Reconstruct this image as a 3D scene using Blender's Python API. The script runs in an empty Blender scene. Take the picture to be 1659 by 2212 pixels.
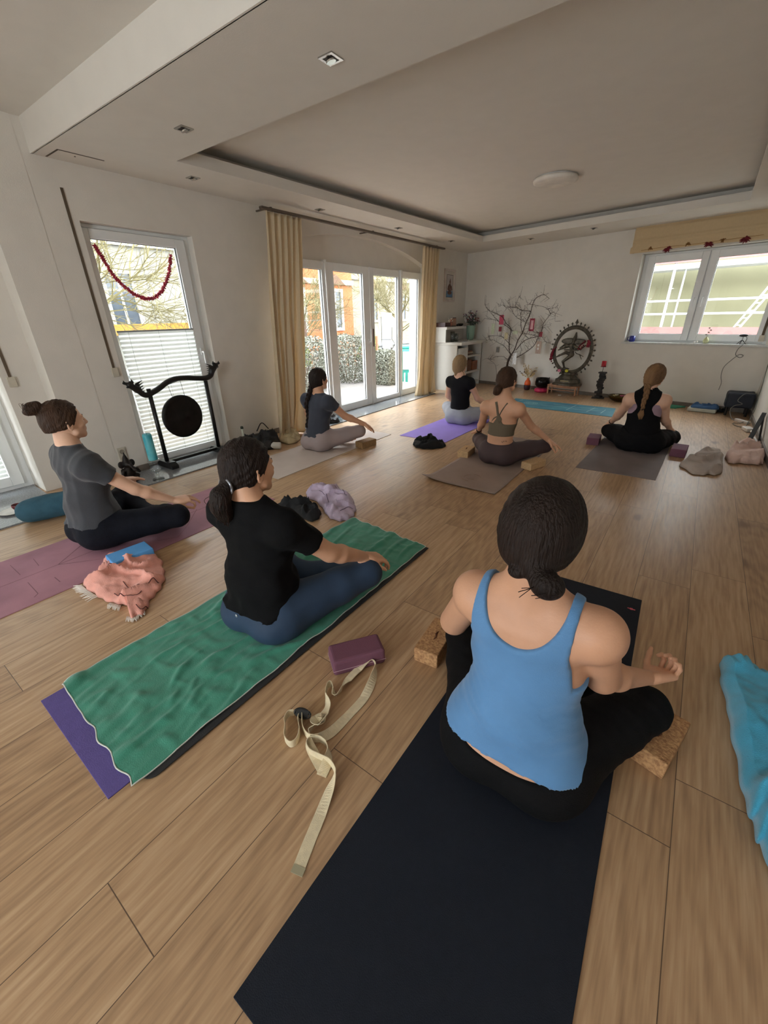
import bpy, bmesh, math, random
import numpy as np
from mathutils import Vector, Matrix, noise, Euler
C = bpy.context.scene.collection
PI = math.pi
random.seed(7)

# ------------------------------------------------------------------ camera
YAW = math.radians(36.253); PITCH = math.radians(25.5526); ROLL = math.radians(-1.2731)
FPX = 882.55
fwd = Vector((-math.sin(YAW)*math.cos(PITCH), math.cos(YAW)*math.cos(PITCH), -math.sin(PITCH)))
r0 = Vector((math.cos(YAW), math.sin(YAW), 0)); u0 = r0.cross(fwd)
right = r0*math.cos(ROLL)+u0*math.sin(ROLL); up = -r0*math.sin(ROLL)+u0*math.cos(ROLL)
cd = bpy.data.cameras.new('camera'); cam = bpy.data.objects.new('camera', cd); C.objects.link(cam)
M = Matrix((right, up, -fwd)).transposed().to_4x4(); M.translation = Vector((0, 0, 1.4)); cam.matrix_world = M
cd.sensor_fit = 'VERTICAL'; cd.sensor_height = 24.0; cd.lens = FPX/2212*24.0; cd.clip_start = .02; cd.clip_end = 300
bpy.context.scene.camera = cam

# ------------------------------------------------------------------ sky, sun, exposure
world = bpy.data.worlds.new('sky'); bpy.context.scene.world = world; world.use_nodes = True
wn = world.node_tree.nodes; bgn = wn['Background']
bgn.inputs[0].default_value = (.90, .96, 1.0, 1); bgn.inputs[1].default_value = 8.6
vs = bpy.context.scene.view_settings
vs.view_transform = 'Standard'; vs.look = 'None'; vs.gamma = 1; vs.exposure = 0.82
def portal(name, loc, rot, sx, sy):
    l = bpy.data.lights.new(name, 'AREA'); l.shape = 'RECTANGLE'; l.size = sx; l.size_y = sy
    l.cycles.is_portal = True
    o = bpy.data.objects.new(name, l); C.objects.link(o); o.location = loc; o.rotation_euler = rot
portal('daylight_garden_door', (-4.62, 5.6, 1.05), (0, -PI/2, 0), 2.1, 3.7)
portal('daylight_gong_window', (-4.6, 2.3, 1.05), (0, -PI/2, 0), 2.1, .9)
portal('daylight_near_window', (-5.0, .2, 1.05), (0, -PI/2, 0), 2.1, 1.6)
portal('daylight_altar_window', (-.2, 8.5, 1.55), (PI/2, 0, PI+.0), 1.7, 1.2)
portal('daylight_added_left_rear_window', (-4.72, -1.6, 1.1), (0, -PI/2, 0), 2.1, 1.4)  # portal of the garden-side window added out of view
portal('daylight_added_rear_window', (-1.25, -2.75, 1.1), (PI/2, 0, 0), 1.7, 1.7)  # portal of the rear wall window added out of view

# ------------------------------------------------------------------ materials
def lin(c):
    return tuple(((v/255)/12.92 if v/255 <= .04045 else ((v/255+.055)/1.055)**2.4) for v in c)+(1,)
MATS = {}
def mat(name, rgb, rough=.6, metal=0, var=.12, vs_=6, bump=0, bs=60, spec=.5, sheen=0, stretch=(1, 1, 1), rgb2=None, coat=0):
    if name in MATS: return MATS[name]
    m = bpy.data.materials.new(name); m.use_nodes = True; n = m.node_tree.nodes; L = m.node_tree.links
    b = n['Principled BSDF']; b.inputs['Roughness'].default_value = rough; b.inputs['Metallic'].default_value = metal
    b.inputs['Specular IOR Level'].default_value = spec; b.inputs['Coat Weight'].default_value = coat
    if sheen: b.inputs['Sheen Weight'].default_value = sheen
    tc = n.new('ShaderNodeTexCoord'); mp = n.new('ShaderNodeMapping'); mp.inputs['Scale'].default_value = stretch
    L.new(tc.outputs['Object'], mp.inputs[0])
    nz = n.new('ShaderNodeTexNoise'); nz.inputs['Scale'].default_value = vs_; nz.inputs['Detail'].default_value = 5
    L.new(mp.outputs[0], nz.inputs['Vector'])
    mx = n.new('ShaderNodeMix'); mx.data_type = 'RGBA'
    c = lin(rgb); k = lin(rgb2) if rgb2 else tuple(v*(1-var) for v in c[:3])+(1,)
    c1 = c if rgb2 else tuple(min(1, v*(1+var)) for v in c[:3])+(1,)
    mx.inputs[6].default_value = c1; mx.inputs[7].default_value = k
    mr = n.new('ShaderNodeMapRange'); mr.inputs[1].default_value = .35; mr.inputs[2].default_value = .65
    L.new(nz.outputs['Fac'], mr.inputs[0]); L.new(mr.outputs[0], mx.inputs[0]); L.new(mx.outputs[2], b.inputs['Base Color'])
    if bump:
        n2 = n.new('ShaderNodeTexNoise'); n2.inputs['Scale'].default_value = bs; n2.inputs['Detail'].default_value = 3
        L.new(mp.outputs[0], n2.inputs['Vector'])
        bp = n.new('ShaderNodeBump'); bp.inputs['Strength'].default_value = bump; bp.inputs['Distance'].default_value = .01
        L.new(n2.outputs['Fac'], bp.inputs['Height']); L.new(bp.outputs[0], b.inputs['Normal'])
    MATS[name] = m; return m
def glassmat(name, tint=(1, 1, 1), refl=.05):
    m = bpy.data.materials.new(name); m.use_nodes = True; n = m.node_tree.nodes; L = m.node_tree.links
    n.remove(n['Principled BSDF']); t = n.new('ShaderNodeBsdfTransparent'); t.inputs[0].default_value = tuple(tint)+(1,)
    g = n.new('ShaderNodeBsdfGlossy'); g.inputs['Roughness'].default_value = .02
    fr = n.new('ShaderNodeLayerWeight'); fr.inputs[0].default_value = .5
    pw_ = n.new('ShaderNodeMath'); pw_.operation = 'POWER'; pw_.inputs[1].default_value = 5; L.new(fr.outputs['Facing'], pw_.inputs[0])
    ml = n.new('ShaderNodeMath'); ml.operation = 'MULTIPLY_ADD'; ml.inputs[1].default_value = .8; ml.inputs[2].default_value = refl; L.new(pw_.outputs[0], ml.inputs[0])
    x = n.new('ShaderNodeMixShader'); L.new(ml.outputs[0], x.inputs[0]); L.new(t.outputs[0], x.inputs[1]); L.new(g.outputs[0], x.inputs[2])
    L.new(x.outputs[0], n['Material Output'].inputs[0]); MATS[name] = m; return m
def cloth_trans(name, rgb, tr=.5):
    m = bpy.data.materials.new(name); m.use_nodes = True; n = m.node_tree.nodes; L = m.node_tree.links
    n.remove(n['Principled BSDF']); t = n.new('ShaderNodeBsdfTranslucent'); d = n.new('ShaderNodeBsdfDiffuse')
    nz = n.new('ShaderNodeTexNoise'); nz.inputs['Scale'].default_value = 40
    tc = n.new('ShaderNodeTexCoord'); L.new(tc.outputs['Object'], nz.inputs['Vector'])
    mx = n.new('ShaderNodeMix'); mx.data_type = 'RGBA'; c = lin(rgb); mx.inputs[6].default_value = c; mx.inputs[7].default_value = tuple(v*.9 for v in c[:3])+(1,)
    L.new(nz.outputs['Fac'], mx.inputs[0]); L.new(mx.outputs[2], t.inputs[0]); L.new(mx.outputs[2], d.inputs[0])
    x = n.new('ShaderNodeMixShader'); x.inputs[0].default_value = tr
    L.new(d.outputs[0], x.inputs[1]); L.new(t.outputs[0], x.inputs[2]); L.new(x.outputs[0], n['Material Output'].inputs[0]); MATS[name] = m; return m

def floor_mat():
    m = bpy.data.materials.new('oak_plank_floor'); m.use_nodes = True; n = m.node_tree.nodes; L = m.node_tree.links; b = n['Principled BSDF']
    def mth(op, a, c=None, cl=False):
        x = n.new('ShaderNodeMath'); x.operation = op; x.use_clamp = cl
        for i, v in enumerate((a, c)):
            if v is None: continue
            if isinstance(v, (int, float)): x.inputs[i].default_value = v
            else: L.new(v, x.inputs[i])
        return x.outputs[0]
    tc = n.new('ShaderNodeTexCoord'); sp = n.new('ShaderNodeSeparateXYZ'); L.new(tc.outputs['Object'], sp.inputs[0])
    Wp, Lp = .2506, 1.5
    u = mth('DIVIDE', mth('ADD', sp.outputs[0], .7308+Wp*40), Wp)
    row = mth('FLOOR', u); fu = mth('FRACT', u)
    wn_ = n.new('ShaderNodeTexWhiteNoise'); wn_.noise_dimensions = '1D'; L.new(row, wn_.inputs['W'])
    # the board whose end seam shows near the camera keeps its real place
    v = mth('DIVIDE', mth('ADD', mth('ADD', sp.outputs[1], 30-.253), mth('MULTIPLY', wn_.outputs['Value'], Lp*5)), Lp)
    col = mth('FLOOR', v); fv = mth('FRACT', v)
    cb = n.new('ShaderNodeCombineXYZ'); L.new(row, cb.inputs[0]); L.new(col, cb.inputs[1])
    w2 = n.new('ShaderNodeTexWhiteNoise'); w2.noise_dimensions = '3D'; L.new(cb.outputs[0], w2.inputs['Vector'])
    # grain coordinates, shifted per board
    off = n.new('ShaderNodeVectorMath'); off.operation = 'MULTIPLY_ADD'
    L.new(w2.outputs['Color'], off.inputs[0]); off.inputs[1].default_value = (13, 17, 9); L.new(tc.outputs['Object'], off.inputs[2])
    mp = n.new('ShaderNodeMapping'); mp.inputs['Scale'].default_value = (1, .22, 1); L.new(off.outputs[0], mp.inputs[0])
    n1 = n.new('ShaderNodeTexNoise'); n1.inputs['Scale'].default_value = 9; n1.inputs['Detail'].default_value = 4; n1.inputs['Distortion'].default_value = 1.4; L.new(mp.outputs[0], n1.inputs['Vector'])
    mp2 = n.new('ShaderNodeMapping'); mp2.inputs['Scale'].default_value = (1, .05, 1); L.new(off.outputs[0], mp2.inputs[0])
    n2 = n.new('ShaderNodeTexNoise'); n2.inputs['Scale'].default_value = 95; n2.inputs['Detail'].default_value = 4; L.new(mp2.outputs[0], n2.inputs['Vector'])
    wv = n.new('ShaderNodeTexWave'); wv.wave_type = 'RINGS'; wv.rings_direction = 'Z'; wv.inputs['Scale'].default_value = 5; wv.inputs['Distortion'].default_value = 9; wv.inputs['Detail'].default_value = 3; wv.inputs['Detail Scale'].default_value = 1.3
    mp3 = n.new('ShaderNodeMapping'); mp3.inputs['Scale'].default_value = (1.6, .35, 1); L.new(off.outputs[0], mp3.inputs[0]); L.new(mp3.outputs[0], wv.inputs['Vector'])
    n3 = n.new('ShaderNodeTexNoise'); n3.inputs['Scale'].default_value = 2.2; n3.inputs['Detail'].default_value = 2; L.new(off.outputs[0], n3.inputs['Vector'])
    ramp = n.new('ShaderNodeValToRGB'); e = ramp.color_ramp.elements
    e[0].position = .18; e[0].color = lin((138, 106, 80)); e[1].position = .84; e[1].color = lin((216, 184, 148))
    e2 = ramp.color_ramp.elements.new(.5); e2.color = lin((186, 151, 115))
    s = mth('ADD', mth('MULTIPLY', n1.outputs['Fac'], .34), mth('MULTIPLY', n2.outputs['Fac'], .56))
    s = mth('ADD', s, mth('MULTIPLY', wv.outputs['Fac'], .10)); s = mth('ADD', s, mth('MULTIPLY', mth('SUBTRACT', w2.outputs['Value'], .5), .16))
    # knots
    vo = n.new('ShaderNodeTexVoronoi'); vo.inputs['Scale'].default_value = 2.6; mp4 = n.new('ShaderNodeMapping'); mp4.inputs['Scale'].default_value = (1.4, .62, 1); L.new(off.outputs[0], mp4.inputs[0]); L.new(mp4.outputs[0], vo.inputs['Vector'])
    kn = n.new('ShaderNodeMapRange'); kn.inputs[1].default_value = .0; kn.inputs[2].default_value = .15; kn.inputs[3].default_value = .75; kn.inputs[4].default_value = 0; L.new(vo.outputs['Distance'], kn.inputs[0])
    s = mth('SUBTRACT', s, mth('MULTIPLY', kn.outputs[0], n3.outputs['Fac'])); L.new(s, ramp.inputs[0])
    # seams
    def edge(fr, w):
        d = mth('MINIMUM', fr, mth('SUBTRACT', 1, fr)); return mth('LESS_THAN', d, w)
    sm = mth('MAXIMUM', edge(fu, .0012/Wp), edge(fv, .0013/Lp))
    mx = n.new('ShaderNodeMix'); mx.data_type = 'RGBA'; L.new(sm, mx.inputs[0]); L.new(ramp.outputs[0], mx.inputs[6]); mx.inputs[7].default_value = lin((96, 74, 56))
    L.new(mx.outputs[2], b.inputs['Base Color'])
    rr = n.new('ShaderNodeMapRange'); rr.inputs[3].default_value = .27; rr.inputs[4].default_value = .42; L.new(n1.outputs['Fac'], rr.inputs[0]); L.new(rr.outputs[0], b.inputs['Roughness'])
    bp = n.new('ShaderNodeBump'); bp.inputs['Strength'].default_value = .12; bp.inputs['Distance'].default_value = .004
    L.new(mth('SUBTRACT', n2.outputs['Fac'], mth('MULTIPLY', sm, 1.5)), bp.inputs['Height']); L.new(bp.outputs[0], b.inputs['Normal'])
    b.inputs['Specular IOR Level'].default_value = .5
    return m

# ------------------------------------------------------------------ objects
WL = {}          # world offset of every empty / parent
def put(o, label=None, cat=None, group=None, kind=None):
    if label: o['label'] = label
    if cat: o['category'] = cat
    if group: o['group'] = group
    if kind: o['kind'] = kind
    return o
def thing(name, label, cat, loc=(0, 0, 0), group=None):
    o = bpy.data.objects.new(name, None); C.objects.link(o); o.location = loc; o.empty_display_size = .05
    WL[o.name] = Vector(loc); return put(o, label, cat, group)
def mk(name, geo, m, parent=None, smooth=False, origin=None, bevel=0, solid=0, sub=0, label=None):
    """geo = (verts, faces) in world space; linked as ONE mesh object"""
    vs_, fs = geo; vs_ = np.asarray(vs_, float).reshape(-1, 3)
    if origin is None:
        origin = WL[parent.name] if parent is not None else Vector((float((vs_[:, 0].min()+vs_[:, 0].max())/2), float((vs_[:, 1].min()+vs_[:, 1].max())/2), float(vs_[:, 2].min())))
    origin = Vector(origin)
    me = bpy.data.meshes.new(name); me.from_pydata((vs_-np.array(origin)).tolist(), [], [list(map(int, f)) for f in fs])
    if smooth: me.polygons.foreach_set('use_smooth', [True]*len(me.polygons))
    me.update()
    if m: me.materials.append(m)
    o = bpy.data.objects.new(name, me); C.objects.link(o)
    if parent is not None: o.parent = parent; o.location = origin-WL[parent.name]
    else: o.location = origin
    WL[o.name] = origin
    if solid: s = o.modifiers.new('thick', 'SOLIDIFY'); s.thickness = solid; s.offset = 0
    if bevel: s = o.modifiers.new('bevel', 'BEVEL'); s.width = bevel; s.segments = 3; s.limit_method = 'ANGLE'; s.angle_limit = .6
    if sub: s = o.modifiers.new('sub', 'SUBSURF'); s.levels = sub; s.render_levels = sub
    if label: o['label'] = label
    return o
def top(o, label, cat, group=None): return put(o, label, cat, group)
def struct(name, geo, m, parent=None, **k):
    o = mk(name, geo, m, parent, **k)
    if parent is None: o['kind'] = 'structure'
    return o
def J(*gs):
    V = []; F = []
    for v, f in gs:
        b = len(V); V += [tuple(p) for p in v]; F += [tuple(i+b for i in q) for q in f]
    return V, F
def box(x0, x1, y0, y1, z0, z1):
    v = [(x, y, z) for z in (z0, z1) for x, y in ((x0, y0), (x1, y0), (x1, y1), (x0, y1))]
    return v, [(3, 2, 1, 0), (4, 5, 6, 7), (0, 1, 5, 4), (1, 2, 6, 5), (2, 3, 7, 6), (3, 0, 4, 7)]
def xf(geo, loc=(0, 0, 0), rz=0, rx=0, ry=0, s=1):
    Mx = Matrix.Translation(loc) @ Euler((rx, ry, rz)).to_matrix().to_4x4() @ Matrix.Scale(s, 4)
    return [tuple(Mx @ Vector(p)) for p in geo[0]], geo[1]
def obox(cx, cy, z0, sx, sy, sz, rz=0, rx=0, ry=0):
    return xf(box(-sx/2, sx/2, -sy/2, sy/2, 0, sz), (cx, cy, z0), rz, rx, ry)
def prism(poly, z0, z1):
    n = len(poly); v = [(p[0], p[1], z0) for p in poly]+[(p[0], p[1], z1) for p in poly]
    return v, [tuple(range(n))[::-1], tuple(range(n, 2*n))]+[(i, (i+1) % n, n+(i+1) % n, n+i) for i in range(n)]
def lathe(prof, c=(0, 0, 0), n=28, cap=True):
    v = []; f = []
    for r, z in prof:
        for i in range(n): a = 2*PI*i/n; v.append((c[0]+r*math.cos(a), c[1]+r*math.sin(a), c[2]+z))
    for k in range(len(prof)-1):
        for i in range(n): j = (i+1) % n; f.append((k*n+i, k*n+j, (k+1)*n+j, (k+1)*n+i))
    if cap: f.append(tuple(range(n))[::-1]); f.append(tuple((len(prof)-1)*n+i for i in range(n)))
    return v, f
def tube(path, r, n=8, cap=True):
    P = [Vector(p) for p in path]; rs = r if hasattr(r, '__len__') else [r]*len(P); v = []; f = []
    t = (P[1]-P[0]).normalized(); a = t.orthogonal().normalized()
    for i, p in enumerate(P):
        t = (P[min(i+1, len(P)-1)]-P[max(i-1, 0)])
        t = t.normalized() if t.length > 1e-9 else Vector((0, 0, 1))
        a = (a-t*a.dot(t)); a = a.normalized() if a.length > 1e-6 else t.orthogonal().normalized()
        b = t.cross(a)
        for k in range(n): q = 2*PI*k/n; v.append(tuple(p+a*math.cos(q)*rs[i]+b*math.sin(q)*rs[i]))
    for i in range(len(P)-1):
        for k in range(n): j = (k+1) % n; f.append((i*n+k, i*n+j, (i+1)*n+j, (i+1)*n+k))
    if cap: f.append(tuple(range(n))[::-1]); f.append(tuple((len(P)-1)*n+k for k in range(n)))
    return v, f
def spline(pts, k=8, closed=False):
    P = [Vector(p) for p in pts]; out = []; n = len(P)
    for i in range(n if closed else n-1):
        a = P[(i-1) % n] if closed or i > 0 else P[0]*2-P[1]; b = P[i]; c = P[(i+1) % n]; d = P[(i+2) % n] if closed or i+2 < n else P[-1]*2-P[-2]
        for j in range(k):
            t = j/k; out.append(.5*((2*b)+(c-a)*t+(2*a-5*b+4*c-d)*t*t+(3*b-a-3*c+d)*t**3))
    if not closed: out.append(P[-1])
    return out
def ball(c, r, n=14):
    r = r if hasattr(r, '__len__') else (r, r, r); m = n//2; v = []; f = []
    for j in range(m+1):
        th = PI*j/m
        for i in range(n): a = 2*PI*i/n; v.append((c[0]+r[0]*math.sin(th)*math.cos(a), c[1]+r[1]*math.sin(th)*math.sin(a), c[2]-r[2]*math.cos(th)))
    for j in range(m):
        for i in range(n): k = (i+1) % n; f.append((j*n+i, j*n+k, (j+1)*n+k, (j+1)*n+i))
    return v, f
def wallgrid(u0, u1, z0, z1, holes, P, D, thick, Nn):
    """slab in the vertical plane through P along D (2d), with rectangular holes (u0,u1,z0,z1), thickness outwards along Nn"""
    us = sorted({u0, u1, *[h[0] for h in holes], *[h[1] for h in holes]}); zs = sorted({z0, z1, *[h[2] for h in holes], *[h[3] for h in holes]})
    gs = []
    for i in range(len(us)-1):
        for j in range(len(zs)-1):
            um = (us[i]+us[i+1])/2; zm = (zs[j]+zs[j+1])/2
            if any(h[0] < um < h[1] and h[2] < zm < h[3] for h in holes): continue
            a = (P[0]+D[0]*us[i], P[1]+D[1]*us[i]); b = (P[0]+D[0]*us[i+1], P[1]+D[1]*us[i+1])
            q = [a, b, (b[0]+Nn[0]*thick, b[1]+Nn[1]*thick), (a[0]+Nn[0]*thick, a[1]+Nn[1]*thick)]
            gs.append(prism(q, zs[j], zs[j+1]))
    return J(*gs)
# ================================================================== THE ROOM
wallm = mat('wall_paint', (226, 220, 211), .85, var=.02, bump=.08, bs=140)
ceilm = mat('ceiling_paint', (222, 216, 207), .9, var=.015, bump=.05, bs=120)
whitem = mat('white_pvc', (238, 239, 238), .35, var=.02)
granite = mat('grey_granite', (128, 130, 133), .12, var=.25, vs_=90)
basem = mat('grey_baseboard', (122, 112, 102), .5, var=.1, vs_=20)
glass = glassmat('clear_glass', (.97, .98, .98))
blindm = cloth_trans('pleated_white', (222, 224, 220), .5)
darkm = mat('dark_slot', (88, 76, 64), .7)
LX, RX, CZ, HZ = -4.40, .82, 2.55, 2.76
BPx, BPy, BDx, BDy = -1.21, 8.5, .9788, -.2049          # back wall line
def BW(s, z, o=0): return (BPx+BDx*s+.2049*o, BPy+BDy*s+.9788*o, z)   # s along the wall, o outwards
def backy(x): return BPy+(x-BPx)*BDy/BDx
fl = struct('floor', prism([(-5.0, -2.8), (RX+.1, -2.8), (RX+.1, 8.3), (-4.5, 9.35), (-5.0, 9.5)], -.05, 0), floor_mat(), origin=(0, 0, 0))
# left wall with the arched garden door opening
def yzprism(poly, x0, x1):
    v, f = prism([(p[0], p[1]) for p in poly], x0, x1); return [(z, a, b) for a, b, z in v], f
YA, YB, ZS, ZA = 3.85, 7.46, 2.19, 2.455
Rr = (((YB-YA)/2)**2+(ZA-ZS)**2)/(2*(ZA-ZS)); yc = (YA+YB)/2
arc = [(YA+(YB-YA)*i/24) for i in range(25)]; arz = [ZA-Rr+math.sqrt(max(0, Rr*Rr-(y-yc)**2)) for y in arc]
gs = [wallgrid(1.58, 9.4, 0, HZ+.1, [(1.85, 2.85, -1, 2.165), (YA, YB, -1, HZ+.2)], (LX, 0), (0, 1), .35, (-1, 0))]
for i in range(24): gs.append(yzprism([(arc[i], arz[i]), (arc[i+1], arz[i+1]), (arc[i+1], HZ+.1), (arc[i], HZ+.1)], LX-.35, LX))
struct('wall_left', J(*gs), wallm)
struct('wall_left_pilaster', box(-4.95, LX+.003, 1.26, 1.58, 0, HZ+.1), wallm)
struct('wall_left_recess', J(box(-5.1, -4.60, 1.0, 1.26, 0, HZ+.1), box(-5.1, -4.60, -.25, 1.0, 2.2, HZ+.1), box(-5.1, -4.60, -.9, -.25, 0, HZ+.1), box(-5.1, -4.60, -2.3, -.9, 2.2, HZ+.1), box(-5.1, -4.60, -2.8, -2.3, 0, HZ+.1)), wallm)
struct('trim_1', box(LX-.22, LX-.115, YA-.05, YB+.05, 2.09, 2.5), wallm)       # panel under the arch
# back wall with window opening
W0, W1, WZ0, WZ1 = .13, 2.0, .93, 2.205
struct('wall_back', wallgrid(-3.4, 2.3, 0, HZ+.1, [(W0, W1-.02, WZ0, WZ1)], (BPx, BPy), (BDx, BDy), .35, (.2049, .9788)), wallm)
struct('wall_right', box(RX, RX+.15, -2.8, 8.4, 0, HZ+.1), wallm)
struct('wall_rear', wallgrid(-5.1, RX+.15, 0, HZ+.1, [(-2.1, -.4, .25, 1.95)], (0, -2.8), (1, 0), .3, (0, -1)), wallm)
# baseboards
struct('baseboard_left', J(box(LX, LX+.018, 1.58, 1.85, 0, .07), box(LX, LX+.018, 2.85, YA, 0, .07), box(LX, LX+.018, YB, 9.1, 0, .07)), basem)
a = BW(-3.25, 0, -.001); b = BW(2.07, 0, -.001)
struct('baseboard_back', prism([a[:2], b[:2], (b[0]-.0037, b[1]-.0176), (a[0]-.0037, a[1]-.0176)], 0, .06), basem)
struct('baseboard_right', box(RX-.018, RX, -2.8, 8.05, 0, .06), basem)
# granite thresholds
struct('trim_2', prism([(-4.6, 1.86), (-3.93, 1.45), (-3.925, 2.55), (-4.6, 2.84)], 0, .012), granite)
struct('trim_3', prism([(-4.5, 3.87), (-4.02, 3.95), (-4.06, 7.35), (-4.5, 7.44)], 0, .012), granite)
struct('trim_4', prism([(-4.95, -.25), (-3.98, -.25), (-3.97, .95), (-4.95, .99)], 0, .012), granite)
# ceiling: soffit with tray, raised part near the camera
A, B_, C_, D_ = (-3.74, 2.41), (-3.56, 7.97), (.06, 7.32), (.04, 2.41)
O = [(-4.6, 1.65), (-4.6, 9.4), (1.0, 8.4), (1.0, 1.65)]
def frame(inner, outer, z0, z1):
    n = len(inner); g = []
    for i in range(n):
        j = (i+1) % n; g.append(prism([inner[i], inner[j], outer[j], outer[i]], z0, z1))
    return J(*g)
I0 = [A, B_, C_, D_]
def grow(poly, d):
    cx = sum(p[0] for p in poly)/4; cy = sum(p[1] for p in poly)/4; return [(p[0]+math.copysign(d, p[0]-cx), p[1]+math.copysign(d, p[1]-cy)) for p in poly]
struct('ceiling_soffit', J(frame(I0, O, CZ, CZ+.015), frame(I0, grow(I0, .015), CZ+.015, CZ+.09), frame(grow(I0, .2), [(-4.6, 1.65), (-4.6, 9.4), (1.0, 8.4), (1.0, 1.65)], CZ+.015, CZ+.2)), ceilm)
struct('ceiling', J(prism(grow(I0, .25), CZ+.17, CZ+.2), prism([(-5.1, -2.8), (1.0, -2.8), (1.0, 1.66), (-5.1, 1.66)], HZ, HZ+.05), box(-5.1, 1.0, 1.64, 1.655, CZ, HZ)), ceilm)
struct('trim_5', J(box(-4.38, -4.16, 1.73, 1.742, CZ-.002, CZ), box(-4.162, -4.15, 1.73, 2.05, CZ-.002, CZ), ball((-4.22, 1.87, CZ), .006, 8)), darkm)   # inspection hatch joint

# ---------------------------------------------------------------- windows and doors
def pframe(P, D, Nn, u0, u1, z0, z1, w, d0, d1):
    """rectangular frame of width w in the plane P,D; depth from d0 to d1 outwards"""
    def pr(a, b, c, d):
        q = [(P[0]+D[0]*a+Nn[0]*d0, P[1]+D[1]*a+Nn[1]*d0), (P[0]+D[0]*b+Nn[0]*d0, P[1]+D[1]*b+Nn[1]*d0), (P[0]+D[0]*b+Nn[0]*d1, P[1]+D[1]*b+Nn[1]*d1), (P[0]+D[0]*a+Nn[0]*d1, P[1]+D[1]*a+Nn[1]*d1)]
        return prism(q, c, d)
    if not hasattr(w, '__len__'): w = (w, w, w, w)
    l, r, b, t = w
    return J(pr(u0, u0+l, z0, z1), pr(u1-r, u1, z0, z1), pr(u0+l, u1-r, z0, z0+b), pr(u0+l, u1-r, z1-t, z1))
def pslab(P, D, Nn, u0, u1, z0, z1, d0, d1): return pframe(P, D, Nn, u0, u1, z0, z1, ((u1-u0)/2, (u1-u0)/2, 0, 0), d0, d1) if True else None
def slab(P, D, Nn, u0, u1, z0, z1, d0, d1):
    q = [(P[0]+D[0]*u+Nn[0]*d, P[1]+D[1]*u+Nn[1]*d) for u, d in ((u0, d0), (u1, d0), (u1, d1), (u0, d1))]; return prism(q, z0, z1)
def handle(P, D, Nn, u, z, length, parent, down=True):
    g = J(slab(P, D, Nn, u-.014, u+.014, z-.03, z+.04, -.012, 0), slab(P, D, Nn, u-.009, u+.009, z-(length if down else 0), z+(0 if down else length), -.055, -.04), slab(P, D, Nn, u-.008, u+.008, z-.008, z+.008, -.05, 0))
    return mk('handle', g, whitem, parent, bevel=.003)
def blind(P, D, Nn, u0, u1, z0, z1, d, parent):
    n = int((z1-z0)/.02); v = []; f = []
    for i in range(n+1):
        z = z0+(z1-z0)*i/n; dd = d+(.009 if i % 2 else -.009)
        for u in (u0, u1): v.append((P[0]+D[0]*u+Nn[0]*dd, P[1]+D[1]*u+Nn[1]*dd, z))
    for i in range(n): f.append((2*i, 2*i+1, 2*i+3, 2*i+2))
    b = mk('pleated_blind', (v, f), blindm, parent)
    mk('blind_rail', J(slab(P, D, Nn, u0, u1, z1, z1+.014, d-.012, d+.012)), mat('rail_grey', (150, 155, 158), .4), b)
    mk('blind_cord', J(*[slab(P, D, Nn, u-.001, u+.001, z0, z1+.7 if i == 1 else z1, d-.013, d-.011) for i, u in enumerate((u0+.09, (u0+u1)/2, u1-.09))]), mat('cord_grey', (140, 140, 138), .7), b)
    return b
seal = mat('black_seal', (36, 36, 36), .6)
# gong window (window_1)
P, D, Nn = (LX-.06, 0), (0, 1), (-1, 0)
w = thing('window_1', None, None, (LX-.1, 2.3, 0)); w['kind'] = 'structure'
mk('window_frame', pframe(P, D, Nn, 1.85, 2.85, 0, 2.165, (.02, .06, .04, .03), .03, .1), whitem, w, bevel=.004)
mk('window_sash', pframe(P, D, Nn, 1.87, 2.79, .04, 2.13, (.05, .10, .07, .075), 0, .06), whitem, w, bevel=.006)
mk('glass_pane', slab(P, D, Nn, 1.92, 2.69, .11, 2.055, .03, .034), glass, w)
mk('seal', pframe(P, D, Nn, 1.915, 2.695, .105, 2.06, .008, .012, .03), seal, w)
handle(P, D, Nn, 2.745, 1.09, .12, w)
blind((LX-.05, 0), D, Nn, 1.925, 2.685, .12, 1.315, -.004, w)
# near window at the far left (window_2)
P = (-4.87, 0)
w = thing('window_2', None, None, (-4.9, .4, 0)); w['kind'] = 'structure'
mk('window_frame', pframe(P, D, Nn, -.25, 1.0, 0, 2.2, (.06, .08, .06, .06), .03, .1), whitem, w, bevel=.004)
mk('window_sash', pframe(P, D, Nn, -.2, .93, .05, 2.15, .09, 0, .06), whitem, w, bevel=.006)
mk('glass_pane', slab(P, D, Nn, -.12, .85, .12, 2.07, .03, .034), glass, w)
blind((-4.84, 0), D, Nn, -.1, .83, .16, 2.0, -.004, w)
mk('hinge', slab(P, D, Nn, .925, .95, 1.0, 1.09, -.012, 0), mat('bronze', (110, 92, 74), .4, .6), w)
# garden doors
P = (-4.47, 0)
def leaf(nm, u0, u1, g, hd=None):
    d = thing(nm, None, None, (-4.5, (u0+u1)/2, 0)); d['kind'] = 'structure'
    mk('door_sash', pframe(P, D, Nn, u0, u1, 0.015, 2.1, g, 0, .07), whitem, d, bevel=.006)
    mk('glass_pane', slab(P, D, Nn, u0+g[0]-.01, u1-g[1]+.01, .015+g[2]-.01, 2.11-g[3], .035, .039), glass, d)
    mk('seal', pframe(P, D, Nn, u0+g[0]-.003, u1-g[1]+.003, .012+g[2], 2.103-g[3], .007, .02, .035), seal, d)
    if hd: handle(P, D, Nn, hd, 1.03, .2, d, False)
    return d
leaf('door_1', 3.87, 4.82, (.09, .05, .11, .1)); d2 = leaf('door_2', 4.84, 5.835, (.17, .155, .11, .1), 5.79); leaf('door_3', 5.845, 6.72, (.11, .07, .075, .1), None); leaf('door_4', 6.74, 7.44, (.05, .12, .11, .1))
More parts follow.
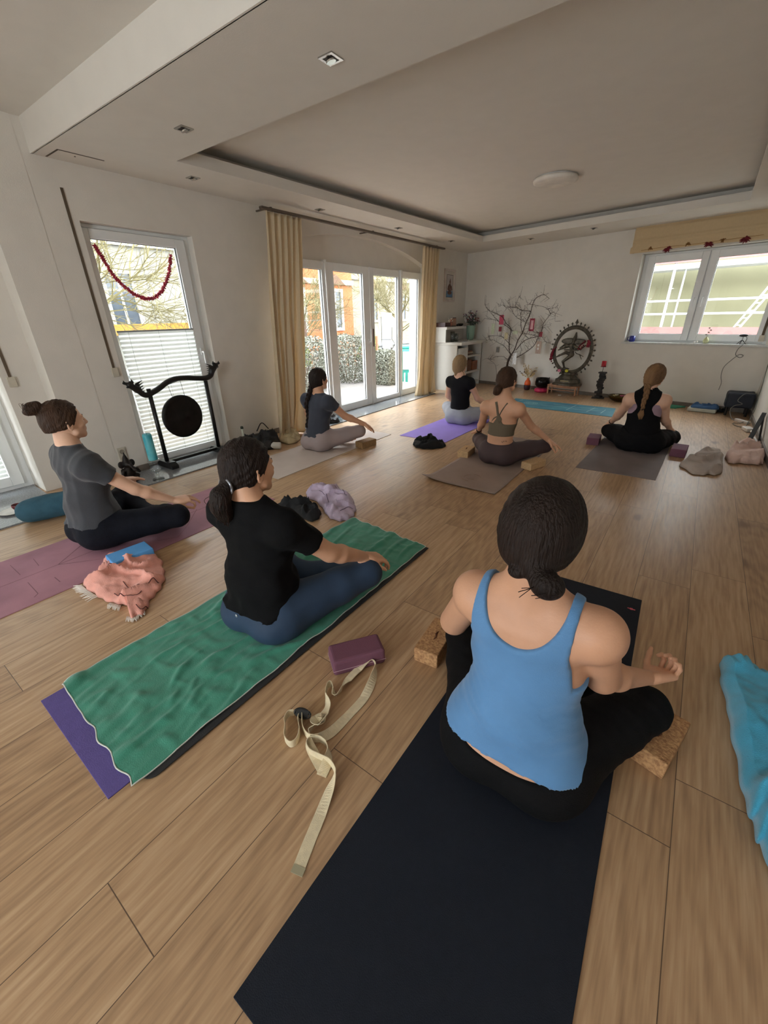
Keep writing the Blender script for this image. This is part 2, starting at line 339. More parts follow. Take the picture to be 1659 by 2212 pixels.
mk('hinge', slab(P, D, Nn, 5.90, 5.915, .95, 1.22, -.012, 0), mat('bronze', (110, 92, 74), .4, .6), d2)
struct('trim_6', J(slab(P, D, Nn, 4.815, 4.845, 0, 2.12, -.03, .07), slab(P, D, Nn, 5.832, 5.848, 0.01, 2.1, -.012, .06), slab(P, D, Nn, 6.71, 6.75, 0, 2.11, -.02, .07)), whitem, bevel=.003)
# altar window (window_3)
P = BW(0, 0, .12)[:2]; D = (BDx, BDy); Nn = (.2049, .9788)
w = thing('window_3', None, None, BW(1.0, .95, .15)); w['kind'] = 'structure'
mk('window_frame', J(pframe(P, D, Nn, .13, 1.98, .93, 2.2, (.06, .06, .05, .04), .03, .1), slab(P, D, Nn, .97, 1.05, .95, 2.19, .03, .1)), whitem, w, bevel=.004)
for u0, u1, hu in ((.19, 1.0, .955), (1.015, 1.92, 1.06)):
    s = mk('window_sash', pframe(P, D, Nn, u0, u1, .965, 2.17, (.10, .09, .095, .095), 0, .06), whitem, w, bevel=.006)
    mk('glass_pane', slab(P, D, Nn, u0+.09, u1-.08, 1.05, 2.085, .03, .034), glass, s)
    mk('seal', pframe(P, D, Nn, u0+.097, u1-.087, 1.057, 2.078, .006, .01, .03), seal, s)
    handle(P, D, Nn, hu, 1.56, .12, s)
mk('window_sill', slab(BW(0, 0, 0)[:2], D, Nn, .1, 2.02, .905, .935, -.035, .15), mat('pale_stone_sill', (205, 204, 200), .25, var=.06, vs_=40), w, bevel=.004)
# unseen window added on the garden side behind the camera, to brighten the foreground
w = thing('added_window_4', None, None, (-4.9, -1.6, 0)); w['kind'] = 'structure'
mk('window_frame', pframe((-4.87, 0), (0, 1), (-1, 0), -2.3, -.9, 0, 2.2, .08, 0, .08), whitem, w)
mk('glass_pane', slab((-4.9, 0), (0, 1), (-1, 0), -2.23, -.97, .07, 2.13, 0, .004), glass, w)

w = thing('added_window_5', None, None, (-1.25, -2.95, .25)); w['kind'] = 'structure'  # unseen rear wall window, added for fill light on the foreground
mk('window_frame', pframe((0, -2.9), (1, 0), (0, -1), -2.1, -.4, .25, 1.95, .07, 0, .08), whitem, w)
mk('glass_pane', slab((0, -2.94), (1, 0), (0, -1), -2.04, -.46, .31, 1.89, 0, .004), glass, w)
# ================================================================== OUTSIDE
om = lambda n, c, **k: mat(n, c, .85, **k)
struct('ground', prism([(-60, -30), (-4.76, -30), (-4.76, 9.6), (30, 2.5), (40, 60), (-60, 60)], -.65, -.45), om('street_paving', (96, 94, 90), vs_=3))
struct('trim_7', prism([(-8.2, 3.4), (-4.76, 3.4), (-4.76, 8.6), (-8.2, 8.6)], -.46, -.03), mat('terrace_slabs', (112, 106, 102), .7, vs_=8))
# hedge of small-leaved shrubs
def leafcloud(n, box_, size, seed, shape=None):
    rnd = random.Random(seed); v = []; f = []
    x0, x1, y0, y1, z0, z1 = box_
    while len(f) < n:
        p = Vector((rnd.uniform(x0, x1), rnd.uniform(y0, y1), rnd.uniform(z0, z1)))
        if shape and not shape(p, rnd): continue
        a = Vector((rnd.gauss(0, 1), rnd.gauss(0, 1), rnd.gauss(0, 1))).normalized()*size*rnd.uniform(.6, 1.3); b_ = a.orthogonal().normalized()*size*.45
        k = len(v); v += [tuple(p-a), tuple(p+b_), tuple(p+a), tuple(p-b_)]; f.append((k, k+1, k+2, k+3))
    return v, f
lf = mat('hedge_leaves', (130, 130, 116), .5, var=.5, vs_=30, rgb2=(84, 86, 72)); lg = mat('fresh_leaves', (112, 122, 50), .6, var=.4, vs_=20)
tw = mat('twig_brown', (82, 62, 48), .8)
for i, (x, y, hx, hy, hz) in enumerate(((-7.1, 6.6, .75, .8, .98), (-7.0, 8.2, .65, .6, .96), (-5.85, 8.15, .36, .32, .66))):
    y0_ = y; sh = thing('garden_shrub', ['clipped grey-green shrub outside the garden doors, nearest the left curtain', 'clipped grey-green shrub outside, behind the middle of the garden doors', 'small clipped grey-green shrub outside, behind the right door pane'][i], 'shrub', (x, y, -.45), 'clipped shrubs outside the garden doors')
    def inside(p, r, x=x, y=y, hx=hx, hy=hy, hz=hz):
        d = (abs((p.x-x)/hx)**3+abs((p.y-y)/hy)**3+abs((p.z-hz*.45)/(hz*.62))**3); return d < 1+.25*noise.noise(p*3) and d > .55
    mk('foliage', leafcloud(10000, (x-hx*1.1, x+hx*1.1, y-hy*1.1, y+hy*1.1, -.42, hz*1.12), .026, 11+i, inside), lf, sh)
    mk('branches', J(*[tube([(x, y, -.45), (x+math.cos(q)*hx*.4, y+math.sin(q)*hy*.4, hz*.4), (x+math.cos(q)*hx*.8, y+math.sin(q)*hy*.8, hz*.85)], (.02, .012, .004), 5) for q in [k*.9 for k in range(7)]]), tw, sh)
# bare garden trees
def branch(p, d, L, r, depth, rnd, out):
    pts = [p]; q = p.copy(); dd = d.copy(); n = 4
    for i in range(n):
        dd = (dd+Vector((rnd.gauss(0, .16), rnd.gauss(0, .16), rnd.gauss(.03, .12)))).normalized(); q = q+dd*L/n; pts.append(q.copy())
    out.append((pts, [r*(1-.5*i/n) for i in range(n+1)]))
    if depth:
        for i in range(1, n+1):
            for _ in range(2 if i > 1 else 1):
                a = rnd.uniform(.35, .95); ax = dd.orthogonal(); ax.rotate(Matrix.Rotation(rnd.uniform(0, 2*PI), 3, dd)); nd = dd.copy(); nd.rotate(Matrix.Rotation(a, 3, ax))
                branch(pts[i], nd, L*rnd.uniform(.5, .72), r*.55, depth-1, rnd, out)
for i, (x, y, h, lab) in enumerate(((-9.6, 3.0, 3.1, 'bare tree outside the gong window'), (-10.8, 16.2, 2.7, 'bare tree outside, seen through the right garden door pane'), (-12.6, 12.2, 2.2, 'bare tree outside, seen through the middle of the garden doors'))):
    t = thing('bare_tree', lab, 'tree', (x, y, -.12), 'bare trees outside'); rnd = random.Random(30+i); out = []
    out.append(([Vector((x, y, -.12)), Vector((x+.05, y, h*.35)), Vector((x, y+.05, h*.6))], [.11, .09, .075]))
    mk('trunk', tube(out[0][0], out[0][1], 8), tw, t); br = []
    for k in range(8):
        q = k*2*PI/8+rnd.random(); branch(Vector((x, y, h*(.28+.04*k))), Vector((math.cos(q), math.sin(q), .7)).normalized(), h*.62, .03, 3, rnd, br)
    mk('branches', J(*[tube(p_, r_, 3, False) for p_, r_ in br]), mat('pale_bark', (104, 96, 62), .8), t)
# houses across the street
def house(lab, P, D, Nn, u0, u1, h, col, trimc, wins, band=None, depth=1.4):
    b = thing('town_house', lab, 'building', (P[0]+D[0]*(u0+u1)/2, P[1]+D[1]*(u0+u1)/2, -.12), 'houses across the street')
    mk('wall', slab(P, D, Nn, u0, u1, -.12, h, 0, depth), om('facade_'+lab[:9].replace(' ', '_'), col, vs_=1), b)
    tm = om('trim_'+lab[:9].replace(' ', '_'), trimc)
    if band: mk('string_course', J(*[slab(P, D, Nn, u0, u1, z, z+.22, -.12, 0) for z in band]), tm, b)
    for (u, z, wd, hh, ped) in wins:
        fr = mk('window', J(pframe(P, D, Nn, u-wd/2-.12, u+wd/2+.12, z-.12, z+hh+.12, .14, -.08, .05), slab(P, D, Nn, u-.04, u+.04, z, z+hh, -.03, 0), slab(P, D, Nn, u-wd/2, u+wd/2, z+hh*.66, z+hh*.66+.07, -.03, 0)), tm, b)
        mk('pane', slab(P, D, Nn, u-wd/2, u+wd/2, z, z+hh, -.015, -.005), mat('house_pane', (58, 64, 72), .1), fr)
        if ped:
            q = [(u-wd*.8, z+hh+.3), (u+wd*.8, z+hh+.3), (u, z+hh+.75)]; vv = []
            for dd in (-.18, 0): vv += [(P[0]+D[0]*a+Nn[0]*dd, P[1]+D[1]*a+Nn[1]*dd, c) for a, c in q]
            mk('pediment', (vv, [(0, 1, 2), (3, 5, 4), (0, 3, 4, 1), (1, 4, 5, 2), (2, 5, 3, 0)]), mat('pediment_brown', (92, 66, 48), .8), fr)
    return b
HP, HD, HN = (-17, 0), (.07, .9975), (-.9975, .07)
grid = lambda us, zs, wd, hh, p=False: [(u, z, wd, hh, p) for u in us for z in zs]
house('white house with grey windows across the street, behind the gong window', HP, HD, HN, -14, 11.0, 10, (114, 111, 102), (142, 140, 134), grid((-10, -6.5, -3.2, .2, 2.6, 5.1, 7.6), (1.3, 4.6), .85, 1.6), (3.7,))
house('orange and red house with white trim across the street', HP, HD, HN, 11.2, 19.0, 10, (148, 82, 42), (160, 152, 146), grid((12.6, 15.2, 17.7), (.9, 3.7, 6.6), .8, 1.7, True), (2.9, 5.8))
house('pale yellow house with a gabled window across the street', (-19, 0), HD, HN, 19.1, 31, 11, (120, 113, 98), (150, 140, 124), grid((20.3, 23, 26, 29), (1.2, 4.2, 7.2), .9, 1.5, True), (3.4, 6.4))
house('cream house beyond the garden, seen through the right door pane', (-19, 0), HD, HN, 31.2, 46, 9, (122, 108, 78), (150, 140, 120), grid((33, 36, 39, 42), (1.2, 4.2), .9, 1.5), (3.3,))
# yellow shop fascia with white van
top(mk('shop_fascia', slab((-16.6, 0), HD, HN, 6.3, 9.9, 1.0, 1.34, 0, .2), mat('fascia_yellow', (150, 100, 10), .6)), 'yellow shop fascia across the street, seen above the pleated blind', 'sign')
v = thing('parked_van', 'white van parked across the street, seen low in the gong window', 'van', (-14.5, 3.0, -.12))
mk('body', slab((-14.3, 0), (0, 1), (-1, 0), 1.1, 4.6, .2, 1.45, 0, 1.8), mat('van_white', (200, 204, 208), .3), v, bevel=.18)
mk('windscreen', slab((-14.29, 0), (0, 1), (-1, 0), 3.2, 4.2, .85, 1.3, -.01, 0), mat('house_pane', (58, 64, 72), .1), v)
for y in (1.8, 4.0): mk('wheel', xf(lathe([(.06, -.1), (.32, -.1), (.34, 0), (.32, .1), (.06, .1)], (0, 0, 0), 20), (-14.35, y, .2), 0, 0, PI/2), seal, v)
# portable toilet
v = thing('portable_toilet', 'teal portable toilet outside the right garden door pane', 'toilet', (-6.3, 9.95, -.45))
teal = mat('toilet_teal', (28, 136, 122), .5); pw = mat('toilet_white', (205, 208, 208), .5)
TP, TD, TN = (-8.25, 10.65), (-.0, 1.0), (-1.0, .0)
TP, TD, TN = (-8.1, 10.9), (-.5, .866), (-.866, -.5)
TP, TD, TN = (-6.3, 9.95), (.845, .535), (-.535, .845)
mk('cabin', slab(TP, TD, TN, -.44, .38, -.45, .60, 0, .7), teal, v, bevel=.05)
mk('roof', slab(TP, TD, TN, -.39, .33, .59, .68, .05, .65), teal, v, bevel=.06)
mk('door_rib', J(*[slab(TP, TD, TN, u, u+.035, -.4, .0, -.02, 0) for u in (-.28, -.17, -.06, .05, .16, .25)]), pw, v)
mk('door_panel', slab(TP, TD, TN, -.2, .17, .08, .54, -.025, 0), pw, v, bevel=.03)
# garden fence and signboard
f_ = thing('garden_fence', 'low wooden garden fence outside, beyond the shrubs', 'fence', (-10, 9.5, -.12))
mk('rail', J(*[tube([(-10.6, 6, z), (-10.0, 13, z)], .03, 6) for z in (.2, .6)]), mat('fence_wood', (122, 84, 58), .8), f_)
mk('pickets', J(*[box(-10.62+.086*k*.35*2, -10.57+.086*k*.35*2, 6+.35*k, 6.07+.35*k, -.12, .78) for k in range(20)]), mat('fence_wood', (122, 84, 58), .8), f_)
b = thing('signboard', 'white signboard on posts outside the right garden door', 'sign', (-8.3, 11.4, -.45))
mk('board', slab((-8.42, 11.05), (.5, .866), (-.866, .5), .36, .70, .5, 1.5, 0, .03), pw, b)
mk('post', J(tube([(-8.28, 11.4, -.45), (-8.28, 11.4, 1.4)], .02), tube([(-8.12, 11.68, -.45), (-8.12, 11.68, 1.4)], .02)), seal, b)
mk('drawing', J(tube([(-8.05, 11.62, 1.1), (-8.06, 11.62, .75), (-8.0, 11.72, .6), (-8.07, 11.6, .42)], .012, 5), tube([(-8.25, 11.3, .75), (-8.08, 11.6, .74)], .01, 5)), seal, b)
for i, (x, y, h) in enumerate(((-11.3, 10.6, 1.25), (-11.0, 14.2, 1.35), (-12, 7.6, 1.0), (-11.8, 8.7, .9), (-12.4, 6.6, .9))):
    def ins(p, r, x=x, y=y, h=h): return math.hypot(p.x-x, p.y-y) < .45*(1.15-p.z/h)
    c_ = thing('conifer' if i < 2 else 'garden_bush', ['small pointed green conifer outside, left of the white signboard', 'pointed green conifer outside behind the portable toilet', 'yellow-green bush outside behind the left door leaf', 'yellow-green bush outside behind the right end of the left door leaf', 'yellow-green bush outside beside the orange house'][i], 'bush', (x, y, -.12))
    mk('foliage', leafcloud(2600, (x-.5, x+.5, y-.5, y+.5, -.1, h), .05, 50+i, ins), lg, c_); mk('stem', tube([(x, y, -.12), (x, y, h*.8)], (.03, .01), 5), tw, c_)
# neighbour wall and scaffold behind the altar window
NP = BW(0, 0, 3.2)[:2]; D = (BDx, BDy); Nn = (.2049, .9788)
struct('wall_neighbour', slab(NP, D, Nn, -3, 9, -.1, 3.0, 0, .3), om('olive_render', (112, 109, 84), vs_=1.2))
sc = thing('scaffold', 'white scaffold with red boards against the olive wall outside the altar window', 'scaffold', BW(1.6, -.1, 2.6)); sm_ = mat('scaffold_galvanised', (176, 178, 178), .4)
def SB(s, z, o): return BW(s, z, o)
g = [tube([SB(s, -.1, 2.5), SB(s, 2.75, 2.5)], .026, 8) for s in (-.08, 3.9)]; [mk('standard', q, sm_, sc) for q in g]
mk('back_standard', tube([SB(.06, -.1, 2.7), SB(.06, 2.12, 2.7)], .018, 8), sm_, sc)
mk('guard_rail', J(*[tube([SB(-1, z, 2.48), SB(5, z, 2.48)], .02, 8) for z in (1.33, 1.57)]), sm_, sc)
mk('ladder', J(*[tube([SB(1.10+d, 1.0, 2.5), SB(1.62+d, 2.1, 2.5)], .018, 6) for d in (0, .09)], *[tube([SB(1.10+.52*t, 1.0+1.1*t, 2.5), SB(1.19+.52*t, 1.0+1.1*t, 2.5)], .012, 5) for t in [i/9 for i in range(1, 9)]]), sm_, sc)
mk('deck_board', J(slab(SB(0, 0, 2.45)[:2], D, Nn, -1, 5, .85, 1.09, 0, .04), slab(SB(0, 0, 2.45)[:2], D, Nn, -1, 5, 2.23, 2.32, 0, .04)), mat('scaffold_red', (134, 92, 88), .6, vs_=2), sc)
mk('toe_board', slab(SB(0, 0, 2.45)[:2], D, Nn, -1, 5, 2.12, 2.21, 0, .6), sm_, sc)
# ================================================================== PEOPLE (smooth signed-distance bodies turned into meshes)
def v3(p): return np.array(p, float)
class Field:
    """smooth union of shapes sampled on a grid, then a surface-nets mesh"""
    def __init__(s, lo, hi, h, cap=.12):
        s.lo = v3(lo); s.h = h; s.n = np.maximum(4, np.ceil((v3(hi)-s.lo)/h).astype(int)+1)
        s.ax = [s.lo[i]+h*np.arange(s.n[i]) for i in range(3)]; s.d = np.full(tuple(s.n), cap, np.float32); s.cap = cap
    def _sub(s, lo, hi):
        a = [int(max(0, math.floor((lo[i]-s.lo[i])/s.h))) for i in range(3)]; b = [int(min(s.n[i], math.ceil((hi[i]-s.lo[i])/s.h)+1)) for i in range(3)]
        if any(b[i] <= a[i] for i in range(3)): return None
        X = s.ax[0][a[0]:b[0]][:, None, None]; Y = s.ax[1][a[1]:b[1]][None, :, None]; Z = s.ax[2][a[2]:b[2]][None, None, :]
        return (slice(a[0], b[0]), slice(a[1], b[1]), slice(a[2], b[2])), X, Y, Z
    def _merge(s, sl, q, k):
        o = s.d[sl]; q = np.minimum(q, s.cap).astype(np.float32)
        if k > 0: hh = np.maximum(k-np.abs(o-q), 0)/k; s.d[sl] = np.minimum(o, q)-hh*hh*k*.25
        else: s.d[sl] = np.minimum(o, q)
    def cone(s, a, b, ra, rb, k=.02, clip=None, off=0):
        a = v3(a); b = v3(b); ra += off; rb += off; m = max(ra, rb)+k+.02
        u = s._sub(np.minimum(a, b)-m, np.maximum(a, b)+m)
        if u is None: return
        sl, X, Y, Z = u; ab = b-a; L2 = max(1e-9, ab@ab); px, py, pz = X-a[0], Y-a[1], Z-a[2]
        t = np.clip((px*ab[0]+py*ab[1]+pz*ab[2])/L2, 0, 1)
        q = np.sqrt((px-ab[0]*t)**2+(py-ab[1]*t)**2+(pz-ab[2]*t)**2)-(ra+(rb-ra)*t)
        if clip is not None: q = np.maximum(q, ((px*ab[0]+py*ab[1]+pz*ab[2])/math.sqrt(L2)-clip*math.sqrt(L2)))
        s._merge(sl, q, k)
    def ell(s, c, r, k=.03, R=None, off=0):
        c = v3(c); r = v3(r)+off; m = max(r)+k+.02; u = s._sub(c-m, c+m)
        if u is None: return
        sl, X, Y, Z = u; px, py, pz = X-c[0], Y-c[1], Z-c[2]
        if R is not None:
            px, py, pz = (R[0][0]*px+R[1][0]*py+R[2][0]*pz), (R[0][1]*px+R[1][1]*py+R[2][1]*pz), (R[0][2]*px+R[1][2]*py+R[2][2]*pz)
        k0 = np.sqrt((px/r[0])**2+(py/r[1])**2+(pz/r[2])**2); k1 = np.sqrt((px/r[0]**2)**2+(py/r[1]**2)**2+(pz/r[2]**2)**2)
        s._merge(sl, k0*(k0-1)/np.maximum(k1, 1e-6), k)
    def cut(s, fn):
        X = s.ax[0][:, None, None]; Y = s.ax[1][None, :, None]; Z = s.ax[2][None, None, :]
        s.d = np.maximum(s.d, fn(X, Y, Z).astype(np.float32)+0*s.d)
    def add(s, fn):
        X = s.ax[0][:, None, None]; Y = s.ax[1][None, :, None]; Z = s.ax[2][None, None, :]
        s.d = s.d+fn(X, Y, Z).astype(np.float32)
    def sample(s, P):
        g = (np.asarray(P)-s.lo)/s.h; i = np.clip(g.astype(int), 0, s.n-2); return s.d[i[..., 0], i[..., 1], i[..., 2]]
    def mesh(s):
        d = s.d.copy(); d[0] = d[-1] = s.cap; d[:, 0] = d[:, -1] = s.cap; d[:, :, 0] = d[:, :, -1] = s.cap
        neg = d < 0; n = np.array(d.shape)-1
        cs = [(i, j, k) for i in (0, 1) for j in (0, 1) for k in (0, 1)]
        sub = lambda A, c: A[c[0]:c[0]+n[0], c[1]:c[1]+n[1], c[2]:c[2]+n[2]]
        cnt = sum(sub(neg, c).astype(np.int8) for c in cs); act = (cnt > 0) & (cnt < 8)
        idx = np.argwhere(act)
        if not len(idx): return np.zeros((0, 3)), []
        val = {c: d[idx[:, 0]+c[0], idx[:, 1]+c[1], idx[:, 2]+c[2]] for c in cs}
        acc = np.zeros((len(idx), 3)); w = np.zeros(len(idx))
        for c in cs:
            for ax in range(3):
                if c[ax]: continue
                e = list(c); e[ax] = 1; e = tuple(e); va, vb = val[c], val[e]; m = (va < 0) != (vb < 0)
                t = np.where(m, va/np.where(m, va-vb, 1), 0); p = np.array(c, float)[None, :].repeat(len(idx), 0); p[:, ax] = t
                acc += p*m[:, None]; w += m
        V = (idx+acc/w[:, None])*s.h+s.lo
        vid = np.full(tuple(n), -1, np.int64); vid[idx[:, 0], idx[:, 1], idx[:, 2]] = np.arange(len(idx)); F = []
        for ax in range(3):
            o = [x for x in range(3) if x != ax]; sh = [slice(1, -1)]*3; lo = [slice(1, d.shape[q]-1) for q in range(3)]; hi = list(lo)
            lo[ax] = slice(0, d.shape[ax]-1); hi[ax] = slice(1, d.shape[ax]); A = neg[tuple(lo)]; Bq = neg[tuple(hi)]
            e = np.argwhere(A != Bq)
            if not len(e): continue
            base = e.copy(); base[:, o[0]] += 1; base[:, o[1]] += 1
            def at(da, db): q = base.copy(); q[:, o[0]] -= da; q[:, o[1]] -= db; return vid[q[:, 0], q[:, 1], q[:, 2]]
            quad = np.stack([at(1, 1), at(0, 1), at(0, 0), at(1, 0)], 1); fl_ = A[e[:, 0], e[:, 1], e[:, 2]]
            if ax == 1: fl_ = ~fl_
            quad[~fl_] = quad[~fl_][:, ::-1]; F.append(quad)
        F = np.concatenate(F); F = F[(F >= 0).all(1)]
        return V, F
def smooth_verts(V, F, it=2, lam=.5):
    V = V.copy()
    e = np.concatenate([F[:, [0, 1]], F[:, [1, 2]], F[:, [2, 3]], F[:, [3, 0]]]); e = np.concatenate([e, e[:, ::-1]])
    for _ in range(it):
        S = np.zeros_like(V); cn = np.zeros(len(V)); np.add.at(S, e[:, 0], V[e[:, 1]]); np.add.at(cn, e[:, 0], 1); V += lam*(S/np.maximum(cn, 1)[:, None]-V)
    return V
def wrinkle(amp, f, seed, dirz=1.0, dirx=1.0):
    """folded-cloth ripple as a field offset"""
    r = np.random.RandomState(seed); W = [(r.normal(0, 1, 3)*f*np.array([dirx, 1, dirz]), r.uniform(0, 6.28), r.uniform(.5, 1)) for _ in range(5)]
    def fn(X, Y, Z):
        s = 0
        for w, ph, a in W: s = s+a*(np.abs(np.sin((w[0]*X+w[1]*Y+w[2]*Z+ph+1.3*np.sin(w[1]*Z*.7+w[2]*X*.6+ph))))-.6)
        return amp*s/2.2
    return fn
def mesh_obj(name, parts, m, parent, T, sm=1, label=None):
    VV = []; FF = []; b = 0
    for fld in parts:
        V, F = fld.mesh() if isinstance(fld, Field) else fld
        if not len(V): continue
        if sm: V = smooth_verts(V, F, sm)
        VV.append(V); FF.append(F+b); b += len(V)
    V = np.concatenate(VV); F = np.concatenate(FF); Vh = V@T[:3, :3].T+T[:3, 3]
    me = bpy.data.meshes.new(name); og = np.array(WL[parent.name])
    me.from_pydata((Vh-og).tolist(), [], F.tolist()); me.polygons.foreach_set('use_smooth', [True]*len(F)); me.update(); me.materials.append(m)
    o = bpy.data.objects.new(name, me); C.objects.link(o); o.parent = parent; WL[o.name] = WL[parent.name]
    if label: o['label'] = label
    return o

def hand(J_, side, fdir, nrm, pose, h=.0026, s=1.0):
    """hand as its own fine field; fdir fingers, nrm back of hand; thumb on the inner side. returns Field"""
    W = v3(J_[side+'W']); E_ = v3(J_[side+'E']); fd = v3(fdir); fd /= np.linalg.norm(fd); nr = v3(nrm); nr -= fd*(nr@fd); nr /= np.linalg.norm(nr)
    th = np.cross(fd, nr)                       # candidate thumb direction
    if side == 'L': th = -th
    th = -th if pose.get('flip') else th
    F = Field(W-.17*s, W+.2*s, h, cap=.03)
    ad = (W-E_)/np.linalg.norm(W-E_)
    F.cone(W-ad*.06, W+ad*.010, .0225*s, .0232*s, .01); 
    pal = W+fd*.012*s
    off = [.030, .010, -.010, -.029]; L = [(.041, .025, .019), (.045, .028, .020), (.041, .026, .019), (.032, .019, .017)]; rr = [.0092, .0094, .0088, .0078]
    kn = []
    for i, o in enumerate(off):
        k = pal+fd*(.078-.004*abs(i-1))*s+th*o*s+nr*(.004-.003*abs(i-1.3))*s; kn.append(k)
        F.cone(pal+th*o*.55*s, k, .0145*s, .0115*s, .014)
    F.ell(pal+fd*.038*s-nr*.004*s, (.034*s,)*3, .0) if False else None
    F.cone(pal+fd*.02*s+th*.022*s-nr*.006*s, pal+fd*.05*s+th*.03*s-nr*.008*s, .016*s, .012*s, .014)
    F.cone(pal+fd*.01*s-th*.02*s-nr*.006*s, pal+fd*.05*s-th*.024*s-nr*.006*s, .013*s, .010*s, .014)
    curl = pose['curl']; spread = pose.get('spread', .1)
    tips = []
    for i in range(4):
        p = kn[i]; a = 0; sp = spread*(1.2-i*.8)
        for j in range(3):
            a += curl[i]*(1.0 if j == 0 else 1.15)
            d = fd*math.cos(a)-nr*math.sin(a)+th*sp*math.cos(a)*(1 if j == 0 else .8); d /= np.linalg.norm(d)
            q = p+d*L[i][j]*s; F.cone(p, q, rr[i]*s*(1-.09*j), rr[i]*s*(.93-.09*j), .004); p = q
        tips.append(p)
    tb = pal+fd*.012*s+th*.026*s-nr*.006*s
    if pose.get('ring'):
        tgt = tips[0]-nr*.012*s*0+th*.004*s; m1 = tb+(th*.62+fd*.62-nr*.42)*.046*s; m2 = m1+((tgt-m1)*.55+th*.012*s*0)
        F.cone(tb, m1, .0135*s, .0105*s, .01); F.cone(m1, m2, .0102*s, .0094*s, .005); F.cone(m2, tgt, .0094*s, .0078*s, .005)
    else:
        t = pose.get('thumb', (.75, .6, -.2)); d = th*t[0]+fd*t[1]+nr*t[2]; d /= np.linalg.norm(d); m1 = tb+d*.045*s
        t2 = pose.get('thumb2', (.35, .9, -.1)); d2 = th*t2[0]+fd*t2[1]+nr*t2[2]; d2 /= np.linalg.norm(d2)
        m2 = m1+d2*.031*s; F.cone(tb, m1, .0135*s, .0105*s, .01); F.cone(m1, m2, .0102*s, .0092*s, .005); F.cone(m2, m2+d2*.020*s, .0092*s, .0074*s, .005)
    return F

REST = dict(curl=(.16, .2, .22, .25)); GYAN = dict(curl=(.55, .16, .12, .1), ring=True, spread=.16)
SOFT = dict(curl=(.34, .42, .46, .5), thumb=(.7, .7, -.3), thumb2=(.2, .9, -.3)); FIST = dict(curl=(.75, .85, .9, .9), thumb=(.8, .3, .5), thumb2=(.5, .3, .9))

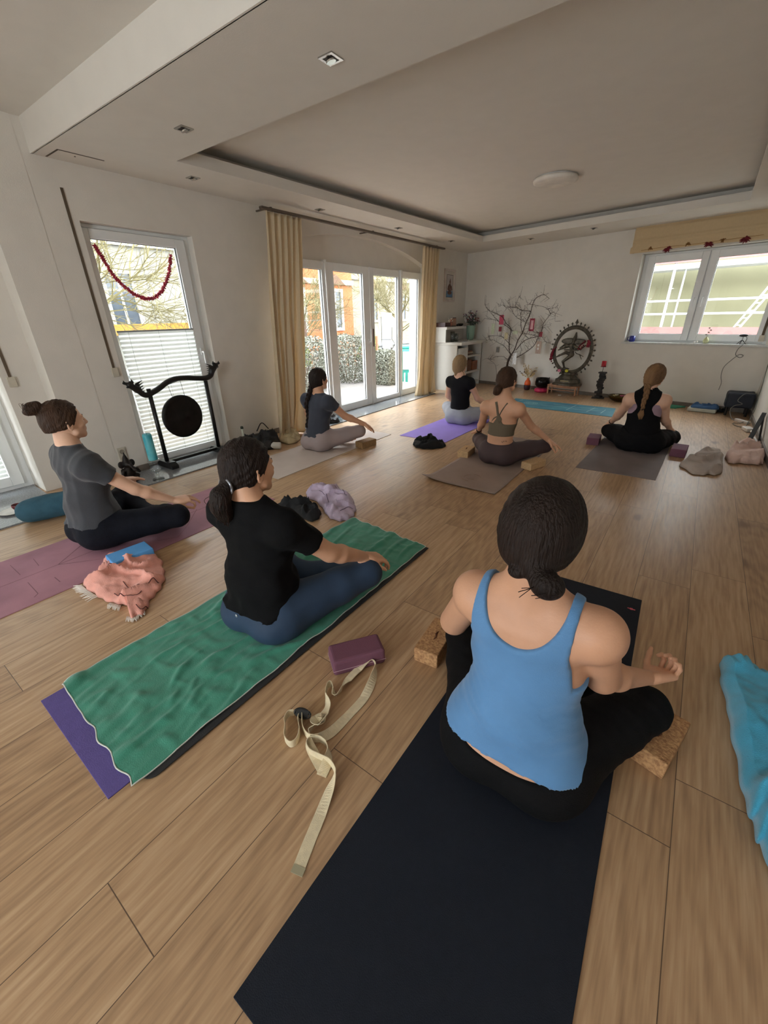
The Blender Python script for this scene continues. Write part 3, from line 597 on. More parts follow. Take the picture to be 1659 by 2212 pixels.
def person(spec):
    g, yaw = spec['g'], math.radians(spec['yaw']); Jn = {k: v3(p) for k, p in spec['J'].items()}; sc = spec.get('sc', 1.05); fat = spec.get('fat', 1.0); hres = spec.get('h', .009)
    Jn['chest'] = Jn['chest']*np.array([.6, 0, 1])+np.array([.4*(Jn['c7'][0]+Jn['pel'][0])/2, (Jn['pel'][1]+Jn['c7'][1])/2+.012, 0]) if not spec.get('keepchest') else Jn['chest']
    for s in 'LR':
        Jn[s+'K'][2] = max(Jn[s+'K'][2], .085)
    # keep the seat on the mat
    z0 = spec.get('z0', 0.0)
    T = np.eye(4); T[:3, :3] = [[math.cos(yaw), -math.sin(yaw), 0], [math.sin(yaw), math.cos(yaw), 0], [0, 0, 1]]; T[:3, 3] = (g[0], g[1], 0)
    root = thing('person', spec['label'], 'person', (g[0], g[1], z0)); 
    P = Jn; lo = (-.56, -.26, -.01); hi = (.56, .62, P['head'][2]+.25)
    pel, ch, c7, hd = P['pel'], P['chest'], P['c7'], P['head']; up_ = (c7-pel); up_ /= np.linalg.norm(up_)
    wa = pel*.52+ch*.48; f2 = fat**.5
    def torso(F, off=0, sh=1, full=True):
        F.ell(pel+(0, -.005, -.0), (.168*sc*fat, .118*sc*f2, .105*sc), .05, off=off)
        for sx in (-1, 1): F.ell(pel+(sx*.082*sc*f2, -.045*sc, -.025), (.098*sc*fat, .10*sc*f2, .088*sc), .05, off=off)
        F.cone(pel+(0, .0, .03), wa, .115*sc*fat*.92, .102*sc*fat, .06, off=off)
        F.ell(wa+(0, 0, .01), (.125*sc*fat, .092*sc*fat, .09*sc), .06, off=off)
        F.ell(ch+(0, .012, .0), (.137*sc*f2, .095*sc*f2, .13*sc), .06, off=off)
        ub = ch*.45+c7*.55; F.ell(ub+(0, .008, -.005), (.142*sc*f2, .082*sc*f2, .085*sc), .05, off=off)
        for s, sx in (('L', -1), ('R', 1)):
            S = P[s+'S']; F.ell(ch+(sx*.062*sc, .085*sc, .035*sc), (.058*sc*f2,)*3, .04, off=off)     # bust
            F.cone(c7+(sx*.02, .012, -.03*sc), S+(0, 0, .004), .047*sc, .046*sc*f2, .045, off=off)
            F.cone(ub+(sx*.075, .0, 0), S+(-sx*.02, 0, -.02), .062*sc*f2, .05*sc*f2, .04, off=off)
            if full: F.cone(c7+(0, .01, .055*sc), S*.45+c7*.55+(0, 0, .008), .032*sc, .03*sc, .05, off=off)
    def arm(F, s, off=0, k=.03, clipE=None, fore=True, deltoid=True):
        S, E_, W = P[s+'S'], P[s+'E'], P[s+'W']; af = spec.get('arm', f2)
        if deltoid: F.ell(S+(0, 0, -.014), (.050*sc*af,)*3, .05, off=off)
        F.cone(S, E_, .047*sc*af, spec.get('elb', .037)*sc*af, k, clip=clipE, off=off)
        if fore:
            mid = E_*.72+W*.28; F.cone(E_, mid, .035*sc*af, .038*sc*af, .02, off=off); F.cone(mid, W, .037*sc*af, .0222*sc, .02, off=off)
    def leg(F, s, off=0, shank=1.0):
        Hh, K, A_ = P[s+'H'], P[s+'K'], P[s+'A']; sx = -1 if s == 'L' else 1
        F.cone(Hh+(sx*.015, .01, .0), Hh*.35+K*.65, .100*sc*fat, .074*sc*f2, .05, off=off)
        F.cone(Hh*.35+K*.65, K, .074*sc*f2, .060*sc*f2, .03, off=off)
        cf = K*.65+A_*.35; F.cone(K, cf, .056*sc, .056*sc*f2, .03, off=off); end = cf+(A_-cf)*shank; F.cone(cf, end, .054*sc*f2, .054*sc+(.034-.054)*sc*shank, .03, off=off)
    def foot(F, s):
        A_, K = P[s+'A'], P[s+'K']; sx = -1 if s == 'L' else 1; d = A_-K; d /= np.linalg.norm(d)
        t = A_+v3((-sx*.085, .055, -.012))*sc; F.cone(A_, t, .032*sc, .024*sc, .03); F.ell(A_+d*.02+(0, -.02, -.005), (.028*sc,)*3, .02)
        for i in range(5):
            b = t+v3((sx*.004*i, .016-.012*i+.012, 0))*sc; F.cone(b, b+v3((-sx*.028, .014, -.004))*sc*(1-.1*i), .0105*sc*(1.25 if i == 0 else 1), .008*sc*(1.25 if i == 0 else 1), .006)
    # ---- head
    hy = math.radians(spec.get('hyaw', 0)); hp = math.radians(spec.get('hpitch', 0)); hr = math.radians(spec.get('hroll', 0))
    HR = np.array(Euler((hp, hr, hy)).to_matrix())
    hs = spec.get('hs', 1.06)
    def hh(x, y, z): return hd+HR@v3((x, y, z))*hs
    def skull(F, off=0):
        F.ell(hh(0, -.012, .022), v3((.074, .094, .086))*hs, .02, R=HR, off=off)
        F.ell(hh(0, .03, -.035), v3((.058, .062, .072))*hs, .03, R=HR, off=off)
    fh = spec.get('fh', .0055)
    body = Field(lo, hi, hres); torso(body)
    neck0 = c7+(0, .018, -.03); 
    for s in 'LR': arm(body, s); leg(body, s); foot(body, s)
    nb = hh(0, -.022, -.055)
    body.cone(neck0, nb, .058*sc, .052*sc, .04)
    hb = hh(0, -.02, -.06); axis = (hb-c7); axis /= np.linalg.norm(axis)
    cutp = c7+(nb-c7)*.5
    Wcut = {s: (P[s+'W'], (P[s+'W']-P[s+'E'])/np.linalg.norm(P[s+'W']-P[s+'E'])) for s in 'LR'}
    if z0 > 0 or True: body.cut(lambda X, Y, Z: z0+.004-Z)
    head = Field(hd-.2, hd+.2, fh, cap=.05); skull(head)
    head.cone(neck0, nb, .058*sc, .052*sc, .03); 
    head.ell(hh(0, .068, -.088), v3((.024, .018, .016))*hs, .025, R=HR)                                   # chin
    head.cone(hh(0, .083, .012), hh(0, .104, -.026), .0075*hs, .0105*hs, .012)                           # nose
    for sx in (-1, 1):
        head.ell(hh(sx*.010, .094, -.031), v3((.0085, .0085, .007))*hs, .006, R=HR)
        head.ell(hh(sx*.026, .076, .016), v3((.022, .010, .007))*hs, .014, R=HR)                           # brow
        head.ell(hh(sx*.040, .058, -.024), v3((.022, .02, .02))*hs, .02, R=HR)                             # cheek
        head.ell(hh(sx*.028, .074, -.002), v3((.0125, .0095, .010))*hs, .004, R=HR)                        # closed lid
        head.ell(hh(sx*.076, -.008, -.018), v3((.008, .019, .031))*hs, .006, R=HR)                         # ear
        head.cone(hh(sx*.083, -.024, .006), hh(sx*.086, -.020, -.03), .0045*hs, .0045*hs, .004); head.cone(hh(sx*.082, .003, .006), hh(sx*.083, -.024, .006), .004*hs, .0045*hs, .004)
        head.cone(hh(sx*.056, .02, -.066), hh(sx*.02, .062, -.09), .016*hs, .014*hs, .02)                   # jaw line
    head.cone(hh(-.018, .085, -.053), hh(.018, .085, -.053), .0055*hs, .0055*hs, .006); head.cone(hh(-.015, .084, -.0625), hh(.015, .084, -.0625), .0062*hs, .0062*hs, .005)
    nax = nb-c7; nax = nax/np.linalg.norm(nax)
    head.cut(lambda X, Y, Z: -((X-cutp[0])*nax[0]+(Y-cutp[1])*nax[1]+(Z-cutp[2])*nax[2])-.004)
    parts = [body, head]
    for s in 'LR':
        hspec = spec['hands'][s]; hf = hand(P, s, hspec[0], hspec[1], hspec[2], h=spec.get('fingh', .0035), s=spec.get('hands_s', 1.0)*sc*.96); parts.append(hf)
    mesh_obj('body', parts, spec['skin'], root, T, 1)
    spec['_'] = dict(P=P, T=T, root=root, torso=torso, arm=arm, leg=leg, hh=hh, HR=HR, hs=hs, hd=hd, lo=lo, hi=hi, sc=sc, z0=z0, skull=skull, c7=c7, body=body)
    return root, spec['_']

def trousers(q, m, waist, off=.009, shank=.85, wr=None, ribs=None, hres=.009, name='trousers', label=None, side=.5):
    F = Field(q['lo'], q['hi'], hres); P = q['P']
    q['torso'](F, off=off)
    for s in 'LR': q['leg'](F, s, off=off, shank=shank)
    F.cut(lambda X, Y, Z: np.maximum(Z-(waist+0*X+.10*Y+3*np.maximum(0, Y-.055)+side*np.maximum(0, np.abs(X-.01)-.115)), q['z0']+.002-Z))
    if wr: F.add(wr)
    return mesh_obj(name, [F], m, q['root'], q['T'], 2, label)
def tee(q, m, hem, neck=.075, sleeve=.55, off=.013, wr=None, hres=.009, name='t_shirt', loose=None, capsleeve=False, label=None, nz=.0, shf=1.0):
    F = Field(q['lo'], q['hi'], hres); P = q['P']; c7 = P['c7']
    q['torso'](F, off=off)
    if loose:
        for c, r in loose: F.ell(v3(c), r, .05)
    F.cut(lambda X, Y, Z: np.maximum(hem-Z+.0*X, 0*X-1))
    F.cut(lambda X, Y, Z: np.maximum(neck-np.sqrt((X-c7[0])**2+(Y-c7[1]-.03)**2*.8+((Z-c7[2]-.045-nz)*.95)**2), Z-c7[2]-.03))
    for s in 'LR':
        S = P[s+'S']; E_ = P[s+'E']
        F.ell(S+(0, 0, -.012), (.050*q['sc']*shf+off,)*3, .04); F.cone(S, E_, .050*q['sc']*shf+off, .045*q['sc']*shf+off, .04, clip=sleeve)
    if wr: F.add(wr)
    return mesh_obj(name, [F], m, q['root'], q['T'], 2, label)
def hair_cap(q, m, extra=None, off=.012, front=.038, h=.006, low=-.078, wr=None, name='hair', strand=.0025, vol=(1, 1, 1)):
    hd, hs, HR = q['hd'], q['hs'], q['HR']; F = Field(hd-.27, hd+.24, h, cap=.05)
    F.ell(q['hh'](0, -.016, .022), v3((.078*vol[0], .096*vol[1], .090*vol[2]))*hs, .02, R=HR, off=off); F.ell(q['hh'](0, -.04, -.03), v3((.062*vol[0], .058, .062))*hs, .04, R=HR, off=off)
    def loc(X, Y, Z):
        x, y, z = X-hd[0], Y-hd[1], Z-hd[2]; R_ = HR/hs
        return (R_[0][0]*x+R_[1][0]*y+R_[2][0]*z)/1, (R_[0][1]*x+R_[1][1]*y+R_[2][1]*z)/1, (R_[0][2]*x+R_[1][2]*y+R_[2][2]*z)/1
    def fn(X, Y, Z):
        x, y, z = loc(X, Y, Z); lim = np.where(z > 0, front+.42*z, np.maximum(front+1.0*z, -.028)); lim = np.maximum(lim, -.03)
        return np.maximum((y-lim)*.75, low-z+.35*np.maximum(np.abs(x)-.03, 0))
    F.cut(fn)
    if strand:
        F.add(lambda X, Y, Z: (lambda x, y, z: strand*np.sin(np.arctan2(x, z+.09)*38+14*np.sin(y*22))+.6*strand*np.sin(y*120+x*60))(*loc(X, Y, Z)))
    for e in (extra or []):
        if e[0] == 'e': F.ell(e[1], e[2], e[3] if len(e) > 3 else .02)
        else: F.cone(e[1], e[2], e[3], e[4], .015)
    o = mesh_obj(name, [F], m, q['root'], q['T'], 1); return o
def hairmat(name, c, c2):
    m = mat(name, c, .55, var=.3, vs_=7, rgb2=c2, bump=.8, bs=150, stretch=(1, 1, .1), spec=.22); return m
def skinmat(name, c):
    m = mat(name, c, .5, var=.04, vs_=12, bump=.06, bs=180, spec=.4); b = m.node_tree.nodes['Principled BSDF']
    b.inputs['Subsurface Weight'].default_value = 0; b.inputs['Subsurface Radius'].default_value = (.012, .005, .003); b.inputs['Subsurface Scale'].default_value = 1; return m
def braid(q, pts, r, m, name='braid', tail=None, parent=None):
    """three-strand braid along pts (local)"""
    S = spline(pts, 14); n = len(S); gs = []; L = sum((S[i+1]-S[i]).length for i in range(n-1)); s_ = 0; fr = []
    for i in range(n):
        if i: s_ += (S[i]-S[i-1]).length
        fr.append(s_/L)
    for k in range(3):
        path = []; rs = []
        for i, p in enumerate(S):
            t = (S[min(i+1, n-1)]-S[max(i-1, 0)]).normalized(); a = Vector((1, 0, 0)); a = (a-t*a.dot(t)).normalized(); b = t.cross(a); w = r*(1-.45*fr[i])
            ph = fr[i]*L/(r*5.2)*2*PI+k*2*PI/3; path.append(p+a*math.sin(ph)*w*.62+b*math.sin(2*ph)*w*.34); rs.append(w*.62)
        gs.append(tube(path, rs, 8))
    T = q['T']
    def tr(g): return [tuple(T[:3, :3]@np.array(p)+T[:3, 3]) for p in g[0]], g[1]
    g = J(*gs)
    if tail: g = J(g, *[tube([Vector(tail[0])+Vector((dx*.3, dy*.3, 0)), Vector(tail[1])+Vector((dx, dy, 0)), Vector(tail[2])+Vector((dx*.5, dy*.5, 0))], (r*.3, r*.42, .001), 6) for dx, dy in [(random.uniform(-r, r)*.7, random.uniform(-r, r)*.4) for _ in range(14)]])
    return mk(name, tr(g), m, q['root'], smooth=True)
def local_tube(q, name, path, r, m, n=8, sub=None):
    T = q['T']; g = tube(path, r, n); return mk(name, ([tuple(T[:3, :3]@np.array(p)+T[:3, 3]) for p in g[0]], g[1]), m, sub or q['root'], smooth=True)
def local_geo(q, name, g, m, smooth=True, sub=None):
    T = q['T']; return mk(name, ([tuple(T[:3, :3]@np.array(p)+T[:3, 3]) for p in g[0]], g[1]), m, sub or q['root'], smooth=smooth)
def onback(q, x, z, off=.004, front=False):
    """point on the back surface of the body at local x,z"""
    F = q['body']; ys = np.linspace(-.28, .25, 260); P = np.stack([np.full(260, x), ys, np.full(260, z)], 1); d = F.sample(P); i = np.argmax(d < 0)
    if front: i = 259-np.argmax(d[::-1] < 0); return (x, ys[i]+off, z)
    return (x, ys[i]-off, z)
skA = skinmat('skin_light', (222, 170, 138)); skB = skinmat('skin_fair', (226, 180, 152)); skC = skinmat('skin_warm', (214, 162, 130))
hDark = hairmat('hair_dark_brown', (40, 28, 23), (26, 18, 15)); hBrown = hairmat('hair_brown', (78, 54, 38), (46, 32, 24)); hAub = hairmat('hair_chestnut', (62, 36, 28), (36, 22, 18))
hBlond = hairmat('hair_dark_blond', (168, 140, 104), (122, 98, 70)); hMid = hairmat('hair_light_brown', (150, 114, 78), (92, 64, 44))
rub = mat('black_elastic', (24, 22, 24), .7); browm = mat('eyebrow_brown', (52, 34, 24), .8); lipm = mat('lip_pink', (172, 104, 92), .45)
def face_bits(q):
    hh = q['hh']
    for sx in (-1, 1): local_tube(q, 'eyebrow', [hh(sx*.014, .0865, .018), hh(sx*.028, .0855, .023), hh(sx*.044, .076, .019)], (.0022, .0026, .001), browm, 6)
    for sx in (-1, 1): local_tube(q, 'eyelashes', [hh(sx*.018, .0835, -.006), hh(sx*.028, .0862, -.008), hh(sx*.038, .0795, -.005)], (.001, .0014, .0008), browm, 5)
    local_geo(q, 'lips', J(tube([hh(-.02, .086, -.0535), hh(0, .0925, -.0525), hh(.02, .086, -.0535)], (.002, .0042, .002), 8), tube([hh(-.017, .0855, -.0615), hh(0, .0918, -.0625), hh(.017, .0855, -.0615)], (.002, .0048, .002), 8)), lipm)

# ---- 1 woman in the blue tank top
blueJ = {'pel': [0.012, 0.0, 0.125], 'chest': [0.0, 0.02, 0.459], 'c7': [-0.027, 0.021, 0.695], 'head': [-0.025, 0.067, 0.879], 'LS': [-0.182, 0.034, 0.625], 'RS': [0.166, 0.019, 0.640], 'LE': [-0.298, 0.152, 0.37], 'RE': [0.20, 0.150, 0.385], 'LW': [-0.352, 0.387, 0.235], 'RW': [0.335, 0.355, 0.272], 'LH': [-0.09, 0.014, 0.115], 'RH': [0.109, 0.015, 0.115], 'LK': [-0.344, 0.38, 0.1], 'RK': [0.36, 0.365, 0.125], 'LA': [0.168, 0.326, 0.069], 'RA': [-0.162, 0.374, 0.063]}
r, q = person(dict(g=(-.203, .972), yaw=1.5, z0=.007, J=blueJ, sc=1.10, fat=1.2, arm=1.02, elb=.046, h=.0075, fh=.005, fingh=.003, hands_s=.93, skin=skC, hs=1.12, hyaw=-2, hpitch=-8,
    label='dark-haired woman in a blue tank top and black trousers, sitting cross-legged on the navy mat',
    hands={'R': ((.62, .74, -.10), (.3, -.2, -.93), dict(curl=(.95, .9, .85, .8), thumb=(.55, .6, -.45), thumb2=(.1, .5, -.9))), 'L': ((-.2, .9, -.3), (0, .2, 1), SOFT)}))
P1 = q['P']
bm_ = mat('tank_blue', (92, 142, 192), .75, var=.05, vs_=9, bump=.12, bs=300, sheen=.2)
F = Field(q['lo'], q['hi'], .0065); q['torso'](F, off=.011); c7 = P1['c7']
for sx in (-1, 1): F.ell((sx*.105+.0, .01, .175), (.108, .125, .11), .06)
def tank_cut(X, Y, Z):
    hem = .188+.10*(Y)+.02*np.cos((X-.0)*9)-Z
    x = X-c7[0]-.005
    neckb = .0-((np.sqrt((x/.112)**2+((Z-c7[2]-.03)/.158)**2)-1)*.1)      # scoop at the back
    w = .138+np.clip((c7[2]-.12-Z)/.12, 0, 1)*.024
    armh = np.abs(x)-w
    armh = np.where(Z < c7[2]-.24, -.05, armh)
    return np.maximum(np.maximum(hem, neckb), armh*.9)
F.cut(tank_cut); w_ = wrinkle(.0034, 26, 5, dirz=3.2, dirx=.5)
F.add(lambda X, Y, Z: w_(X, Y, Z)*np.exp(-((Z-.33)/.1)**2)*1.6)
top_ = mesh_obj('tank_top', [F], bm_, q['root'], q['T'], 2)
blk = mat('black_jersey', (10, 10, 12), .85, var=.15, vs_=30, bump=.2, bs=200, spec=.2)
trousers(q, blk, .19, off=.007, side=.42, shank=.9, hres=.0075, wr=lambda X, Y, Z: .0028*np.abs(np.sin((Y*60+X*26+Z*30)))*(Y > .06))
hh = q['hh']
bunc = hh(.058, -.118, -.088)
hair_cap(q, hDark, [('e', hh(0, -.03, .0), (.098, .10, .10), .03), ('e', hh(.0, -.075, -.045), (.07, .05, .045), .03), ('c', hh(.012, -.10, -.06), bunc, .03, .028), ('e', bunc, (.042, .034, .036), .012), ('e', hh(-.012, -.112, -.08), (.024, .022, .018), .012)], off=.016, h=.0045, strand=.0018)
local_tube(q, 'hair_tie', [bunc+v3((-.028, .018, .03)), bunc+v3((-.005, .026, .032)), bunc+v3((.012, .022, .022))], .006, rub)
rnd = random.Random(3)
local_geo(q, 'loose_hair', J(*[tube(spline([bunc+v3((rnd.uniform(-.05, .03), .01, rnd.uniform(-.01, .03))), bunc+v3((rnd.uniform(-.06, .04), -.03+rnd.uniform(-.02, .02), rnd.uniform(-.02, .02))), bunc+v3((rnd.uniform(-.06, .03), -.03+rnd.uniform(-.02, .02), rnd.uniform(-.035, -.005)))], 5), .0011, 4) for _ in range(6)]), hDark)

# ---- 2 woman in the black T-shirt on the green towel
J2 = {'pel': [0.0, -0.002, 0.12], 'chest': [0.02, -0.014, 0.457], 'c7': [0.01, -0.032, 0.688], 'head': [-0.01, 0.045, 0.825], 'LS': [-0.165, 0.0, 0.610], 'RS': [0.185, 0.0, 0.605], 'LE': [-0.292, 0.151, 0.386], 'RE': [0.262, 0.20, 0.387], 'LW': [-0.353, 0.383, 0.278], 'RW': [0.318, 0.434, 0.254], 'LH': [-0.097, 0.022, 0.12], 'RH': [0.104, 0.004, 0.12], 'LK': [-0.402, 0.366, 0.126], 'RK': [0.336, 0.41, 0.17], 'LA': [0.113, 0.336, 0.067], 'RA': [-0.16, 0.379, 0.057]}
r, q = person(dict(g=(-1.448, .973), yaw=6, z0=.019, J=J2, sc=1.1, fat=1.08, arm=1.1, h=.0085, fh=.005, fingh=.003, skin=skA, hs=1.1, hyaw=-9, hpitch=-4,
    label='woman with dark ponytail, black T-shirt and blue leggings, sitting on the green towel',
    hands={'R': ((.35, .86, -.40), (.3, .3, .85), SOFT), 'L': ((-.2, .9, -.3), (0, .2, 1), REST)}))
tee(q, mat('black_cotton', (12, 12, 14), .9, var=.2, vs_=20, bump=.15, bs=220, spec=.2), .165, neck=.070, nz=.02, sleeve=.62, off=.015, hres=.0075, wr=wrinkle(.007, 17, 8, dirz=.8), loose=[((0.01, -.06, .3), (.165, .075, .15)), ((0, .03, .25), (.165, .12, .1))])
trousers(q, mat('teal_blue_leggings', (38, 60, 86), .75, var=.06, vs_=14, bump=.08, bs=260), .245, off=.007, shank=.75, hres=.008, name='leggings', wr=wrinkle(.0012, 26, 4))
b_ = onback(q, -.03, .155, .012); local_geo(q, 'logo_dot', ball(b_, (.008, .003, .008), 10), mat('silver_print', (196, 200, 206), .3, .5))
hh = q['hh']; pt = hh(.012, -.112, -.05)
hair_cap(q, hDark, [('c', hh(0, -.09, -.015), pt, .036, .03), ('e', pt+v3((-.005, -.035, -.03)), (.042, .044, .042)), ('e', pt+v3((-.006, -.045, -.075)), (.045, .042, .048)), ('e', pt+v3((0, -.035, -.115)), (.036, .032, .036))], off=.010, h=.0048, low=-.085, strand=.0022, front=.03)
local_tube(q, 'hair_tie', [pt+v3((math.cos(a)*.036, -.006, math.sin(a)*.036)) for a in [i*PI/6 for i in range(13)]], .005, mat('silver_tie', (170, 172, 180), .3, .6))
local_geo(q, 'loose_hair', J(*[tube(spline([pt+v3((rnd.uniform(-.03, .03), -.03, -.01)), pt+v3((rnd.uniform(-.06, .05), -.06+rnd.uniform(-.03, .03), -.06+rnd.uniform(-.03, .03))), pt+v3((rnd.uniform(-.05, .04), -.05, -.13+rnd.uniform(-.03, .03)))], 5), .0011, 4) for _ in range(45)]), hAub)
face_bits(q)

# ---- 3 woman in the grey T-shirt at the left
J3 = {'pel': [0.005, -0.003, 0.145], 'chest': [-0.0, 0.012, 0.455], 'c7': [0.006, -0.022, 0.692], 'head': [-0.005, 0.022, 0.858], 'LS': [-0.17, 0.01, 0.620], 'RS': [0.184, -0.008, 0.61], 'LE': [-0.292, 0.147, 0.393], 'RE': [0.273, 0.182, 0.403], 'LW': [-0.35, 0.377, 0.28], 'RW': [0.327, 0.389, 0.254], 'LH': [-0.096, 0.021, 0.133], 'RH': [0.104, 0.02, 0.134], 'LK': [-0.4, 0.365, 0.145], 'RK': [0.391, 0.353, 0.165], 'LA': [0.113, 0.335, 0.067], 'RA': [-0.113, 0.379, 0.066]}
r, q = person(dict(g=(-3.087, .87), yaw=2, z0=.006, J=J3, sc=1.08, fat=1.0, h=.009, fh=.0045, fingh=.003, skin=skB, hs=1.08, hyaw=0, hpitch=0,
    label='woman with high bun and grey T-shirt, sitting in profile on the mauve mat',
    hands={'R': ((.22, .95, -.12), (.35, .1, .9), dict(GYAN, curl=(.6, .3, .3, .3))), 'L': ((-.2, .9, -.2), (0, .2, 1), GYAN)}))
tee(q, mat('washed_charcoal', (58, 60, 65), .9, var=.1, vs_=10, bump=.15, bs=200, sheen=.2), .19, neck=.066, nz=.018, sleeve=.5, off=.017, hres=.008, wr=wrinkle(.010, 15, 12, dirz=.5), loose=[((0.0, -.03, .3), (.15, .10, .16)), ((0.0, .02, .24), (.17, .13, .09))])
trousers(q, mat('navy_jersey', (17, 19, 28), .85, spec=.2, var=.2, vs_=25, bump=.2, bs=120), .25, off=.011, shank=.8, hres=.009, wr=wrinkle(.003, 24, 3))
hh = q['hh']; bt = hh(0, -.105, .075)
hair_cap(q, hBrown, [('c', hh(0, -.08, .05), bt, .036, .022), ('e', bt+v3((0, -.028, .012)), (.034, .030, .028)), ('e', bt+v3((.01, .0, .036)), (.026, .024, .022)), ('e', bt+v3((-.012, -.045, .0)), (.024, .028, .022)), ('e', bt+v3((0, -.03, .035)), (.02, .022, .018))], off=.011, h=.0048, low=-.05, strand=.0018, front=.03)
local_geo(q, 'loose_hair', J(*[tube(spline([bt+v3((rnd.uniform(-.03, .03), -.02, .01)), bt+v3((rnd.uniform(-.04, .04), -.04+rnd.uniform(-.03, .03), .03+rnd.uniform(-.03, .03))), bt+v3((rnd.uniform(-.04, .04), -.06, .01+rnd.uniform(-.03, .03)))], 5), .001, 4) for _ in range(36)]), hBrown)
face_bits(q)

# ---- 4 woman with the long braid by the curtain
J4 = {'pel': [0.0, -0.014, 0.115], 'chest': [0.02, 0.01, 0.409], 'c7': [0.025, 0.012, 0.62], 'head': [0.015, 0.075, 0.785], 'LS': [-0.145, 0.011, 0.560], 'RS': [0.195, 0.004, 0.565], 'LE': [-0.278, 0.142, 0.354], 'RE': [0.262, 0.194, 0.374], 'LW': [-0.332, 0.363, 0.258], 'RW': [0.383, 0.384, 0.264], 'LH': [-0.1, 0.02, 0.116], 'RH': [0.087, 0.008, 0.116], 'LK': [-0.379, 0.349, 0.126], 'RK': [0.345, 0.343, 0.18], 'LA': [0.104, 0.315, 0.063], 'RA': [-0.122, 0.357, 0.058]}
r, q = person(dict(g=(-3.394, 3.361), yaw=1, z0=.007, J=J4, sc=1.04, fat=1.0, h=.01, fh=.006, fingh=.0035, skin=skC, hs=1.04, hyaw=-6,
    label='woman with long dark braid and slate T-shirt, sitting on the beige mat',
    hands={'R': ((.3, .8, -.5), (.4, .3, .8), dict(curl=(.22, .25, .3, .3), spread=.15)), 'L': ((-.2, .9, -.3), (0, .2, 1), REST)}))
tee(q, mat('slate_cotton', (50, 54, 66), .85, var=.06, bump=.1, bs=200, sheen=.15), .165, neck=.075, sleeve=.42, off=.009, hres=.009, wr=wrinkle(.005, 16, 6))
trousers(q, mat('taupe_leggings', (158, 142, 140), .8, var=.05, bump=.1), .23, off=.008, shank=.8, hres=.01, wr=wrinkle(.0015, 20, 6), name='leggings')
hh = q['hh']; hair_cap(q, hDark, [('e', hh(-.015, -.07, -.06), (.04, .04, .05), .03)], off=.009, low=-.075, strand=.0015)
bp = [hh(-.02, -.10, -.07)]+[onback(q, x, z, .022) for x, z in ((-.045, .60), (-.065, .52), (-.075, .42), (-.07, .34), (-.06, .27))]
braid(q, bp, .028, hDark); local_tube(q, 'hair_tie', [onback(q, -.06, .27, .03), onback(q, -.058, .255, .03)], .011, mat('silver_tie', (170, 172, 180), .3, .6))

# ---- 5 woman with dark blond hair, black top, grey trousers
J5 = {'pel': [0.012, 0.014, 0.115], 'chest': [-0.01, -0.0, 0.422], 'c7': [-0.015, -0.009, 0.635], 'head': [-0.035, 0.033, 0.79], 'LS': [-0.165, 0.01, 0.573], 'RS': [0.15, -0.01, 0.575], 'LE': [-0.27, 0.145, 0.345], 'RE': [0.212, 0.118, 0.345], 'LW': [-0.335, 0.374, 0.24], 'RW': [0.30, 0.336, 0.225], 'LH': [-0.085, 0.022, 0.116], 'RH': [0.105, 0.021, 0.116], 'LK': [-0.375, 0.341, 0.137], 'RK': [0.381, 0.353, 0.136], 'LA': [0.108, 0.315, 0.063], 'RA': [-0.102, 0.357, 0.063]}
r, q = person(dict(g=(-2.57, 5.355), yaw=-1.5, z0=.006, J=J5, sc=1.03, fat=.95, h=.011, fh=.007, fingh=.0045, skin=skB, hs=1.03,
    label='dark blond woman in a black top and light grey trousers on the violet mat',
    hands={'R': ((.2, .9, -.3), (.1, .1, 1), REST), 'L': ((-.2, .9, -.3), (0, .2, 1), REST)}))
tee(q, mat('black_top', (16, 16, 21), .85, var=.1, spec=.25), .16, neck=.085, sleeve=.30, shf=.86, off=.006, hres=.010, wr=wrinkle(.002, 20, 3), name='top')
trousers(q, mat('light_grey_jersey', (166, 170, 180), .9, var=.06, bump=.15), .22, off=.016, shank=.95, hres=.01, wr=wrinkle(.0045, 22, 9))
hh = q['hh']; hair_cap(q, hBlond, [('e', hh(-.01, -.05, -.06), (.065, .045, .05), .04), ('c', hh(-.015, -.07, -.08), hh(-.02, -.075, -.12), .035, .02)], off=.012, low=-.10, strand=.003)
local_tube(q, 'loose_hair', spline([hh(.04, -.075, -.07), hh(.085, -.07, -.085), hh(.09, -.06, -.12), hh(.05, -.07, -.13)], 6), .004, hBlond)

# ---- 6 woman in the olive sports bra
J6 = {'pel': [0.001, 0.006, 0.125], 'chest': [0.01, 0.03, 0.44], 'c7': [0.004, -0.007, 0.649], 'head': [-0.008, 0.07, 0.823], 'LS': [-0.163, -0.015, 0.570], 'RS': [0.172, -0.025, 0.582], 'LE': [-0.255, 0.13, 0.363], 'RE': [0.243, 0.169, 0.39], 'LW': [-0.374, 0.337, 0.225], 'RW': [0.396, 0.304, 0.233], 'LH': [-0.096, 0.021, 0.12], 'RH': [0.097, 0.017, 0.12], 'LK': [-0.378, 0.362, 0.119], 'RK': [0.362, 0.369, 0.15], 'LA': [0.118, 0.322, 0.063], 'RA': [-0.128, 0.365, 0.061]}
r, q = person(dict(g=(-1.436, 3.964), yaw=-.5, z0=.009, J=J6, sc=1.04, fat=.94, h=.009, fh=.0055, fingh=.003, skin=skA, hs=1.06, hyaw=-8,
    label='woman with low bun in an olive crossed-strap sports bra, sitting on the taupe mat',
    hands={'R': ((.72, .45, -.5), (.5, .2, .8), dict(curl=(.5, .12, .1, .08), ring=True, spread=.25)), 'L': ((-.4, .8, -.3), (-.2, .2, 1), REST)}))
om_ = mat('olive_sportswear', (110, 98, 80), .75, var=.05, bump=.08, bs=240)
F = Field(q['lo'], q['hi'], .007); q['torso'](F, off=.007); c7 = q['P']['c7']
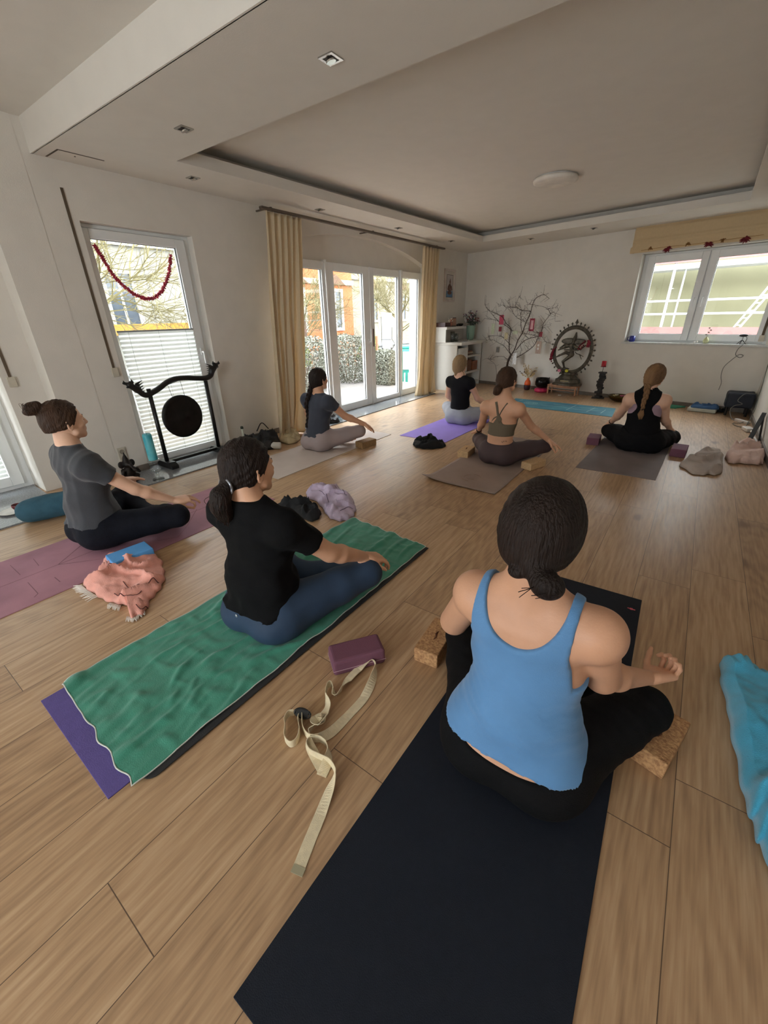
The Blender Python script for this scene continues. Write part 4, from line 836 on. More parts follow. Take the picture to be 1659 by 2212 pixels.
def bra_cut(X, Y, Z):
    x = X-c7[0]; back = Y < .03; top_b = .425+.26*np.maximum(0, .062-np.abs(x))*1.0+np.maximum(0, .05-np.abs(x+.01))*1.6
    return np.maximum(.305-Z, np.where(back, Z-top_b, Z-.50+.25*np.abs(x)))
F.cut(bra_cut); bra = mesh_obj('sports_bra', [F], om_, q['root'], q['T'], 2)
def strap(pts, w): return local_tube(q, 'bra_strap', spline([onback(q, x, z, .004) for x, z in pts], 6), w, om_, 8, bra)
strap([(.012, .45), (-.012, .52), (-.03, .585), (-.048, .632)], .0135); strap([(-.0, .50), (.022, .555), (.046, .60), (.068, .632)], .0065); strap([(-.012, .50), (-.05, .475), (-.075, .44), (-.09, .405)], .0065); strap([(.005, .44), (.02, .47), (-.005, .51)], .012)
local_tube(q, 'lower_back_tattoo', spline([onback(q, x, z, .0015) for x, z in ((.05, .255), (.06, .262), (.066, .252), (.078, .266), (.084, .256), (.094, .268), (.102, .258))], 5), .0016, mat('tattoo_ink', (52, 44, 52), .7), 5)
trousers(q, mat('plum_brown_leggings', (78, 62, 64), .75, var=.06, bump=.06), .235, off=.006, shank=.8, hres=.009, name='leggings', wr=wrinkle(.001, 20, 2))
hh = q['hh']; bc = hh(-.012, -.112, -.058)
hair_cap(q, hMid if False else hBrown, [('c', hh(0, -.085, -.02), bc, .03, .026), ('e', bc+v3((-.006, -.02, -.012)), (.040, .034, .038)), ('e', bc+v3((-.018, -.012, -.045)), (.034, .03, .026))], off=.009, low=-.06, h=.005, strand=.002)
local_tube(q, 'hair_tie', [bc+v3((math.cos(a)*.03, .012, math.sin(a)*.03+.016)) for a in [i*PI/6 for i in range(13)]], .005, rub)
W_ = q['P']['LW']; E__ = q['P']['LE']; dd = (W_-E__)/np.linalg.norm(W_-E__); local_tube(q, 'wrist_band', [W_-dd*.035, W_-dd*.015], .031, rub, 14)

# ---- 7 woman in the black tank top with plaited light brown hair
J7 = {'pel': [0.008, 0.003, 0.115], 'chest': [-0.015, 0.02, 0.412], 'c7': [-0.022, -0.001, 0.618], 'head': [0.0, 0.04, 0.785], 'LS': [-0.175, -0.018, 0.545], 'RS': [0.140, 0.0, 0.554], 'LE': [-0.244, 0.13, 0.348], 'RE': [0.19, 0.141, 0.333], 'LW': [-0.325, 0.316, 0.21], 'RW': [0.274, 0.315, 0.2], 'LH': [-0.085, 0.015, 0.112], 'RH': [0.102, 0.015, 0.112], 'LK': [-0.325, 0.349, 0.105], 'RK': [0.315, 0.369, 0.09], 'LA': [0.12, 0.293, 0.057], 'RA': [-0.126, 0.334, 0.061]}
r, q = person(dict(g=(-.312, 5.219), yaw=4, z0=.005, J=J7, sc=1.04, fat=1.16, arm=1.08, h=.009, fh=.006, fingh=.0035, skin=skB, hs=1.04, hyaw=-14, hroll=6,
    label='woman with light brown plait and black tank top, sitting between two plum blocks',
    hands={'R': ((.1, .9, -.35), (.2, .2, 1), REST), 'L': ((-.2, .85, -.4), (-.2, .2, 1), SOFT)}))
c7 = q['P']['c7']; F = Field(q['lo'], q['hi'], .008); q['torso'](F, off=.005)
F.cut(lambda X, Y, Z: np.maximum(np.maximum(.3-Z, Z-.515), np.abs(X-c7[0])-.17)); mesh_obj('mauve_bra', [F], mat('mauve_jersey', (166, 138, 150), .8), q['root'], q['T'], 2)
F = Field(q['lo'], q['hi'], .0075); q['torso'](F, off=.012)
def t7(X, Y, Z):
    x = np.abs(X-c7[0]+.0); w = .125-.055*np.exp(-((Z-.475)/.07)**2)*1.0+np.maximum(.41-Z, 0)*1.6
    nk = .065-np.sqrt((X-c7[0])**2+(Y-c7[1]-.03)**2*.7+((Z-c7[2]-.03))**2)
    return np.maximum(np.maximum(.15-Z, x-w), nk)
F.cut(t7); F.add(wrinkle(.002, 22, 5)); mesh_obj('tank_top', [F], mat('black_tank', (13, 12, 14), .85, var=.1, spec=.2), q['root'], q['T'], 2)
trousers(q, mat('black_harem', (18, 17, 19), .9, spec=.2, var=.15, bump=.15, bs=100), .22, off=.016, shank=.95, hres=.009, wr=wrinkle(.005, 26, 5))
hh = q['hh']; hair_cap(q, hMid, [('e', hh(-.012, -.075, -.06), (.045, .04, .045), .03)], off=.012, low=-.075, h=.0055, strand=.0028)
bp = [hh(-.015, -.10, -.065)]+[onback(q, x, z, .026) for x, z in ((-.035, .60), (-.042, .55), (-.04, .50), (-.038, .465))]
e_ = onback(q, -.038, .46, .028); braid(q, bp, .03, hMid, tail=(e_, (e_[0]-.004, e_[1]-.004, .41), (e_[0]+.004, e_[1], .345)))
local_tube(q, 'hair_tie', [v3(e_)+(0, 0, .008), v3(e_)-(0, 0, .006)], .015, rub)
W_ = q['P']['LW']; E__ = q['P']['LE']; dd = (W_-E__)/np.linalg.norm(W_-E__); local_tube(q, 'bracelet', [W_-dd*.03, W_-dd*.018], .03, rub, 14)

for o_ in list(bpy.data.objects):
    if o_.name.split('.')[0] == 'loose_hair': o_['kind'] = 'stuff'
# ================================================================== THINGS IN THE ROOM
CAMP = Vector((0, 0, 1.4))
def at(px, py, h=0.0):
    """point at height h seen at this pixel of the photograph"""
    d = right*((px-829.5)/FPX)-up*((py-1106)/FPX)+fwd; return CAMP+d*((h-1.4)/d.z)
def onp(px, py, P, n):
    d = right*((px-829.5)/FPX)-up*((py-1106)/FPX)+fwd; n = Vector((n[0], n[1], 0)); return CAMP+d*((Vector((P[0], P[1], 0))-CAMP).dot(n)/d.dot(n))
# ---------------------------------------------------------------- yoga mats
def quadmat(name, q, t, m, label, group=None, z=0, logo=None, curl=None):
    g = prism([(p[0], p[1]) for p in q], z, z+t)
    o = mk(name, g, m, origin=(q[0][0], q[0][1], 0), bevel=min(.0015, t*.3)); return top(o, label, 'yoga mat', group)
navym = mat('navy_rubber', (24, 29, 40), .8, var=.06, vs_=40, bump=.25, bs=350, spec=.3)
nm = quadmat('yoga_mat', [(-.515, .078), (.135, .09), (.066, 2.223), (-.51, 2.20)], .006, navym, 'long dark navy yoga mat in the foreground under the woman in blue')
lg_ = mk('logo', J(*[xf(box(-.009, .009, -.0022, .0022, 0, .0006), (.03, 2.11, .0062), a) for a in (0, PI/3, 2*PI/3)], xf(ball((0, 0, 0), (.006, .006, .0006), 10), (.03, 2.11, .0064)), box(.012, .048, 2.106, 2.114, .0061, .0063)), mat('logo_pink', (214, 96, 110), .6), nm)
quadmat('yoga_mat', [(-1.857, .118), (-1.215, .106), (-1.2, 1.9), (-1.84, 1.9)], .005, mat('purple_rubber', (96, 82, 146), .8, var=.06, vs_=30, bump=.2, bs=300), 'dark purple yoga mat, its end showing beyond the green towel')
v = []
for a in range(0, 91, 15): v.append((-1.195+.04*math.sin(math.radians(a)), .205+.04-.04*math.cos(math.radians(a))))
quadmat('yoga_mat', [(-1.8, .2)]+v+[(-1.150, 2.06), (-1.8, 2.06)], .005, mat('black_rubber', (40, 40, 42), .8, var=.08, bump=.2, bs=300), 'thin black yoga mat between the purple mat and the green towel', z=.0052)
mauve = mat('mauve_rubber', (180, 128, 142), .75, var=.16, vs_=2.2, rgb2=(150, 104, 118), bump=.1, bs=300)
mm = quadmat('yoga_mat', [(-3.385, -.15), (-2.662, -.15), (-2.662, 2.05), (-3.36, 2.05)], .005, mauve, 'mauve yoga mat with fine engraved lines under the woman in grey')
lm = mat('engraved_line', (134, 90, 104), .8)
def flatline(pts, w, z): return J(*[prism([(a[0]+n_[0]*w, a[1]+n_[1]*w), (b[0]+n_[0]*w, b[1]+n_[1]*w), (b[0]-n_[0]*w, b[1]-n_[1]*w), (a[0]-n_[0]*w, a[1]-n_[1]*w)], z, z+.0004) for a, b in zip(pts[:-1], pts[1:]) for n_ in [(lambda d: (-d[1], d[0]))((lambda d: d/(np.linalg.norm(d)+1e-9))(np.array(b[:2])-np.array(a[:2])))]])
fl_ = lambda *ps: [at(x, y, .005) for x, y in ps]
mk('alignment_lines', J(flatline([(-3.02, -.15), (-3.02, 2.04)], .0022, .0051), *[flatline(fl_(*p), .0022, .0051) for p in (((125, 1220), (175, 1178)), ((125, 1220), (215, 1208)), ((22, 1221), (44, 1242)), ((72, 1207), (84, 1222)), ((60, 1258), (82, 1282), (74, 1290)), ((118, 1247), (130, 1257)), ((340, 1168), (385, 1160), (405, 1135), (425, 1100)))]), lm, mm)
quadmat('yoga_mat', [(-3.66, 2.41), (-3.01, 2.39), (-3.03, 4.33), (-3.68, 4.35)], .006, mat('beige_rubber', (202, 186, 176), .6, var=.03, bump=.08, bs=300), 'beige yoga mat by the left curtain under the woman with the long braid')
quadmat('yoga_mat', [(-2.905, 4.345), (-2.245, 4.36), (-2.20, 6.22), (-2.86, 6.2)], .005, mat('violet_rubber', (156, 132, 220), .75, var=.04, bump=.1, bs=300), 'bright violet yoga mat under the woman with dark blond hair')
def curlmat():
    v = []; f = []; n, m_ = 24, 40
    for j in range(m_+1):
        for i in range(n+1):
            u, w = i/n, j/m_; x = -1.836+.70*u; y = 3.157+1.85*w; c = max(0, 1-math.hypot(u*1.3, w*5)/.55); e = max(0, 1-w*16); v.append((x-.02*c, y, .004+.03*c*c+.012*e*(1-u*.6)))
    for j in range(m_):
        for i in range(n): a = j*(n+1)+i; f.append((a, a+1, a+n+2, a+n+1))
    return v, f
bm2 = mk('yoga_mat', curlmat(), mat('taupe_brown_rubber', (158, 139, 130), .7, var=.1, vs_=3, bump=.12, bs=250), smooth=True, solid=.006, origin=(-1.836, 3.157, 0)); top(bm2, 'taupe brown yoga mat with a curled-up end under the woman in the sports bra', 'yoga mat')
mk('faded_print', J(*[tube([Vector((-1.47, 3.42, .0085))+Vector((math.cos(a+d)*r_, math.sin(a+d)*r_, 0)) for a in [i*PI/8 for i in range(5)]], .0012, 4) for r_, d in ((.09, .2), (.07, 2), (.05, 4), (.1, 3.3))]), mat('print_tan', (162, 134, 116), .8), bm2)
quadmat('yoga_mat', [(-.731, 4.25), (-.046, 4.266), (.0, 6.12), (-.69, 6.1)], .004, mat('charcoal_rubber', (124, 113, 113), .75, var=.08, vs_=4, bump=.12, bs=250), 'dark grey-brown yoga mat under the woman in the black tank top')
tq = [at(1322, 901), at(1336, 878), at(1116, 861), at(1100, 880)]; tq = [(-.815, 6.83), (-.866, 7.50), (-2.52, 7.60), (-2.50, 6.95)]
tm_ = quadmat('yoga_mat', tq, .005, mat('teal_rubber', (74, 136, 150), .7, var=.18, vs_=3.2, rgb2=(50, 108, 128), bump=.1, bs=250), 'teal yoga mat with pale drawing, lying crosswise in front of the altar')
mk('printed_drawing', J(*[flatline([(-2.15+.0+.10*math.cos(a)*k, 7.28+.10*math.sin(a)*k) for a in [i*PI/10 for i in range(21)]], .003, .0051) for k in (.5, .8, 1.1)], *[flatline(p, .004, .0051) for p in ([(-1.95, 7.2), (-1.6, 7.22), (-1.3, 7.1), (-1.0, 7.2)], [(-1.5, 7.0), (-1.45, 7.45)], [(-1.2, 7.0), (-1.15, 7.4)], [(-1.8, 7.38), (-1.4, 7.3), (-1.1, 7.34)], [(-2.4, 7.25), (-2.36, 7.5)], [(-1.0, 7.0), (-.98, 7.3)])]), mat('pale_print', (168, 196, 196), .8), tm_)

# ---------------------------------------------------------------- blocks
corkm = mat('cork', (206, 160, 112), .85, var=.25, vs_=90, bump=.4, bs=180, rgb2=(160, 114, 76)); corkp = mat('pale_cork', (214, 178, 134), .85, var=.12, vs_=80, bump=.3, bs=160)
plumm = mat('plum_foam', (118, 74, 92), .8, var=.05, bump=.15, bs=260); bluem = mat('blue_foam', (88, 158, 220), .75, var=.04, bump=.15, bs=260); tanm = mat('brown_cork', (142, 110, 72), .8, var=.15, vs_=70)
def block(cx, cy, rz, m, label, group=None, L=.225, Wd=.12, Hh_=.075, bev=.006, z=0, mark=None, seam=False):
    o = mk('yoga_block', [(p[0], p[1], p[2]) for p in obox(0, 0, 0, Wd, L, Hh_)[0]] and obox(0, 0, 0, Wd, L, Hh_), m, origin=(0, 0, 0), bevel=bev); o.location = (cx, cy, z); o.rotation_euler = (0, 0, rz)
    top(o, label, 'yoga block', group); WL[o.name] = Vector((0, 0, 0))
    if mark: mk('printed_mark', J(tube([(0, -.03, Hh_), (.004, -.01, Hh_+.0004), (-.004, .01, Hh_+.0004), (0, .03, Hh_)], (.002, .005, .005, .002), 6)), mat('mark_brown', (104, 62, 38), .8), o)
    if seam: mk('seam', tube([(-Wd/2-.001, -L/2-.001, .03), (Wd/2+.001, -L/2-.001, .03), (Wd/2+.001, L/2+.001, .03), (-Wd/2-.001, L/2+.001, .03), (-Wd/2-.001, -L/2-.001, .03)], .0014, 5), mat('seam_pink', (196, 158, 168), .7), o)
    return o
block(-.672, 1.30, .10, corkm, 'cork block beside the left hip of the woman in blue', L=.235, Wd=.113, mark=True)
block(.205, 1.325, -.24, corkm, 'cork block under the right knee of the woman in blue', L=.235, Wd=.12, mark=True)
block(-.925, 1.03, -.62, plumm, 'plum block with a pale seam, beside the cotton strap', L=.235, Wd=.118, Hh_=.08, bev=.014, seam=True)
block(-1.825, 4.05, .1, corkp, 'pale cork block at the left of the woman in the sports bra', L=.24, mark=True)
block(-1.085, 4.035, -.32, corkp, 'pale cork block behind the right thigh of the woman in the sports bra', L=.25, bev=.012)
block(-.765, 5.27, .06, plumm, 'plum block left of the woman in the black tank top', L=.23, Wd=.13, Hh_=.085)
block(.075, 5.27, -.05, plumm, 'plum block right of the woman in the black tank top', L=.25, Wd=.14, Hh_=.085)
block(-2.985, 3.735, -.12, tanm, 'dark tan cork block beside the knee of the woman with the long braid', L=.24)
block(-2.652, .858, -.1, bluem, 'blue foam block in front of the salmon scarf', L=.235, Wd=.145, Hh_=.075, z=.005)
block(-3.35, .92, -.2, bluem, 'blue foam block behind the left hip of the woman in grey', L=.24, Wd=.13, Hh_=.075, z=.005)

# ---------------------------------------------------------------- cloths
def cloth(name, outline, h, m, seed, label=None, cat=None, nf=7, rings=34, sect=150, z0=.004, amp=1.0, edge=.22, ctr=None, solid=.003, fn=None, parent=None, base=.012, group=None, rough=1.0):
    P = spline([(p[0], p[1], 0) for p in outline], 12, True); n = len(P)
    c = Vector(ctr+(0,)) if ctr else sum(P, Vector())/n; rnd = random.Random(seed); size = max((p-c).length for p in P)
    W = [(rnd.uniform(0, PI), rnd.uniform(.7, 1.35)*nf/size*.5, rnd.uniform(0, 9), rnd.uniform(.5, 1)) for _ in range(4)]; v = [(0, 0, 0)]; f = []
    def hz(x, y, t):
        q = noise.noise_vector(Vector((x/size*1.6+seed, y/size*1.6, seed*.7))); s = 0
        for a, fr, ph, w in W:
            s += w*(1-abs(math.sin(fr*(math.cos(a)*(x+q.x*size*.35)+math.sin(a)*(y+q.y*size*.35))+ph)))**1.3
        s = (s/2.4); q2 = noise.noise_vector(Vector((x/size*3.1, y/size*3.1+seed, 2.2))); s = .62*s+.5*(1-abs(math.sin(nf*1.9/size*.5*(x*.8-y*.6+q2.x*size*.4)+seed)))**2.2; e = min(1, (1-t)/edge)**.55
        fine = noise.noise(Vector((x*26, y*26, seed)))*.006*rough
        r_ = base+h*e*(.14+1.2*s*amp)+fine*e
        if fn: r_ = fn(x, y, t, r_)
        return z0+max(.001, r_ if t < .999 else base*.2)
    v[0] = (c.x, c.y, hz(c.x, c.y, 0))
    for i in range(1, rings+1):
        t = (i/rings)**.85
        for k in range(n):
            wob = 1+.03*math.sin(k*.7+seed)*(t**3)
            p = c+(P[k]-c)*t*wob; sh = noise.noise_vector(Vector((p.x*9, p.y*9, seed)))*.012*(1-t*.5)
            v.append((p.x+sh.x, p.y+sh.y, hz(p.x, p.y, t)))
    for k in range(n): f.append((0, 1+k, 1+(k+1) % n))
    for i in range(rings-1):
        for k in range(n): a = 1+i*n; b = a+n; j = (k+1) % n; f.append((a+k, b+k, b+j, a+j))
    o = mk(name, (v, f), m, parent, smooth=True, solid=solid, origin=(c.x, c.y, 0) if parent is None else None)
    if label: top(o, label, cat or 'cloth', group)
    return o
A2 = lambda *ps: [(at(x, y).x, at(x, y).y) for x, y in ps]
# green towel over the mats
tw_ = [Vector((-1.869, .202, 0)), Vector((-1.187, .170, 0)), Vector((-1.172, 2.06, 0)), Vector((-1.861, 2.125, 0))]
def towel():
    v = []; f = []; n, m_ = 90, 230
    def z(u, w, x, y):
        q = noise.noise_vector(Vector((x*2.2, y*2.2, 3))); s = 0
        s += max(0, noise.noise(Vector((x*22+q.x*3, y*5+x*8+q.y*3, 1))))*.017; s += max(0, noise.noise(Vector((x*9+y*7, y*16-x*9, 5))))*.010
        s += max(0, noise.noise(Vector((x*30, y*9+x*24, 9))))*.005
        e = min(u, 1-u, w*2.4, (1-w)*2.4); s *= (.6+.4*min(1, e*9)); c = max(0, 1-math.hypot((1-u)*.9 if False else u*1.0, w*2.5)/.12); return .0125+s+.03*c*(1-c)*2
    for j in range(m_+1):
        for i in range(n+1):
            u, w = i/n, j/m_; p = (tw_[0]*(1-u)+tw_[1]*u)*(1-w)+(tw_[3]*(1-u)+tw_[2]*u)*w
            ew = .009*noise.noise(Vector((w*11, 0, 2+round(u))))*(abs(u-.5)*2)**6; eh = .010*noise.noise(Vector((u*9, 7, round(w))))*(abs(w-.5)*2)**12
            p = p+Vector((ew*1.6, eh*1.5, 0)); v.append((p.x, p.y, z(u, w, p.x, p.y)))
    for j in range(m_):
        for i in range(n): a = j*(n+1)+i; f.append((a, a+1, a+n+2, a+n+1))
    bd = [i for i in range(n+1)]+[j*(n+1)+n for j in range(m_+1)]+[m_*(n+1)+n-i for i in range(n+1)]+[(m_-j)*(n+1) for j in range(m_+1)]
    return (v, f), [v[k] for k in bd[::2]]
tg, bd = towel(); gt = mk('towel', tg, mat('green_microfibre', (62, 142, 118), .9, var=.08, vs_=16, bump=.2, bs=240, sheen=.3), smooth=True, origin=(-1.5, 1.1, 0), solid=.0018); top(gt, 'long wrinkled green towel with a white edge laid over the mat', 'towel')
mk('white_edge_seam', tube(bd, .0028, 5), mat('seam_white', (206, 210, 202), .8), gt, smooth=True)
# salmon scarf with stripes and tassels
sc_m = mat('salmon_cotton', (236, 166, 150), .9, var=.08, vs_=20, bump=.3, bs=260, sheen=.2)
oc = A2((237, 1206), (285, 1206), (336, 1204), (352, 1225), (357, 1250), (345, 1275), (325, 1298), (312, 1325), (285, 1338), (283, 1310), (262, 1308), (232, 1300), (205, 1285), (182, 1268), (205, 1250), (222, 1228))
sf = cloth('scarf', oc, .07, sc_m, 4, 'crumpled salmon pink scarf with white tassels beside the blue block', 'scarf', nf=9)
wt = mat('tassel_white', (226, 216, 206), .9)
def tassels(edge, n, L, seed, parent):
    rnd = random.Random(seed); gs = []
    for i in range(n):
        t = i/(n-1)*(len(edge)-1); k = min(int(t), len(edge)-2); p = edge[k].lerp(edge[k+1], t-k); d = (p-parent_c); d.z = 0; d = d.normalized()
        a = rnd.uniform(-.5, .5); d2 = Vector((d.x*math.cos(a)-d.y*math.sin(a), d.x*math.sin(a)+d.y*math.cos(a), 0))
        gs.append(tube([p+Vector((0, 0, .012)), p+d*L*.5+Vector((0, 0, .012)), p+d*L*.6+d2*L*.5+Vector((0, 0, .006))], (.003, .0038, .0015), 5))
    return J(*gs)
parent_c = Vector((-2.4, .75, 0))
tas = mk('tassels', J(tassels([at(178, 1268), at(190, 1278), at(212, 1292)], 16, .05, 1, sf), tassels([at(240, 1306), at(262, 1312)], 10, .035, 2, sf), tassels([at(276, 1336), at(292, 1338), at(312, 1322)], 14, .03, 3, sf)), wt, sf); tas['kind'] = 'stuff'
def drape_line(obj, pts, m, name, w=.0022):
    me = obj.data; V = np.array([v_.co[:] for v_ in me.vertices])+np.array(WL[obj.name]); out = []
    for p in spline([(a.x, a.y, 0) for a in pts], 14):
        d = (V[:, 0]-p.x)**2+(V[:, 1]-p.y)**2; i = np.argsort(d)[:4]; out.append((p.x, p.y, V[i, 2].max()+.002))
    out = [(out[i][0], out[i][1], (out[max(0, i-1)][2]+out[i][2]*2+out[min(len(out)-1, i+1)][2])/4+.002) for i in range(len(out))]
    return mk(name, tube(out, w, 4), m, obj)
dl = mat('stripe_brown', (96, 54, 52), .9)
for p in (((205, 1245), (222, 1238), (240, 1240), (254, 1232)), ((248, 1285), (268, 1295), (295, 1290), (308, 1282)), ((268, 1262), (278, 1272), (290, 1276), (304, 1270)), ((296, 1312), (306, 1318), (318, 1308)), ((322, 1268), (334, 1258), (344, 1262))): drape_line(sf, [at(x, y, .03) for x, y in p], dl, 'stripe')
# lilac shirt, dark garment, black cloth, grey clothes, pink cloth, cream cloth
lil = mat('lilac_cotton', (204, 186, 210), .9, var=.1, vs_=14, bump=.3, bs=200, sheen=.2)
ls = cloth('shawl', A2((664, 1066), (680, 1056), (712, 1054), (735, 1064), (758, 1078), (768, 1102), (762, 1118), (742, 1127), (715, 1122), (700, 1105), (684, 1085), (666, 1078)), .085, lil, 9, 'crumpled lilac checked shawl beyond the green towel', 'shawl', nf=8)
for p in (((690, 1066), (702, 1074), (712, 1088)), ((735, 1108), (750, 1100), (762, 1098)), ((725, 1062), (738, 1068), (750, 1080))): drape_line(ls, [at(x, y, .04) for x, y in p], mat('stripe_violet', (92, 78, 108), .9), 'stripe')
cloth('jacket', A2((600, 1096), (625, 1088), (660, 1090), (688, 1102), (692, 1116), (676, 1128), (650, 1120), (615, 1110)), .09, mat('black_fleece', (34, 34, 36), .95, var=.2, bump=.3, bs=150), 21, 'dark crumpled jacket on the floor beside the lilac shawl', 'jacket', nf=5)
cloth('sweater', A2((893, 960), (905, 953), (922, 950), (942, 953), (962, 964), (950, 969), (922, 971), (900, 968)), .10, mat('black_knit', (18, 18, 20), .95, var=.2, bump=.3, bs=150), 5, 'small black heap of clothing at the end of the violet mat', 'sweater', nf=4, amp=.7)
cloth('trousers', A2((1468, 1006), (1492, 1005), (1500, 985), (1520, 974), (1545, 972), (1558, 985), (1556, 1024), (1530, 1026), (1500, 1026)), .10, mat('grey_beige_cotton', (182, 168, 158), .9, var=.12, bump=.3, bs=160), 15, 'grey-beige clothes dropped on the floor right of the plum block', 'clothes', nf=6)
cloth('sweater', A2((1567, 990), (1580, 972), (1602, 962), (1628, 966), (1644, 978), (1648, 1000), (1635, 1005), (1600, 1002), (1575, 1002)), .13, mat('powder_pink', (232, 200, 188), .9, var=.06, bump=.3, bs=160), 33, 'powder pink folded sweater on the floor against the right wall', 'sweater', nf=6)
cloth('towel', A2((605, 955), (612, 945), (632, 939), (648, 944), (646, 953), (628, 960)), .09, mat('cream_cotton', (206, 188, 150), .9, var=.06), 8, 'cream cloth on the floor at the foot of the left curtain', 'towel', nf=5)
def thick(x, y, t, r): return r
bo = A2((1552, 1448), (1568, 1438), (1600, 1448), (1632, 1462), (1659, 1470)) + [(.62, 1.93), (.70, 1.75), (.72, 1.4), (.68, 1.15), (.60, 1.02)]+A2((1659, 1868), (1625, 1795), (1600, 1715), (1580, 1600), (1567, 1520))
cloth('towel', bo, .15, mat('turquoise_terry', (72, 172, 208), .95, var=.06, vs_=20, bump=.35, bs=300, sheen=.35), 12, 'turquoise blue towel in thick folds at the right edge of the floor', 'towel', nf=4, amp=.75, rings=60, base=.03, edge=.22)

# ---------------------------------------------------------------- cotton strap
def ribbon(pts, w, th=.0022):
    """pts: (x,y,z, lean) lean 0 lies flat, 1 stands on edge, 2 flat turned over"""
    P = spline([Vector((p[0], p[1], p[2])) for p in pts], 8); Ls = [p[3] for p in pts]; k = 8; v = []; f = []
    n = len(P); 
    for i, p in enumerate(P):
        j = min(i//k, len(Ls)-2); t = (i-j*k)/k; ln = Ls[j]*(1-t)+Ls[j+1]*t; tg_ = (P[min(i+1, n-1)]-P[max(i-1, 0)]).normalized(); side = tg_.cross(Vector((0, 0, 1))); side = side.normalized() if side.length > 1e-4 else Vector((1, 0, 0)); upv = side.cross(tg_).normalized()
        a = ln*PI/2; d = side*math.cos(a)+upv*math.sin(a); nn = tg_.cross(d).normalized()
        lift = abs(math.sin(a))*w/2
        for s1, s2 in ((-1, -1), (1, -1), (1, 1), (-1, 1)): v.append(tuple(p+Vector((0, 0, lift))+d*(w/2*s1)+nn*(th/2*s2)))
    for i in range(n-1):
        for q in range(4): r_ = (q+1) % 4; f.append((i*4+q, i*4+r_, (i+1)*4+r_, (i+1)*4+q))
    f.append((0, 1, 2, 3)); f.append(tuple((n-1)*4+q for q in (3, 2, 1, 0))); return v, f
strapm = mat('natural_cotton_webbing', (228, 212, 178), .9, var=.06, vs_=60, bump=.3, bs=420)
def SP(x, y, z, l): p = at(x, y, z); return (p.x, p.y, z, l)
s1 = [SP(642, 1884, .003, 0), SP(668, 1818, .003, 0), SP(692, 1760, .004, 0), SP(712, 1710, .006, .3), SP(722, 1682, .004, .75), SP(723, 1668, .004, .95), SP(712, 1652, .004, 1), SP(692, 1642, .004, 1), SP(672, 1632, .004, 1), SP(664, 1617, .004, 1), SP(670, 1606, .004, 1), SP(688, 1602, .004, 1), SP(704, 1612, .004, 1), SP(712, 1630, .004, .8), SP(706, 1652, .004, .3), SP(694, 1676, .003, 0)]
s2 = [SP(700, 1668, .006, 0), SP(684, 1640, .006, .0), SP(668, 1610, .006, .5), SP(668, 1588, .004, 1), SP(678, 1574, .012, .7), SP(690, 1562, .02, .2), SP(694, 1548, .03, -.3), SP(680, 1558, .03, .2), SP(690, 1570, .02, .7), SP(700, 1545, .02, .2), SP(708, 1528, .01, .5), SP(704, 1508, .004, 1), SP(708, 1488, .004, 1), SP(716, 1484, .004, 1), SP(722, 1496, .004, .9), SP(724, 1508, .004, .6), SP(738, 1494, .004, .9), SP(752, 1470, .012, .15), SP(775, 1446, .02, .1), SP(800, 1432, .02, .6), SP(812, 1444, .004, 1), SP(806, 1470, .004, .5), SP(786, 1508, .003, 0), SP(750, 1548, .003, 0), SP(715, 1585, .004, .3), SP(690, 1600, .004, .8), SP(668, 1598, .004, 1), SP(655, 1578, .004, 1), SP(654, 1552, .004, 1)]
s3 = [SP(652, 1548, .004, 1), SP(645, 1560, .004, 1), SP(648, 1585, .004, 1), SP(642, 1606, .004, 1), SP(628, 1614, .004, 1), SP(616, 1600, .004, 1), SP(617, 1578, .004, 1), SP(616, 1562, .004, 1), SP(624, 1548, .004, 1), SP(636, 1545, .004, 1)]
st = thing('yoga_strap', 'natural cotton strap lying twisted on the floor in front of the plum block', 'strap', tuple(at(700, 1600)))
mk('webbing', J(ribbon(s1, .036), ribbon(s2, .036), ribbon(s3, .034)), strapm, st)
mk('end_band', ribbon([SP(640, 1889, .0035, 0), SP(648, 1871, .0035, 0)], .037, .0034), mat('band_olive', (168, 160, 132), .5), st)
bc_ = at(652, 1545, .02)
mk('buckle', J(xf(tube([(.026*math.cos(a), .014*math.sin(a), 0) for a in [i*PI/8 for i in range(17)]], .0045, 8), (bc_.x, bc_.y, .035), .6, .9, .2), xf(tube([(.026*math.cos(a), .014*math.sin(a), 0) for a in [i*PI/8 for i in range(17)]], .0045, 8), (bc_.x+.008, bc_.y+.004, .028), .4, .7, .1), xf(box(-.024, .024, -.012, .012, -.003, .003), (bc_.x+.004, bc_.y, .036), .5, .8, .2)), mat('black_plastic', (20, 20, 20), .4), st)

